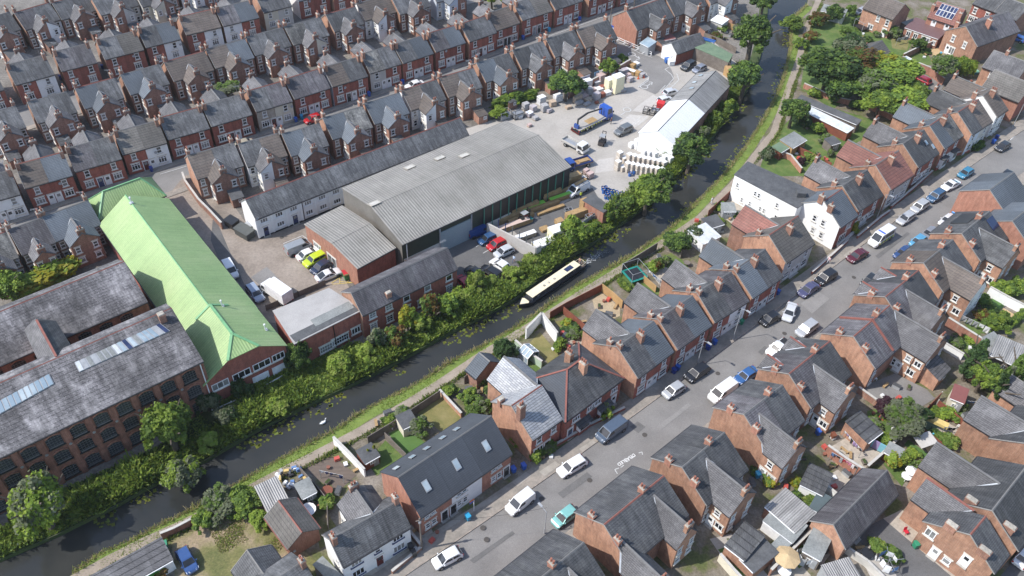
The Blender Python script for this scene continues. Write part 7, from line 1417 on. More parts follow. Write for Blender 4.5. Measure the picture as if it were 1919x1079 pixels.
# white frames leaning at the felt store
for i in range(9):
 p = G(1308 + i * 3.6, 104 + i * 2.5); col = 'ptw' if i > 3 else flatmat('blue_white_frame', (.45, .5, .62), .5); b = MB()
 for x in (-.45, .45): b.bar((x, 0, 0), (x, .9, 2.9), .12, col)
 for t in (.02, .35, .68, .98): b.bar((-.45, .9 * t, 2.9 * t), (.45, .9 * t, 2.9 * t), .12, col)
 b.slab([(-.3, .1, .3), (.3, .1, .3), (.3, .8, 2.6), (-.3, .8, 2.6)], .03, col); o = b.build('window_frame', None, (p.x, p.y, .08), -.55); tag(o, '%s window frame leaning at the felt store, %s from left' % ('white' if i > 3 else 'bluish', NUM[i]), 'window frame', 'frames leaning at the felt store')
c = G(1318, 100); o = empty('gantry_rack', (c.x, c.y, 0), -.5, 'bright blue gantry rack above the leaning frames', 'rack'); b = MB(); b.bar((-2.2, 0, 3.6), (2.2, 0, 3.6), .3, tb_); b.bar((-2.2, .8, 3.6), (2.2, .8, 3.6), .2, tb_); b.build('beam', o)
for x in (-2.1, 2.1): b = MB(); b.bar((x, 0, 0), (x, 0, 3.5), .16, tb_); b.build('post', o)
# racks, cages, skips, containers
def rack(label, p, rz, w=2.2, d=1.4, h=1.5, m='ptk', fill=None):
 c = G(*p); o = empty('metal_rack', (c.x, c.y, .06), rz, label, 'rack'); b = MB()
 for x in (-w / 2, w / 2):
  for y in (-d / 2, d / 2): b.bar((x, y, 0), (x, y, h), .08, m)
 for z in (.15, h * .55, h):
  for y in (-d / 2, d / 2): b.bar((-w / 2, y, z), (w / 2, y, z), .07, m)
  for x in (-w / 2, 0, w / 2): b.bar((x, -d / 2, z), (x, d / 2, z), .07, m)
 b.build('frame', o)
 if fill: b = MB(); b.box((0, 0, .2), (w * .9, d * .9, h * .5), fill); b.build('load', o)
for a in [('black rack with metal goods beside the hedge', (970, 220), .6, 2.4, 1.6, 2.2, 'ptk', 'steel'), ('silver rack next to the black one by the hedge', (945, 222), .6, 2.6, 1.6, 1.9, 'steel', 'ptg'), ('black bench frames near the warehouse corner', (1086, 337), .6, 2.6, 1.8, 1.0, 'ptk', None), ('row of steel cages, left, by the white shed', (1212, 212), -.35, 1.6, 1.4, 1.2, 'ptk', 'conc'), ('row of steel cages, middle, by the white shed', (1220, 214), -.35, 1.6, 1.4, 1.2, 'ptk', 'conc'), ('row of steel cages, right, by the white shed', (1228, 211), -.35, 1.6, 1.4, 1.3, 'ptk', 'steel'), ('scaffold frame in front of the yard office', (1283, 105), .5, 2.4, 1.0, 3.0, 'steel', None), ('scaffold frame loaded with frames at the store end', (1352, 122), -.5, 2.2, 1.2, 2.8, 'steel', 'ptw'), ('pale trolley with black bag in the open yard', (1065, 398), .3, 1.4, .9, .8, 'steel', 'ptk'), ('ladder rack among the brick store clutter', (1105, 415), .5, 1.6, 1.0, 1.5, 'steel', None)]: rack(*a)
def skip(label, p, rz, m, w=1.6, d=1.3, h=1.2, lid=None):
 c = G(*p); o = empty('waste_bin', (c.x, c.y, .06), rz, label, 'bin'); b = MB(); b.box((0, 0, .15), (w, d, h), m, 0, 1.08)
 for x in (-w * .4, w * .4):
  for y in (-d * .4, d * .4): b.cyl((x, y - .04, .1), (x, y + .04, .1), .1, .1, TRIM, 8)
 b.build('body', o); b = MB(); b.slab([(-w * .57, -d * .57, h + .12), (w * .57, -d * .57, h + .12), (w * .57, d * .57, h + .32), (-w * .57, d * .57, h + .32)], .07, lid or m); b.build('lid', o)
skip('green wheeled bin with red lid beside the brick annexe', (653, 521), .5, flatmat('bin_green', (.03, .20, .07), .5), 1.5, 1.2, 1.2, flatmat('bin_red', (.40, .02, .03), .5)); skip('dark metal skip by the works yard gate', (460, 442), -.6, flatmat('skip_dark', (.07, .075, .07), .7), 3.2, 1.8, 1.4); skip('grey lidded container left of the dark skip', (472, 428), -.6, 'ptg', 1.5, 1.2, 1.1); skip('black container beside the white gable of the workshop', (436, 424), -.6, 'ptk', 2.2, 1.6, 1.3); skip('red plastic crate against the shed roof', (1237, 202), -.35, flatmat('crate_red', (.50, .03, .03), .5), 1.5, 1.2, 1.2); skip('white water tank on the yard by the office', (1257, 122), .3, 'ptw', 1.3, 1.2, 1.1); skip('blue and white bundle beside the white tank', (1250, 118), .3, tb_, 1.1, 1.0, .9)
for i in range(2): c = G((1196, 1206)[i], (148, 146)[i]); b = MB(); b.cyl((0, 0, 0), (0, 0, .75), .2, .05, flatmat('cone_orange', (.6, .10, .03), .5), 10); b.box((0, 0, 0), (.5, .5, .06), flatmat('cone_orange', (.6, .10, .03), .5)); tag(b.build('traffic_cone', None, (c.x, c.y, .08)), 'red traffic cone at the yard corner stacks, %s one' % ('left', 'right')[i], 'cone')
# wheelie bins
BINC = {'blue': flatmat('bin_blue', (.02, .09, .38), .45), 'dark blue': flatmat('bin_dark_blue', (.012, .04, .22), .45), 'bright blue': flatmat('bin_bright_blue', (.03, .30, .50), .45), 'black': flatmat('bin_black', (.02, .02, .022), .5), 'brown': flatmat('bin_brown', (.18, .06, .03), .5), 'green': flatmat('bin_dull_green', (.03, .22, .12), .5)}
BD = {}
def bin_(colr, p, rz, where):
 if colr not in BD:
  b = MB(); b.box((0, 0, .08), (.5, .6, .9), BINC[colr], 0, 1.16); b.cyl((-.3, .3, .1), (.3, .3, .1), .1, .1, TRIM, 8); bd = b.data('body'); b = MB(); b.slab([(-.31, -.38, 1.0), (.31, -.38, 1.0), (.31, .38, 1.07), (-.31, .38, 1.07)], .06, BINC[colr]); b.bar((-.25, .4, 1.0), (.25, .4, 1.0), .05, BINC[colr]); BD[colr] = (bd, b.data('lid'))
 c = G(*p); o = empty('wheelie_bin', (c.x, c.y, .14), rz, '%s wheelie bin %s' % (colr, where), 'bin'); link('body', BD[colr][0], o); link('lid', BD[colr][1], o)
for a in [('bright blue', (877, 974), .7, 'alone on the pavement by the estate agent board'), ('dark blue', (1262, 700), .7, 'at the passage left of the near brick pair, upright one'), ('blue', (1269, 694), .9, 'with open lid beside the upright one'), ('dark blue', (1326, 656), .7, 'by the pale front door'), ('blue', (1338, 646), .7, 'nearest the thin lamp post'), ('blue', (1456, 552), .7, 'at the corner of the front gardens'), ('blue', (1860, 270), .7, 'left of two by the hedge'), ('dark blue', (1866, 262), .7, 'right of two by the hedge'), ('blue', (692, 181), .6, 'in the terraced street beside a cream front'), ('bright blue', (566, 494 - 270), .6, 'left of the red car in the terraced street'), ('blue', (555, 229), .6, 'at the stone clad front'), ('blue', (755, 158), .6, 'by the white saloon in the terraced street'), ('bright blue', (1029, 60), .6, 'outside the dark pair up the terraced street'), ('blue', (1086, 40), .6, 'by the white lamp at the street bend'), ('blue', (980, 75), .6, 'at a gap in the upper terraced street'), ('dark blue', (193, 130), .6, 'in the passage of the upper row'), ('dark blue', (115, 150), .6, 'in a passage at the left of the upper row'), ('dark blue', (285, 322), .6, 'outside the white front by the green roof'), ('bright blue', (1418, 895), .3, 'in the dark side passage of the pale winged house'), ('blue', (1531, 815), .3, 'by the patio with lilac cloths'), ('brown', (1559, 822), .3, 'beside the blue bin at the lilac cloth patio'), ('black', (770, 1030), .5, 'behind the low wall of the white house'), ('black', (776, 1042), .5, 'in front of the other black bin at the white house'), ('green', (1563, 1030), .3, 'against the barn gable wall'), ('black', (1543, 1037), .3, 'lying on the pale yard near the barn'), ('green', (312, 1026), .4, 'at the end of the garages'), ('blue', (962, 885), .6, 'by the long new terrace end'), ('blue', (981, 879), .6, 'behind the front garden wall with flowers'), ('green', (1713, 1026), .3, 'against the sunlit gable in the corner'), ('green', (1388, 608), .7, 'by the white front near the tall lamp post')]: bin_(*a)
# street lamps and poles
def lamp(label, p, h, arm, name='street_lamp', th=None):
 c = G(*p); o = empty(name, (c.x, c.y, .1), ang(Vector((0, 0)), Vector((1, -1))) if th is None else th, label, 'street lamp'); b = MB(); b.cyl((0, 0, 0), (0, 0, 1.2), .11, .1, 'ptg', 8); b.cyl((0, 0, 1.2), (0, 0, h), .065, .05, 'ptg', 8); b.build('column', o); b = MB(); b.bar((0, 0, h), (arm, 0, h + .25), .06, 'ptg'); b.build('arm', o); b = MB(); b.box((arm + .3, 0, h + .2), (.75, .28, .14), 'ptg'); b.build('lantern', o)
def pole(label, p, h):
 c = G(*p); o = empty('telegraph_pole', (c.x, c.y, 0), .4, label, 'telegraph pole'); b = MB(); b.cyl((0, 0, 0), (0, 0, h), .14, .1, 'fenb', 8); b.build('shaft', o); b = MB(); b.bar((-.5, 0, h - .4), (.5, 0, h - .4), .1, 'fenb'); b.cyl((0, 0, h - 1.0), (0, 0, h - .6), .2, .2, 'ptg', 8); b.build('crossarm', o)
lamp('tall slim street lamp in front of the white fronted pair', (1373, 637), 7.0, .9); lamp('shorter lamp outside the pair with blue bins', (1306, 685), 5.6, .8); lamp('white lamp rising beside the teal car at the kerb', (1020, 1000), 5.0, .9, 'street_lamp', 2.3); lamp('lamp on the far kerb near the top of the road', (1897, 239), 6.0, .8); lamp('lamp by the front wall below the yellow shrub', (1641, 413), 6.0, .8)
pole('dark telegraph pole at the corner of the white detached house', (791, 1030), 7.4); pole('telegraph pole at the entrance to the builders yard', (1141, 62), 8.0); pole('telegraph pole in the terraced street by the yard end', (1187, 21), 8.0)
c = G(888, 958); o = empty('estate_board', (c.x, c.y, .1), .7, 'estate agent board on a white post before the new terrace', 'sign'); b = MB(); b.box((0, 0, 0), (.09, .09, 2.6), 'ptw'); b.build('post', o); b = MB(); b.box((-.3, 0, 2.2), (.7, .05, .7), flatmat('board_blue', (.05, .08, .35), .5)); b.box((-.3, 0, 2.62), (.7, .06, .28), flatmat('board_orange', (.6, .16, .03), .5)); b.build('board', o)
# signs with writing
def text(s, size, mat, loc, rot, parent=None, name='lettering', ext=.01):
 cu = bpy.data.curves.new(name, 'FONT'); cu.body = s; cu.size = size; cu.extrude = ext; cu.align_x = 'CENTER'; cu.align_y = 'CENTER'; to = bpy.data.objects.new(name, cu); COL.objects.link(to); dg = bpy.context.evaluated_depsgraph_get(); me = bpy.data.meshes.new_from_object(to.evaluated_get(dg)); bpy.data.objects.remove(to); o = bpy.data.objects.new(name, me); COL.objects.link(o); me.materials.clear(); me.materials.append(M[mat] if isinstance(mat, str) else mat); o.location = loc; o.rotation_euler = rot
 if parent: o.parent = parent
 return o
a, c = G(1163, 868), G(1184, 855); m = (a + c) / 2; struct(text('DISABLED', .72, wm, (m.x, m.y, .05), (0, 0, ang(a, c) + PI), None, 'road_lettering', .003))
c = G(1147, 67); o = empty('notice_board', (c.x, c.y, 0), -.5, 'blue notice board against the big orange gable wall', 'sign'); b = MB(); b.box((0, 0, .3), (1.6, .12, 2.4), flatmat('sign_blue', (.03, .10, .42), .5)); b.build('board', o); b = MB()
for i in range(4): b.box((0, -.08, .8 + i * .42), (1.1 - .2 * (i % 2), .03, .16), 'ptw')
b.build('pale_text_bars', o)
for i, (p, l, colr) in enumerate((((1122, 146), 'pale blue banner hung on the yard brick wall', (.22, .42, .62)), ((1092, 157), 'white banner with red mark on the yard brick wall', (.75, .75, .77)))):
 c = G(*p); o = empty('banner', (c.x, c.y, 1.0), .62, l, 'banner'); b = MB(); b.box((0, -.3, 0), (3.4, .05, 1.1), flatmat('banner_%s' % ('blue', 'white')[i], colr, .6)); b.build('sheet', o); b = MB(); b.box((-.9, -.34, .3), (.7, .03, .5), flatmat('banner_mark_%s' % ('white', 'red')[i], ((.8, .8, .8), (.55, .03, .08))[i], .6)); b.box((.6, -.34, .4), (1.4, .03, .3), flatmat('banner_text_%s' % ('white', 'navy')[i], ((.8, .8, .8), (.1, .12, .3))[i], .6)); b.build('mark', o)
# garden furniture
def table(label, p, r, m, chairs=0, name='garden_table'):
 c = G(*p); o = empty(name, (c.x, c.y, .08), .3, label, 'table'); b = MB(); b.cyl((0, 0, .7), (0, 0, .75), r, r, m, 14); b.build('table_top', o)
 for i in range(4): b = MB(); a = i * PI / 2 + .7; b.bar((math.cos(a) * r * .7, math.sin(a) * r * .7, 0), (math.cos(a) * r * .5, math.sin(a) * r * .5, .7), .06, m); b.build('leg', o)
def chair(label, p, rz, m, group=None):
 c = G(*p); o = empty('garden_chair', (c.x, c.y, .08), rz, label, 'chair', group); b = MB(); b.box((0, 0, .42), (.55, .55, .06), m); b.build('seat', o); b = MB(); b.mesh([(-.27, .26, .45), (.27, .26, .45), (.24, .36, 1.0), (-.24, .36, 1.0), (-.27, .31, .45), (.27, .31, .45), (.24, .41, 1.0), (-.24, .41, 1.0)], [(0, 1, 2, 3), (7, 6, 5, 4), (0, 4, 5, 1), (1, 5, 6, 2), (2, 6, 7, 3), (3, 7, 4, 0)], m); b.build('backrest', o)
 for x in (-.24, .24):
  for y in (-.24, .24): b = MB(); b.bar((x, y, 0), (x, y, .42), .05, m); b.build('leg', o)
def parasol(label, p, r, m, h=2.4):
 c = G(*p); o = empty('parasol', (c.x, c.y, .08), .4, label, 'parasol'); b = MB(); b.cyl((0, 0, 0), (0, 0, h), .04, .04, 'ptw', 6); b.build('pole', o); b = MB(); n = 8
 for i in range(n): a0, a1 = 2 * PI * i / n, 2 * PI * (i + 1) / n; b.mesh([(0, 0, h + .1), (r * math.cos(a0), r * math.sin(a0), h - .5), (r * math.cos(a1), r * math.sin(a1), h - .5), (r * math.cos(a0), r * math.sin(a0), h - .56), (r * math.cos(a1), r * math.sin(a1), h - .56)], [(0, 1, 2), (1, 3, 4, 2)], m)
 b.build('canopy', o)
parasol('straw coloured parasol over wooden seats at the bottom edge', (1467, 1060), 1.7, 'decky', 2.6); table('round white table in front of the straw parasol', (1467, 1074), .9, 'ptw'); table('dark oval table with chairs in the concrete yard', (1622, 1042), .8, 'ptk'); chair('dark chair right of the oval table', (1632, 1037), 1.0, 'ptk'); chair('white plastic chair on the pale patio by the red fence', (1795, 802), 2.4, 'ptw'); chair('white chair in the corner of the grey courtyard', (1628, 716), 1.2, 'ptw'); chair('white chair beside the other at the courtyard gable', (1638, 712), .2, 'ptw'); chair('red chair against the back door wall', (1696, 1000), .3, flatmat('chair_red', (.5, .02, .04), .5)); parasol('white half closed parasol beside the round white table', (1701, 896), .9, 'ptw', 2.2); table('round white garden table by the white parasol', (1696, 898), .75, 'ptw'); table('brown wooden garden table on the deck edge', (614, 925), .8, 'fenr'); parasol('white folded parasol in the garden with open bays', (1548, 240), .6, 'ptw', 2.4); table('white round table on the upper lawn edge', (1641, 43), .7, 'ptw'); table('table on the patio by the trampoline garden', (1286, 498), .6, 'fenb'); chair('white bench like chair between column conifers', (1868, 697), 1.2, 'ptw'); chair('white lounger chair on the narrow wet yard', (1411, 1062), .9, 'ptw')
c = G(580, 966); b = MB(); b.cyl((0, 0, 0), (0, 0, .9), .05, .05, 'steel', 6)
for i in range(12):
 a0, a1 = 2 * PI * i / 12, 2 * PI * (i + 1) / 12
 for r0, z0, r1, z1 in ((0, 1.0, .6, 1.12), (.6, 1.12, 1.05, 1.5)): b.poly([(r0 * math.cos(a0), r0 * math.sin(a0), z0), (r1 * math.cos(a0), r1 * math.sin(a0), z1), (r1 * math.cos(a1), r1 * math.sin(a1), z1), (r0 * math.cos(a1), r0 * math.sin(a1), z0)], 'ptw')
o = b.build('dish_antenna', None, (c.x, c.y, 0)); tag(o, 'large white dish on the ground beside the pink tiled garage', 'dish')
c = G(548, 895); random.seed(9)
for i in range(26):
 k = CLO[(0, 7, 3, 8, 2, 0)[i % 6]]; b = MB(); b.box((0, 0, 0), (random.uniform(.3, 1.0), random.uniform(.3, .8), random.uniform(.2, .6)), k, random.random() * 3, .8); o = b.build('rubbish_item', None, (c.x + random.uniform(-2.0, 2.0), c.y + random.uniform(-1.6, 1.6), random.uniform(0, .6))); tag(o, 'odd discarded item in the rubbish heap between shed and deck', 'rubbish', 'items in the rubbish heap')
b = MB(); b.slab([(0, -1.6, .9), (1.0, -1.6, .9), (1.0, 1.6, .9), (0, 1.6, .9)], .5, flatmat('yellow_sheet', (.58, .44, .16), .7)); c = G(1747, 806); tag(b.build('swing_canopy', None, (c.x, c.y, .9), 1.0), 'yellow cloth canopy over a garden swing by the red fences', 'canopy')
b = MB(); b.slab([(-1.5, -1.0, 0), (1.5, -1.0, 0), (1.5, 1.0, .3), (-1.5, 1.0, .3)], .08, 'gy'); c = G(1726, 838); tag(b.build('sail_shade', None, (c.x, c.y, 1.7), .4), 'grey sail shade over the small astro lawn', 'shade'); b = MB(); b.box((0, 0, 0), (2.2, .9, .5), flatmat('turquoise_seat', (.1, .4, .5), .6)); b.box((0, .4, .5), (2.2, .2, .5), flatmat('turquoise_seat', (.1, .4, .5), .6)); c = G(1738, 828); tag(b.build('garden_sofa', None, (c.x, c.y, .08), .4), 'turquoise garden sofa behind the grey sail shade', 'sofa')
b = MB(); b.cyl((0, 0, 0), (0, 0, .5), 1.0, 1.05, flatmat('pool_blue', (.08, .35, .5), .5), 14); b.cyl((0, 0, .5), (0, 0, .53), 1.05, 1.05, flatmat('pool_green', (.2, .42, .3), .5), 14); c = G(1825, 136); tag(b.build('paddling_pool', None, (c.x, c.y, 0)), 'patterned round paddling pool in a walled back yard', 'paddling pool')
b = MB(); b.cyl((0, 0, 0), (0, 0, .28), .32, .3, flatmat('toy_blue', (.1, .4, .6), .4), 12); c = G(1763, 100); tag(b.build('ball_chair', None, (c.x, c.y, .1)), 'round light blue seat on the edge of the pale deck', 'seat')
# ------------------------------------------------------------------ narrowboat, swan, people
def narrowboat():
 a, c = G(972, 574, .1), G(1094, 491, .1); L = (c - a).length; m = (a + c) / 2; th = ang(c, a); o = empty('narrowboat', (m.x, m.y, -.5), th, 'black narrowboat with cream roof steaming along the canal', 'narrowboat'); x = L / 2; w = 1.0; hull = flatmat('hull_black', (.012, .012, .014), .35); cream = flatmat('cream_roof_paint', (.68, .60, .42), .55)
 pl = [(x, 0), (x - .5, .45), (x - 1.6, .9), (x - 2.6, w), (-x + 1.2, w), (-x + .4, .85), (-x, .5)]; P = [(px, py) for px, py in pl] + [(px, -py) for px, py in pl[::-1] if py]; n = len(P); b = MB(); b.mesh([(px * .985, py * .9, -.3) for px, py in P] + [(px, py, .55 + (.35 if px > x - 1.7 else 0)) for px, py in P], [tuple(range(n, 2 * n))] + [(i, (i + 1) % n, n + (i + 1) % n, n + i) for i in range(n)], hull); b.build('hull', o)
 b = MB(); f, r_ = x - 2.5, -x + 1.9; b.mesh([(f, -.86, .55), (r_, -.86, .55), (r_, .86, .55), (f, .86, .55), (f - .1, -.74, 1.55), (r_, -.74, 1.55), (r_, .74, 1.55), (f - .1, .74, 1.55)], [(0, 1, 5, 4), (1, 2, 6, 5), (2, 3, 7, 6), (3, 0, 4, 7)], flatmat('cabin_dark_blue', (.03, .035, .045), .4)); b.build('cabin_side', o)
 b = MB(); b.slab([(f + .05, -.8, 1.6), (f + .05, .8, 1.6), (r_ - .05, .8, 1.6), (r_ - .05, -.8, 1.6)][::-1], .07, cream); b.build('cabin_roof', o)
 for i in range(6):
  for s in (-1, 1): b = MB(); xx = f - 1.4 - i * (f - r_ - 2) / 5.5; b.cyl((xx, s * .82, 1.08), (xx, s * .84, 1.08), .2, .2, 'gl', 12); b.cyl((xx, s * .82, 1.08), (xx, s * .83, 1.08), .26, .26, 'cap', 12); b.build('porthole', o)
 b = MB(); b.box((r_ + 2.2, 0, 1.6), (1.7, .9, .05), 'pv'); b.build('solar_panel', o)
 for xx in (f - 3.5, f - 4.6, f - 6.0): b = MB(); b.cyl((xx, .1, 1.6), (xx, .1, 1.72), .22, .2, 'cap', 10); b.build('roof_vent', o)
 b = MB(); b.box((-x + 1.0, 0, .5), (1.6, 1.5, .1), 'deck'); b.build('stern_deck', o); b = MB()
 for s in (-1, 1): b.bar((-x + .3, s * .7, .55), (-x + .3, s * .7, 1.2), .05, cream); b.bar((-x + .3, s * .7, 1.2), (-x + 1.6, s * .8, 1.2), .05, cream)
 b.bar((-x + .3, -.7, 1.2), (-x + .3, .7, 1.2), .05, cream); b.build('stern_rail', o); b = MB(); b.bar((-x + .1, 0, .55), (-x + .1, 0, 1.1), .06, cream); b.bar((-x + .1, 0, 1.1), (-x + 1.3, .1, 1.25), .06, cream); b.build('tiller', o)
 b = MB(); b.slab([(x - .25, 0, .95), (x - 1.6, .8, .95), (x - 1.9, .5, .95), (x - 1.9, -.5, .95), (x - 1.6, -.8, .95)], .04, cream); b.build('bow_deck', o); return o, a, c
nb_, bow, stern = narrowboat()
d = (stern - bow).normalized(); r = np.random.default_rng(5); n = 260; t = r.uniform(0, 6.5, n) ** 1.0; w_ = r.normal(size=n) * (.18 + t * .06); nrm = np.array([d.y, -d.x]); XY = np.array([stern.x, stern.y]) + np.outer(t, [d.x, d.y]) + np.outer(w_, nrm); a = r.uniform(0, 6.28, n); s = (r.uniform(.03, .12, n) * (1 - t / 8))[:, None]
COLS['foam'] = plain('wake_foam', (.45, .46, .46), .6); M['foam'] = COLS['foam']
me = quads_mesh('wake', np.c_[XY, np.full(n, -.488)], np.c_[np.cos(a), np.sin(a), np.zeros(n)] * s, np.c_[-np.sin(a), np.cos(a), np.zeros(n)] * s, ['foam'], np.zeros(n, int)); o_ = bpy.data.objects.new('wake_foam', me); COL.objects.link(o_); tag(o_, 'thin streak of foam behind the narrowboat', 'wake'); o_['kind'] = 'stuff'
def skin(name, chains, mats_fn, parent=None, sub=1):
 V, E, R = [], [], []
 for ch in chains:
  prev = None
  for p, rr in ch:
   k = next((i for i, q in enumerate(V) if (Vector(q) - Vector(p)).length < 1e-5), None)
   if k is None: V.append(p); R.append(rr); k = len(V) - 1
   if prev is not None: E.append((prev, k))
   prev = k
 me = bpy.data.meshes.new(name); me.from_pydata(V, E, []); o = bpy.data.objects.new(name, me); COL.objects.link(o); md = o.modifiers.new('skin', 'SKIN'); md.use_smooth_shade = True
 sv = me.skin_vertices[0].data
 for i, rr in enumerate(R): sv[i].radius = (rr, rr) if not isinstance(rr, tuple) else rr
 sv[0].use_root = True; s2 = o.modifiers.new('sub', 'SUBSURF'); s2.levels = sub; s2.render_levels = sub
 dg = bpy.context.evaluated_depsgraph_get(); m2 = bpy.data.meshes.new_from_object(o.evaluated_get(dg)); bpy.data.objects.remove(o); bpy.data.meshes.remove(me)
 m2.materials.clear(); ml = []
 for p in m2.polygons:
  mt = mats_fn(p.center)
  if mt not in ml: ml.append(mt); m2.materials.append(mt)
  p.material_index = ml.index(mt); p.use_smooth = True
 r_ = bpy.data.objects.new(name, m2); COL.objects.link(r_)
 if parent: r_.parent = parent
 return r_
skinm, shoe = flatmat('skin_tone', (.50, .30, .22), .6), flatmat('shoe_dark', (.03, .03, .03), .7)
def person(label, p, th, top, legs, hair, pose='stand', z=.06, long_hair=False):
 c = G(p[0], p[1], z); st = {'stand': .05, 'walk': .24, 'tiller': .05}[pose]; root = empty('person', (c.x, c.y, z), th, label, 'person'); hip = .92
 ch = [[((0, 0, hip), .155), ((0, 0, 1.15), .15), ((0, 0, 1.36), .17), ((0, 0, 1.47), .075), ((.01, 0, 1.56), .085), ((.015, 0, 1.66), .105), ((.0, 0, 1.75), .06)]]
 for s, f in ((-1, 1), (1, -1)):
  k = f * st; ch.append([((0, 0, hip), .155), ((.02 * f, s * .1, .86), .11), ((k * .55 + .03, s * .11, .48), .072), ((k, s * .11, .1), .05), ((k + .16, s * .12, .04), .042)])
  hx, hz = (.1 - k * .7, .82) if pose != 'tiller' or s < 0 else (.42, 1.12); sh = (0, s * .19, 1.4); el = ((hx * .3 - .03), s * .26, (1.4 + hz) / 2 - (.02 if pose != 'tiller' else .1)); wr = (hx, s * .25, hz)
  ch.append([((0, 0, 1.36), .17), (sh, .07), (el, .05), (wr, .034), ((hx + .015, s * .25, hz - .07), .036)])
  for i, (dy, ln) in enumerate(((-.03, .075), (-.01, .09), (.01, .085), (.03, .065))): ch.append([((hx + .015, s * .25, hz - .07), .036), ((hx + .03, s * .25 + dy, hz - .1 - ln * .4), .0095), ((hx + .045, s * .25 + dy, hz - .1 - ln), .008)])
  ch.append([((hx + .015, s * .25, hz - .07), .036), ((hx + .055, s * .25 - s * .03, hz - .09), .011), ((hx + .07, s * .25 - s * .035, hz - .12), .009)])
 ch.append([((.015, 0, 1.66), .105), ((.115, 0, 1.645), .018)])
 def mf(q):
  if q.z > 1.49 or (abs(q.y) > .2 and q.z < 1.05 and q.z > .6): return skinm
  if q.z < .12: return shoe
  return legs if q.z < .93 else (top if abs(q.y) < .2 or q.z > 1.12 else skinm)
 skin('body', ch, mf, root)
 b = MB(); P = []; n = 10
 for i in range(5):
  t = i / 4 * PI * .5; rr, zz = .122 * math.cos(t), 1.675 + .125 * math.sin(t)
  for j in range(n): a_ = 2 * PI * j / n; P.append((rr * math.cos(a_) - .012, rr * math.sin(a_) * .9, zz - (.06 if math.cos(a_) < .2 and i == 0 else 0) - (.16 if long_hair and math.cos(a_) < -.2 and i == 0 else 0)))
 b.mesh(P, [(i * n + j, i * n + (j + 1) % n, (i + 1) * n + (j + 1) % n, (i + 1) * n + j) for i in range(4) for j in range(n)], hair); b.build('hair', root)
 b = MB()
 for s in (-1, 1): b.box((.108, s * .038, 1.665), (.014, .024, .013), 'ptk'); b.box((.0, s * .108, 1.63), (.03, .02, .055), skinm)
 b.box((.112, 0, 1.598), (.012, .045, .01), flatmat('lip_tone', (.35, .13, .11), .6)); b.build('face_features', root); return root
hr = flatmat('dark_hair', (.03, .022, .016), .8); hg = flatmat('fair_hair', (.28, .2, .11), .8); jn = flatmat('denim', (.08, .11, .19), .85)
person('person in dark shirt and trousers standing beside the crane lorry', (1145, 232), 2.6, flatmat('rust_top', (.22, .09, .07), .85), CLO[2], hr); person('person in pale blue shirt walking in the canal car park', (963, 492), -2.2, flatmat('pale_blue_shirt', (.42, .52, .66), .85), jn, hr, 'walk'); person('person in a yellow hi vis vest at the white van door', (1088, 372), 2.0, flatmat('hivis_vest', (.65, .75, .05), .8), CLO[1], hr); person('person in a pinkish top walking along the road pavement', (1551, 494), .8, flatmat('pale_pink_top', (.68, .48, .48), .85), flatmat('pale_trousers', (.55, .56, .6), .85), hg, 'walk', .15); person('person in white walking a path beside the white building', (1333, 382), 2.4, CLO[0], flatmat('pale_trousers', (.55, .56, .6), .85), hg, 'walk')
sp_ = stern + (bow - stern).normalized() * 1.1
for dy, l, tp_, lg in ((0, 'bare armed person at the tiller of the narrowboat', flatmat('tan_top', (.36, .22, .15), .85), CLO[1]),):
 o = person(l, (960, 540), ang(stern, bow), tp_, lg, hr, 'tiller'); o.location = (sp_.x, sp_.y, .1)
def swan():
 c = G(606, 793, -.5); o = empty('swan', (c.x, c.y, -.5), .7, 'white swan swimming on the dark canal', 'swan'); wt = flatmat('swan_white', (.80, .80, .78), .7); og = flatmat('beak_orange', (.6, .2, .03), .5)
 skin('body', [[((0, 0, .14), .23), ((-.28, 0, .18), .2), ((-.5, 0, .25), .07), ((-.62, 0, .3), .03)], [((0, 0, .14), .23), ((.26, 0, .2), .17), ((.4, 0, .36), .075), ((.38, 0, .56), .055), ((.42, 0, .74), .05), ((.52, 0, .8), .06), ((.64, 0, .76), .022)]], lambda q: og if q.x > .6 else wt, o, 2)
 for s in (-1, 1): b = MB(); b.mesh([(.15, s * .2, .22), (-.1, s * .25, .36), (-.4, s * .17, .4), (-.6, s * .06, .36), (-.35, s * .22, .2), (.0, s * .26, .18)], [(0, 1, 5), (1, 2, 4, 5), (2, 3, 4)], wt); b.build('wing', o)
swan()
# ------------------------------------------------------------------ small things lying about the yards and gardens
pm_ = [MB() for _ in range(6)]
pm_[0].cyl((0, 0, 0), (0, 0, .4), .2, .28, 'pot', 9); pm_[1].box((0, 0, 0), (.9, .5, .45), 'fenb'); pm_[1].box((0, 0, .45), (.8, .4, .05), 'bank'); pm_[2].box((0, 0, 0), (1.2, .6, .6), 'ptg'); pm_[2].box((0, 0, .6), (1.26, .66, .06), 'feltd')
pm_[3].box((0, 0, .35), (1.3, .4, .06), 'timb'); pm_[3].box((-.5, 0, 0), (.08, .36, .35), 'timb'); pm_[3].box((.5, 0, 0), (.08, .36, .35), 'timb'); pm_[4].box((0, 0, 0), (.6, .5, .35), flatmat('crate_white', (.66, .66, .65), .6), 0, 1.1); pm_[5].box((0, 0, 0), (.8, .6, .5), flatmat('toy_red_box', (.45, .08, .06), .5), .3, .9)
CD = [(n, l, b.data(n)) for (n, l), b in zip((('plant_pot', 'terracotta pot'), ('planter', 'weathered planter trough'), ('storage_box', 'grey storage box'), ('garden_bench', 'plain wooden bench'), ('crate', 'pale plastic crate'), ('toy_box', 'red plastic box')), pm_)]
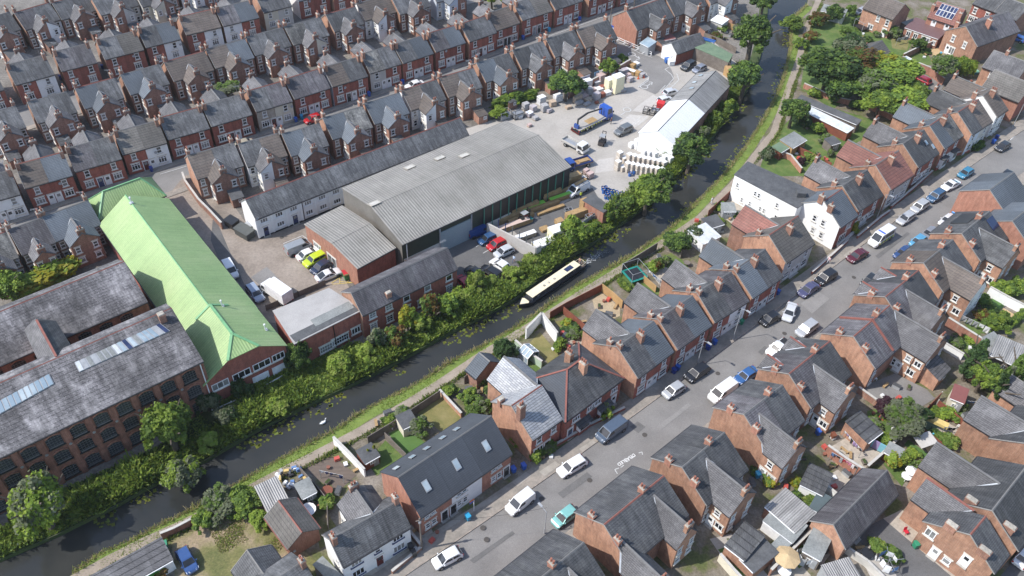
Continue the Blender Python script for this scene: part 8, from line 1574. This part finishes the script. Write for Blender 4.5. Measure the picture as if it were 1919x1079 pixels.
YD = [((1390, 1020), 'the dark passage yard left of the straw parasol'), ((1425, 895), 'the side passage with border plants'), ((1560, 850), 'the patio with the painted fence'), ((1600, 865), 'the far end of the patio with lilac cloths'), ((1690, 860), 'the garden with the small astro lawn'), ((1760, 825), 'the patio by the yellow swing'), ((1785, 775), 'the tiny garden with maroon roofed shed'), ((1680, 735), 'the grey courtyard'), ((1800, 640), 'the long lawn by the white wall'), ((1860, 590), 'the garden with pale deck on the right'), ((1545, 1020), 'the yard below the barn gable'), ((1650, 1035), 'the tarmac yard in the corner'), ((1640, 790), 'the wild strip below the courtyard'), ((1500, 940), 'the plot beside the green shed'), ((1575, 900), 'the yard beside the barn'),
 ((1505, 880), 'the yard beside the hanging clothes'), ((1700, 640), 'the passage beside the big red wing'), ((1820, 560), 'the passage by the brown tiled wing'), ((1230, 500), 'the play patio by the trampoline'), ((1270, 520), 'the patio above the blue slated wing'), ((1140, 570), 'the sandy patio'), ((1080, 625), 'the small yard by the dark red fence'), ((1060, 640), 'the yard behind the hipped house'), ((905, 725), 'the narrow garden beside the mottled wing'), ((640, 880), 'the brown deck'), ((600, 940), 'the plot behind the white house'), ((740, 790), 'the summer house patio'), ((1360, 400), 'the yard behind the white flat building'), ((1330, 425), 'the yard beside the grey sheds'), ((1500, 290), 'the lawn beside the orange fence'),
 ((1540, 300), 'the plot next to the red tiled wing'), ((1520, 240), 'the garden with open bays'), ((1650, 60), 'the upper lawn garden'), ((1740, 105), 'the pale deck garden at the top'), ((1820, 160), 'the walled yard with the paddling pool'), ((1610, 70), 'the garden by the clipped hedges'), ((1580, 100), 'the plot behind the grove'), ((800, 1000), 'the patchwork terrace of the white house'), ((1010, 850), 'the front garden with bay window'), ((1360, 65), 'the yard below the white canopy'), ((1225, 85), 'the corner behind the glass porch')]
for q, (p, w) in enumerate(YD):
 c = G(*p)
 for k in range(6):
  if (q * 5 + k * 3) % 7 == 0: continue
  a = q * 1.7 + k * 1.05; d = .9 + (q * 3 + k * 7) % 5 * .45; n, l, me = CD[k]
  tag(link(n, me, None, (c.x + math.cos(a) * d, c.y + math.sin(a) * d, .07), a * 1.3), l + ' in ' + w, n.replace('_', ' '))
# repairs, stains and covers on the road
DP = patchy('tarmac_repair_dark', [(.3, (.115, .112, .108)), (.7, (.145, .14, .135))], .6, .9, 7, .2); LPm = patchy('tarmac_repair_pale', [(.3, (.21, .20, .19)), (.7, (.25, .24, .225))], .6, .9, 7, .2)
for P, m in (([(1045, 925), (1100, 885), (1110, 893), (1055, 934)], DP), ([(1230, 800), (1290, 755), (1296, 760), (1238, 806)], LPm), ([(1500, 570), (1530, 545), (1555, 560), (1522, 588)], LPm), ([(1180, 800), (1195, 790), (1210, 800), (1196, 812)], DP), ([(1420, 660), (1433, 648), (1440, 653), (1428, 666)], DP), ([(880, 1050), (960, 995), (965, 1000), (888, 1056)], DP), ([(1640, 480), (1700, 435), (1705, 438), (1646, 485)], DP), ([(1800, 355), (1830, 330), (1838, 334), (1810, 358)], LPm), ([(470, 520), (500, 500), (530, 530), (505, 550)], M['asph']), ([(400, 400), (430, 470), (470, 560), (440, 560), (395, 450)], M['asphd']), ([(1120, 300), (1150, 295), (1150, 320), (1115, 325)], M['concw'])): patch('ground_repair', P, m, .055)
lines('give_way_dash', [(800 + i * 60 if i < 0 else 0, 0, 0, 1) for i in range(0)] or [(1893, 262, 1905, 252), (1825, 392, 1838, 383), (1850, 372, 1863, 362)], .14, wm, .06)
lines('kerb_dash', [(1558, 608, 1580, 589), (1582, 587, 1596, 575)], .12, ym, .05)
ir = flatmat('iron_cover', (.07, .062, .055), .8)
for i, p in enumerate(((912, 1012), (1208, 815), (1345, 700), (1470, 625), (1600, 520), (440, 505), (528, 445), (690, 540), (1105, 900), (905, 990), (1015, 935))):
 c = G(*p); b = MB(); b.cyl((0, 0, 0), (0, 0, .012), .38, .38, ir, 14); struct(b.build('manhole_cover', None, (c.x, c.y, .063 if i not in (0, 9) else .16)))
SLB = patchy('paving_flags', [(.3, (.26, .235, .2)), (.7, (.36, .33, .285))], .7, .9, 3, .12)
for P in ([(790, 1012), (880, 955), (930, 930), (935, 934), (885, 962), (798, 1020)], [(960, 905), (985, 885), (996, 892), (970, 913)], [(1010, 885), (1040, 865), (1050, 872), (1020, 893)], [(1580, 480), (1605, 460), (1614, 465), (1590, 486)], [(1480, 550), (1500, 536), (1508, 540), (1489, 556)], [(1085, 842), (1110, 826), (1117, 830), (1092, 848)]): patch('paving_flags', P, SLB, .157)
# overhead wires between the poles
def wire(a, c, label):
 b = MB(); A, B = Vector(a), Vector(c); pr = A
 for i in range(1, 9): t = i / 8; q = A.lerp(B, t) - Vector((0, 0, 1.6 * t * (1 - t) * 2)); b.bar(pr, q, .025, 'ptk'); pr = q
 tag(b.build('overhead_wire'), label, 'wire')
_p = G(791, 1030); _q = G(1306, 685); wire((_p.x, _p.y, 7.0), (G(1020, 1000).x, G(1020, 1000).y, 6.2), 'thin overhead wire from the corner telegraph pole across the road')
# ------------------------------------------------------------------ trees, shrubs, bank plants
def crown(seed, n, leaf, nl, mats, lumpr=(.28, .48), zb=0.0, shape='round', droop=0.0, split=.6):
 r = np.random.default_rng(seed)
 d = unit(r.normal(size=(nl, 3))); d[:, 2] = np.abs(d[:, 2]) * 1.0 - .35
 rr = r.uniform(.25, .95, nl)[:, None]; C = d * rr
 if shape == 'cone': t = r.uniform(-.8, .9, nl); a = r.uniform(0, 2 * PI, nl); k = (1 - (t + .9) / 2) * .62; C = np.c_[np.cos(a) * k, np.sin(a) * k, t]
 if shape == 'hedge': C = np.c_[r.uniform(-.9, .9, nl), r.uniform(-.25, .25, nl), r.uniform(-.6, .45, nl)]
 R = r.uniform(*lumpr, nl) * (1.2 - .55 * np.linalg.norm(C, axis=1))
 if shape == 'cone': R *= (1.15 - (C[:, 2] + .9) / 2 * .75)
 mi_l = r.choice(len(mats), nl, p=[split] + [(1 - split) / max(1, len(mats) - 1)] * (len(mats) - 1)) if len(mats) > 1 else np.zeros(nl, int)
 w = R ** 2; li = r.choice(nl, n, p=w / w.sum()); nn = unit(r.normal(size=(n, 3))); rad_ = R[li] * (1.0 - np.abs(r.normal(0, .26, n)) + np.maximum(0, r.normal(0, .16, n)))
 SQ = r.uniform(.65, 1.35, (nl, 3)); P = C[li] + nn * rad_[:, None] * SQ[li]
 if droop: P[:, 2] -= droop * (r.uniform(0, 1, n) ** 2) * (np.hypot(P[:, 0], P[:, 1]))
 up = unit(nn * .55 + r.normal(size=(n, 3)) * .5 + np.array([0, 0, .75])); t = unit(np.cross(up, r.normal(size=(n, 3)))); bt = np.cross(up, t); s = leaf * r.uniform(.6, 1.35, n)
 if droop: bt = unit(bt * .4 + np.array([0, 0, -1.0])); t = unit(np.cross(up, bt))
 mi = np.where(r.uniform(size=n) < .8, mi_l[li], r.integers(0, len(mats), n))
 return quads_mesh('crown', P, t * s[:, None] * .62, bt * s[:, None] * (1.0 if not droop else 1.9), mats, mi)
CR_ = {}
def get_crown(kind, mats):
 k = (kind, mats)
 if k not in CR_:
  sd = 11 + len(CR_) * 3; ml = mats.split()
  CR_[k] = {'big': lambda: crown(sd, 8500, .06, 52, ml, (.15, .36)), 'tall': lambda: crown(sd, 9500, .058, 60, ml, (.15, .34)), 'open': lambda: crown(sd, 3600, .075, 26, ml, (.18, .33)), 'mid': lambda: crown(sd, 3400, .085, 30, ml, (.16, .34)), 'small': lambda: crown(sd, 1100, .14, 12, ml, (.3, .5)),
    'cone': lambda: crown(sd, 2600, .085, 30, ml, (.2, .3), 0, 'cone'), 'hedge': lambda: crown(sd, 3000, .085, 46, ml, (.26, .36), 0, 'hedge'), 'willow': lambda: crown(sd, 9000, .06, 30, ml, (.25, .42), 0, 'round', .85)}[kind]()
 return CR_[k]
TR = {}
def trunk_data(v):
 if v not in TR:
  random.seed(v); b = MB(); b.cyl((0, 0, -.1), (.03, .02, .55), .05, .034, 'trunk', 8, False)
  for i in range(5):
   a = i * 1.256 + random.random(); l = .28 + .15 * random.random(); z = .34 + i * .05; b.cyl((.02, .01, z), (math.cos(a) * l, math.sin(a) * l, z + .28 + .1 * random.random()), .024, .008, 'trunk', 6, False)
  TR[v] = b.data('trunk')
 return TR[v]
def plant(name, cat, p, h, r, kind, mats, label, group=None, trunk=True, z0=.28, ry=None, rz=None):
 c = G(p[0], p[1]); r *= (1.1 if 1500 < p[0] < 1720 and p[1] < 230 else .84) if trunk else .72; random.seed(int(p[0] * 7 + p[1])); root = empty(name, (c.x, c.y, 0), random.random() * 6.28 if rz is None else rz, label, cat, group); zb = h * ((z0 if p[0] > 350 else .1) if trunk else 0.0)
 o = link('crown' if name == 'tree' else 'foliage', get_crown(kind, mats), root, (0, 0, (zb + h) / 2)); o.scale = (r * 1.12, (ry or r) * 1.12, (h - zb) / 2 * 1.12)
 if trunk: t = link('trunk', trunk_data(int(p[0]) % 3), root); t.scale = (h, h, h)
 else: t = link('stem', trunk_data(0), root); t.scale = (h * .8, h * .8, h * .8)
 return root
T_, Sh = 'trees', 'shrubs'
for a in [
 ('tree', (98, 990), 10.5, 3.9, 'tall', 'lb lg', 'tall upright feathery tree in front of the mill at the far left'), ('tree', (332, 842), 10.0, 3.7, 'big', 'lb la', 'bright green tree standing against the mill wall'),
 ('tree', (1070, 470), 8.0, 3.0, 'open', 'lb la', 'airy yellow green tree beside the timber yard fence'), ('tree', (1208, 398), 8.5, 4.0, 'big', 'la lb', 'broad mid green tree by the blue tubs at the canal'), ('tree', (1288, 320), 9.0, 4.0, 'big', 'ld la', 'dark round tree against the white shed roof'),
 ('tree', (1398, 128), 14.0, 5.2, 'tall', 'la ld', 'tallest dark tree beside the canal near the top'), ('tree', (1386, 190), 10.5, 4.0, 'big', 'la ld', 'second dark canal tree just below the tallest one'), ('tree', (1425, 35), 8.0, 3.6, 'big', 'ld la', 'dark tree at the top end of the canal'),
 ('tree', (1478, 240), 7.5, 3.6, 'big', 'la ld', 'rounded tree right beside the towpath bend'), ('tree', (1540, 172), 10.5, 5.6, 'tall', 'ld la', 'great dark tree at the left of the garden grove'), ('tree', (1602, 150), 8.0, 3.8, 'big', 'la lo', 'brownish green tree in the middle of the garden grove'),
 ('tree', (1622, 192), 8.5, 4.2, 'big', 'la lg', 'grey green tree at the front of the garden grove'), ('tree', (1672, 175), 8.5, 4.6, 'big', 'lb la', 'yellowish tree at the right of the garden grove'), ('tree', (1688, 218), 6.5, 4.2, 'big', 'lb la', 'low bright tree behind the slated roofs in the grove'), ('tree', (1640, 218), 6.5, 3.6, 'big', 'la lb', 'spreading tree over the washing line in the grove'),
 ('tree', (1568, 190), 7.0, 3.6, 'big', 'la ld', 'deep green tree low in the left of the grove'), ('tree', (1585, 118), 7.0, 3.6, 'big', 'ld lg', 'dark tree behind the great tree beside the bungalow'), ('tree', (1645, 150), 7.5, 3.6, 'big', 'lb ly', 'pale yellow green tree right of the bungalow roof'), ('tree', (1702, 196), 6.0, 3.2, 'big', 'la lb', 'mid green tree at the right edge of the grove by the drive'), ('tree', (1757, 152), 7.0, 4.0, 'big', 'la lg', 'willowy tree beside the garden with the pale deck'), ('tree', (1797, 143), 5.0, 3.0, 'willow', 'lb la', 'palm like tree next to the patterned paddling pool'), ('tree', (1060, 190), 7.5, 4.6, 'big', 'ld la', 'dark spreading tree at the edge of the block stacks'),
 ('tree', (1139, 150), 5.6, 2.6, 'mid', 'lb la', 'small bright tree at the yard banner wall'), ('tree', (428, 190), 4.6, 4.0, 'mid', 'lg la', 'grey green tree filling a back yard in the terraces'), ('tree', (318, 35), 4.4, 2.4, 'mid', 'ld la', 'small dark tree behind the upper terraces'), ('tree', (922, 18), 6.0, 3.6, 'mid', 'lb la', 'leafy green tree at the top middle among roofs'),
 ('tree', (27, 565), 6.5, 3.3, 'big', 'lb la', 'round bright evergreen behind the mill at the left edge'), ('tree', (1805, 712), 9.0, 2.8, 'cone', 'ld', 'dark conifer beside the long garden with white wall'), ('tree', (1829, 735), 7.0, 2.6, 'big', 'la lb', 'mixed green tree right of the dark conifer'), ('tree', (1852, 755), 8.0, 1.7, 'cone', 'ld la', 'narrow bluish conifer by the red roofed shed'), ('tree', (1885, 725), 8.0, 1.8, 'cone', 'la', 'green column conifer next to the white bench'), ('tree', (1868, 740), 6.5, 1.5, 'cone', 'lg', 'pale grey green conifer between two green ones'),
 ('tree', (1684, 805), 5.0, 3.8, 'big', 'lg la', 'large grey green bush tree below the grey courtyard'), ('tree', (1650, 785), 4.2, 2.1, 'mid', 'lp', 'dark purple leaved small tree at the courtyard corner'), ('tree', (1712, 800), 4.0, 2.4, 'mid', 'ld', 'dark holly like tree beside the grey green one')]:
 plant(a[0], 'tree', *a[1:6], a[6])
for p, h, r, k, m, l in [
 ((565, 690), 6.2, 2.7, 'big', 'ld la', 'dense dark ivy bush climbing the flat roofed block wall'), ((455, 745), 4.0, 2.2, 'mid', 'ld', 'dark bush under the green roofed gable'), ((392, 770), 4.5, 2.6, 'mid', 'ld lg', 'dark bush at the corner of mill and green works'), ((428, 790), 3.4, 2.4, 'mid', 'lg ld', 'greyish shrub in the shaded corner by the mill'),
 ((352, 905), 4.6, 3.2, 'big', 'lb lg', 'yellow green shrub hanging over the water by the mill'), ((395, 838), 3.0, 2.2, 'mid', 'gra lb', 'rounded shrub on the bank below the green gable'), ((520, 775), 2.6, 2.4, 'mid', 'lb gra', 'low light shrub on the bank below the rail'),
 ((640, 694), 3.6, 2.8, 'big', 'lb gra', 'broad bright shrub beneath the flat block windows'), ((690, 672), 3.6, 2.4, 'mid', 'gra lb', 'mid green shrub at the end of the flat block'), ((712, 655), 5.0, 2.4, 'mid', 'lg ld', 'greyish climber at the corner of the canal range'), ((742, 648), 4.6, 2.6, 'mid', 'la lo', 'rust tipped shrub in front of the canal range'), ((765, 620), 6.0, 2.3, 'mid', 'ly lb', 'yellow leaved tall shrub by the range windows'),
 ((786, 620), 4.0, 2.6, 'mid', 'gra lb', 'leafy shrub leaning out over the canal'), ((806, 600), 6.4, 2.4, 'mid', 'lo la', 'reddish brown shrub before the range wall'), ((838, 592), 5.0, 2.8, 'mid', 'la lb', 'dark green shrub near the range middle door'), ((864, 566), 3.0, 2.6, 'mid', 'lb gra', 'light green shrub right of the range end'), ((893, 545), 4.8, 2.6, 'mid', 'gra lb', 'bushy shrub in front of the black parked cars'), ((920, 538), 2.4, 2.4, 'mid', 'gra lb', 'low green shrub on the bank below the car park'), ((960, 520), 2.4, 2.4, 'mid', 'lb gra', 'green shrub beside the bow of the narrowboat'), ((996, 498), 2.4, 2.2, 'mid', 'lb gra', 'shrub at the end of the concrete yard wall'),
 ((1108, 440), 3.0, 2.4, 'mid', 'lb la', 'small bright shrub right of the airy yellow tree'), ((1140, 415), 4.6, 2.4, 'mid', 'lb la', 'upright shrub beside the small brick store'), ((1165, 398), 4.0, 2.6, 'mid', 'la ld', 'dark shrub between brick store and the broad tree'), ((1244, 345), 3.4, 2.5, 'mid', 'la ld', 'shrub filling the gap between two canal trees'), ((1316, 262), 3.8, 2.4, 'mid', 'lg la', 'olive shrub against the white shed wall'), ((1337, 235), 3.8, 2.5, 'mid', 'lb la', 'bright shrub behind the grey shed wall'), ((1362, 215), 4.2, 2.8, 'mid', 'lb la', 'bright shrub near the far end of the long shed'),
 ((1266, 470), 4.2, 3.3, 'big', 'la ld', 'large rounded bush over the towpath wall'), ((1300, 452), 3.4, 2.4, 'mid', 'ld lg', 'greyish bush beside the pale garden roof'), ((946, 672), 4.4, 2.5, 'big', 'ld', 'dark clipped yew between towpath and little greenhouse'), ((905, 770), 2.8, 2.0, 'mid', 'la lg', 'bushy border shrub left of the mottled wing'), ((880, 752), 2.6, 2.2, 'mid', 'lb la', 'bright border shrub at the lawn wall'), ((885, 782), 2.4, 1.8, 'mid', 'la', 'green shrub next to the long charcoal roof'), ((786, 812), 3.0, 2.4, 'mid', 'lg la', 'greyish shrub between lawn and artificial turf'), ((935, 745), 2.0, 1.5, 'small', 'la ld', 'small shrub at the wing back door'), ((842, 735), 1.8, 1.5, 'small', 'la lb', 'small shrub by the towpath gate'),
 ((418, 952), 3.6, 3.3, 'big', 'lg la', 'tangled grey bush at the edge of the scrub plot'), ((455, 950), 3.2, 3.0, 'big', 'la lb', 'green bush beside the corrugated lean roof'), ((380, 985), 2.6, 2.2, 'mid', 'la lb', 'bush at the towpath end of the scrub plot'), ((300, 1075), 2.2, 1.8, 'mid', 'lo lb', 'reddish shrub in front of the garages'), ((488, 985), 2.8, 1.9, 'mid', 'lb', 'bright shrub beside the pink tiled garage'),
 ((692, 862), 2.6, .9, 'cone', 'ly lb', 'yellow green dwarf conifer, left of a pair'), ((703, 855), 2.6, .9, 'cone', 'lb ly', 'yellow green dwarf conifer, right of a pair'), ((1135, 780), 2.4, 1.5, 'small', 'lb lg', 'clipped round bush in front of the hipped house'), ((1595, 435), 2.2, 1.8, 'small', 'ly lb', 'yellow flowering shrub in a front garden by the road'), ((1046, 655), 1.8, 1.3, 'small', 'lb la', 'leafy plant at the end of the small dry lawn'), ((1062, 612), 1.4, 1.3, 'small', 'ly lb', 'yellow green plant beside the red garden fence'), ((1232, 505), 3.0, 1.4, 'small', 'la lo', 'climbing shrub on the patio by the trampoline'),
 ((1560, 38), 4.6, 3.6, 'big', 'ld la', 'dark bush beside the rounded grey shed roof'), ((1530, 48), 4.0, 3.6, 'big', 'la lo', 'brownish bush by the towpath near the top'), ((1520, 78), 3.2, 3.0, 'mid', 'lo la', 'dry brown bush beside the towpath'), ((1590, 30), 3.4, 2.2, 'mid', 'la', 'rounded bush beside the silver car drive'), ((1633, 45), 2.2, 1.8, 'mid', 'ld', 'dark round bush by the white parasol'), ((1718, 95), 3.8, 3.0, 'mid', 'la ld', 'dense bush in front of the maroon extension'), ((1668, 70), 3.4, 3.2, 'mid', 'lg la', 'silvery bush hanging over a small lawn'), ((1480, 55), 4.0, 3.6, 'big', 'la lb', 'reedy bush at the water edge near the top right bank'), ((1498, 90), 3.0, 2.6, 'mid', 'lb la', 'bright bush on the right bank near the top'),
 ((1522, 180), 2.0, 2.0, 'small', 'lb la', 'round green bush at the head of the vegetable plot'), ((1560, 190), 2.6, 2.2, 'small', 'lg la', 'greyish bush in the vegetable plot'), ((1600, 205), 2.4, 1.8, 'small', 'la ld', 'dark bush at the end of the vegetable plot'), ((1506, 240), 3.0, 2.2, 'mid', 'ld', 'very dark bush by the white garden umbrella'), ((1530, 250), 2.6, 2.2, 'mid', 'la lb', 'green bush below the open garden bays'), ((1545, 268), 2.4, 2.0, 'mid', 'la lg', 'bush next to the small garden shed roof'), ((1435, 300), 3.4, 2.2, 'mid', 'lg ld', 'greyish bush by the towpath garden fence'), ((1502, 308), 1.8, 1.1, 'small', 'lp', 'small purple palm like shrub on a lawn'),
 ((1862, 615), 3.2, 3.2, 'mid', 'lb la', 'bright leafy bush below the pale deck'), ((1836, 600), 2.4, 1.8, 'mid', 'lo lb', 'reddish shrub beside the ruined brick wall'), ((1880, 555), 3.0, 3.0, 'mid', 'la lb', 'bush behind the long white garden wall'), ((1905, 545), 3.0, 2.6, 'mid', 'lb la', 'bush at the right edge above the pale deck'), ((1830, 668), 2.2, 1.8, 'small', 'ld la', 'dark bush at the end of the long lawn'), ((1885, 668), 2.2, 1.9, 'small', 'la', 'bush beside the long grey shed'), ((1655, 828), 2.0, 1.6, 'small', 'lb la', 'grassy bush in the wild garden strip'), ((1668, 872), 2.6, 1.6, 'small', 'lb ly', 'yellow green bush, left one by the barn end'), ((1690, 872), 2.6, 1.5, 'small', 'lb la', 'green bush right of the yellow one by the barn'), ((1715, 885), 2.4, 1.5, 'small', 'lg la', 'pale shrub with pink flowers near the small astro lawn'), ((1495, 915), 2.0, 1.3, 'small', 'ly lb', 'yellow flowered plant beside the wing wall'), ((1530, 925), 1.8, 1.3, 'small', 'la lb', 'leafy plant between white sheet and green shed'), ((1745, 775), 1.6, 1.3, 'small', 'la lb', 'border plant inside the red fence corner'), ((1442, 910), 1.8, 1.3, 'small', 'ly la', 'mixed border plants along the narrow yard'),
 ((955, 198), 3.4, 2.8, 'mid', 'lb la', 'bright climber at the end of the long hedge'), ((935, 222), 3.0, 2.4, 'mid', 'lb', 'pale green creeper beside the stacked racks'), ((560, 70), 2.2, 1.5, 'small', 'ld', 'small dark shrub in a terraced back yard'), ((600, 125), 1.6, 1.0, 'small', 'ld', 'potted shrub in a yard with a pale path'), ((1340, 75), 2.4, 2.2, 'mid', 'lo la', 'dry brown bush behind the green felt store'), ((1382, 68), 3.4, 3.0, 'mid', 'lg la', 'grassy bush between fence and tallest tree'), ((1165, 118), 2.6, 1.9, 'mid', 'lb la', 'bright bush on the yard corner wall'), ((970, 830), 1.8, 1.2, 'small', 'la lb', 'small bush at the bay window front garden'), ((1006, 855), 1.2, .8, 'small', 'lb', 'tiny rounded shrub in the flower strip')]:
 plant('shrub', 'shrub', p, h, r, k, m, l, None, trunk=False)
for q, (p, w) in enumerate(YD):
 if q in (2, 3, 7, 14, 15, 20, 24, 37): continue
 for k in range(2): plant('shrub', 'shrub', (p[0] + (14, -11)[k] + q % 5, p[1] + (-7, 8)[(q + k) % 2]), 1.1 + (q * 3 + k) % 4 * .3, 1.1 + (q + k * 2) % 3 * .4, 'small', ('lb la', 'la gra', 'lg la', 'ld la')[(q + k * 2) % 4], ('leafy shrub right of centre in ', 'leafy shrub left of centre in ')[k] + w, 'shrubs in the small yards', trunk=False)
def hedge(label, a, c, h, w, mats):
 A, B = G(*a), G(*c); m = (A + B) / 2; o = empty('hedge', (m.x, m.y, 0), ang(A, B), label, 'hedge'); f = link('foliage', get_crown('hedge', mats), o, (0, 0, h * .5)); f.scale = ((B - A).length / 2, w * 1.6, h * .62)
 link('stem', trunk_data(1), o).scale = (h * .5,) * 3; return o
hedge('long green hedge between terraces and stacked blocks', (925, 205), (1008, 185), 3.0, 1.5, 'la lb'); hedge('overgrown yellow tipped hedge behind the rear mill range', (30, 570), (150, 505), 4.0, 2.6, 'lb ly'); hedge('clipped dark hedge along the upper garden lawn', (1595, 48), (1645, 33), 2.2, 1.2, 'la ld'); hedge('square dark hedge beside the trampoline net', (1574, 62), (1608, 78), 2.6, 1.4, 'la'); hedge('low hedge in the front garden of the white bays', (1822, 285), (1842, 272), 1.6, .9, 'la ld'); hedge('trimmed hedge at the right edge by the pale deck', (1890, 615), (1919, 585), 1.6, .8, 'lb la'); hedge('low green hedge by the trampoline', (1158, 530), (1180, 548), 1.6, .7, 'lb la')
# --- plants nobody could count: reeds and nettles on the works bank, grass on the towpath side, lily pads
def noise1(x, s): return np.sin(x * .9 + s) * .5 + np.sin(x * 2.3 + s * 1.7) * .3 + np.sin(x * 5.1 + s * .3) * .2
def along(P, n, r):
 P = np.array([(p.x, p.y) for p in P]); seg = np.linalg.norm(np.diff(P, axis=0), axis=1); cs = np.r_[0, np.cumsum(seg)]; t = r.uniform(0, cs[-1], n); i = np.clip(np.searchsorted(cs, t) - 1, 0, len(seg) - 1); f = (t - cs[i]) / seg[i]; q = P[i] + (P[i + 1] - P[i]) * f[:, None]; d = (P[i + 1] - P[i]) / seg[i][:, None]; return q, np.c_[d[:, 1], -d[:, 0]], t
def blades(name, label, P, n, lo, hi, h0, h1, wid, mats, seed, hn=.8, mixp=None, spread=.35, leafy=0.0, bymat=None):
 r = np.random.default_rng(seed); q, nrm, t = along(P, n, r); o = r.uniform(lo, hi, n); xy = q + nrm * o[:, None]
 hh = (h0 + (h1 - h0) * np.clip(.5 + hn * noise1(t * .35, seed) * .8, 0, 1)) * r.uniform(.55, 1.15, n)
 mi = r.choice(len(mats), n, p=mixp) if mixp else r.integers(0, len(mats), n)
 if bymat is not None: k = r.uniform(size=n) < bymat(o, t); mi = np.where(k, len(mats) - 1, np.minimum(mi, len(mats) - 2))
 lean = r.normal(size=(n, 2)) * spread; V = np.c_[lean, np.ones(n)] * (hh / 2)[:, None]; a = r.uniform(0, 2 * PI, n); U = np.c_[np.cos(a), np.sin(a), np.zeros(n)] * (wid * r.uniform(.6, 1.4, n))[:, None]
 C = np.c_[xy, np.full(n, -.05)] + V
 if leafy:
  k = r.uniform(size=n) < leafy; m = k.sum(); C[k, 2] = r.uniform(.1, 1, m) * hh[k]; up = unit(r.normal(size=(m, 3)) * .6 + [0, 0, 1]); tt = unit(np.cross(up, r.normal(size=(m, 3)))); s = r.uniform(.05, .15, m)[:, None]; U[k] = tt * s; V[k] = np.cross(up, tt) * s * 1.5
 me = quads_mesh(name, C, U, V, mats, mi); o_ = bpy.data.objects.new(name, me); COL.objects.link(o_); tag(o_, label, 'plants'); o_['kind'] = 'stuff'; return o_
dens = resample(cl[1:-1], 80)
blades('bank_plants', 'tall reeds, nettles and brambles along the works bank of the canal', dens[:66], 130000, -4.2, -.25, .35, 2.1, .085, ['la', 'lb', 'gra', 'ld'], 3, 1.0, [.33, .36, .25, .06], .4, .45)
blades('bank_grass', 'grass strip between water and towpath with dry seed heads', ncr, 22000, -.25, 1.9, .06, .2, .05, ['gra', 'lb', 'grd'], 5, .8, None, .6, 0, lambda o, t: np.where(o < .4, .5, .06))
blades('seed_heads', 'dry straw coloured seed heads leaning over the towpath side water edge', ncr, 9000, -.3, .35, .25, .7, .035, ['grd', 'gra', 'grd'], 15, 1.0, None, .45)
blades('path_edge_grass', 'thin grass along the garden side of the towpath', offset(tp, .8), 16000, -.1, .6, .12, .5, .06, ['gra', 'la', 'grd'], 8, .9, [.5, .4, .1], .5)
sc = [G(330, 1010), G(400, 968), G(470, 935)]; blades('rough_grass', 'rough grass and weeds on the sandy plot', [G(390, 990), G(440, 965), G(500, 975), G(545, 1015)], 9000, -3.5, 4.5, .08, .3, .06, ['gra', 'lb', 'grd'], 21, 1.0, [.4, .15, .45], .6)
blades('bank_plants', 'shaded ground cover on the slope below the mill', [G(20, 985), G(150, 930), G(300, 860), G(390, 790)], 22000, -2, 3.5, .15, .6, .1, ['ld', 'la', 'gra'], 23, 1.0, [.5, .3, .2], .5, .5)
blades('bank_plants', 'green bank plants below the green works gable', [G(420, 775), G(500, 735), G(600, 690), G(680, 665)], 24000, -2.2, 2.6, .3, 1.3, .1, ['lb', 'la', 'gra'], 25, 1.0, [.45, .35, .2], .4, .7)
r = np.random.default_rng(31); LP = []
for P, lo, hi, n in ((dens[4:60], .3, 2.3, 900), (ncr[30:58], -1.9, -.2, 420)):
 q, nrm, t = along(P, n, r); k = noise1(t * .22, 2.0) > -.1; o = lo + (hi - lo) * r.uniform(0, 1, n) ** 1.6 if lo > 0 else hi + (lo - hi) * r.uniform(0, 1, n) ** 1.6; LP.append((q + nrm * o[:, None])[k])
LP = np.concatenate(LP); n = len(LP); a = r.uniform(0, 6.28, n); s = r.uniform(.1, .3, n)[:, None]
me = quads_mesh('lily_pads', np.c_[LP, np.full(n, -.485)], np.c_[np.cos(a), np.sin(a), np.zeros(n)] * s, np.c_[-np.sin(a), np.cos(a), np.zeros(n)] * s * .8, ['lily', 'gra'], (r.uniform(size=n) < .25).astype(int)); o_ = bpy.data.objects.new('lily_pads', me); COL.objects.link(o_); tag(o_, 'yellow green lily pads floating near the canal banks', 'lily pads'); o_['kind'] = 'stuff'
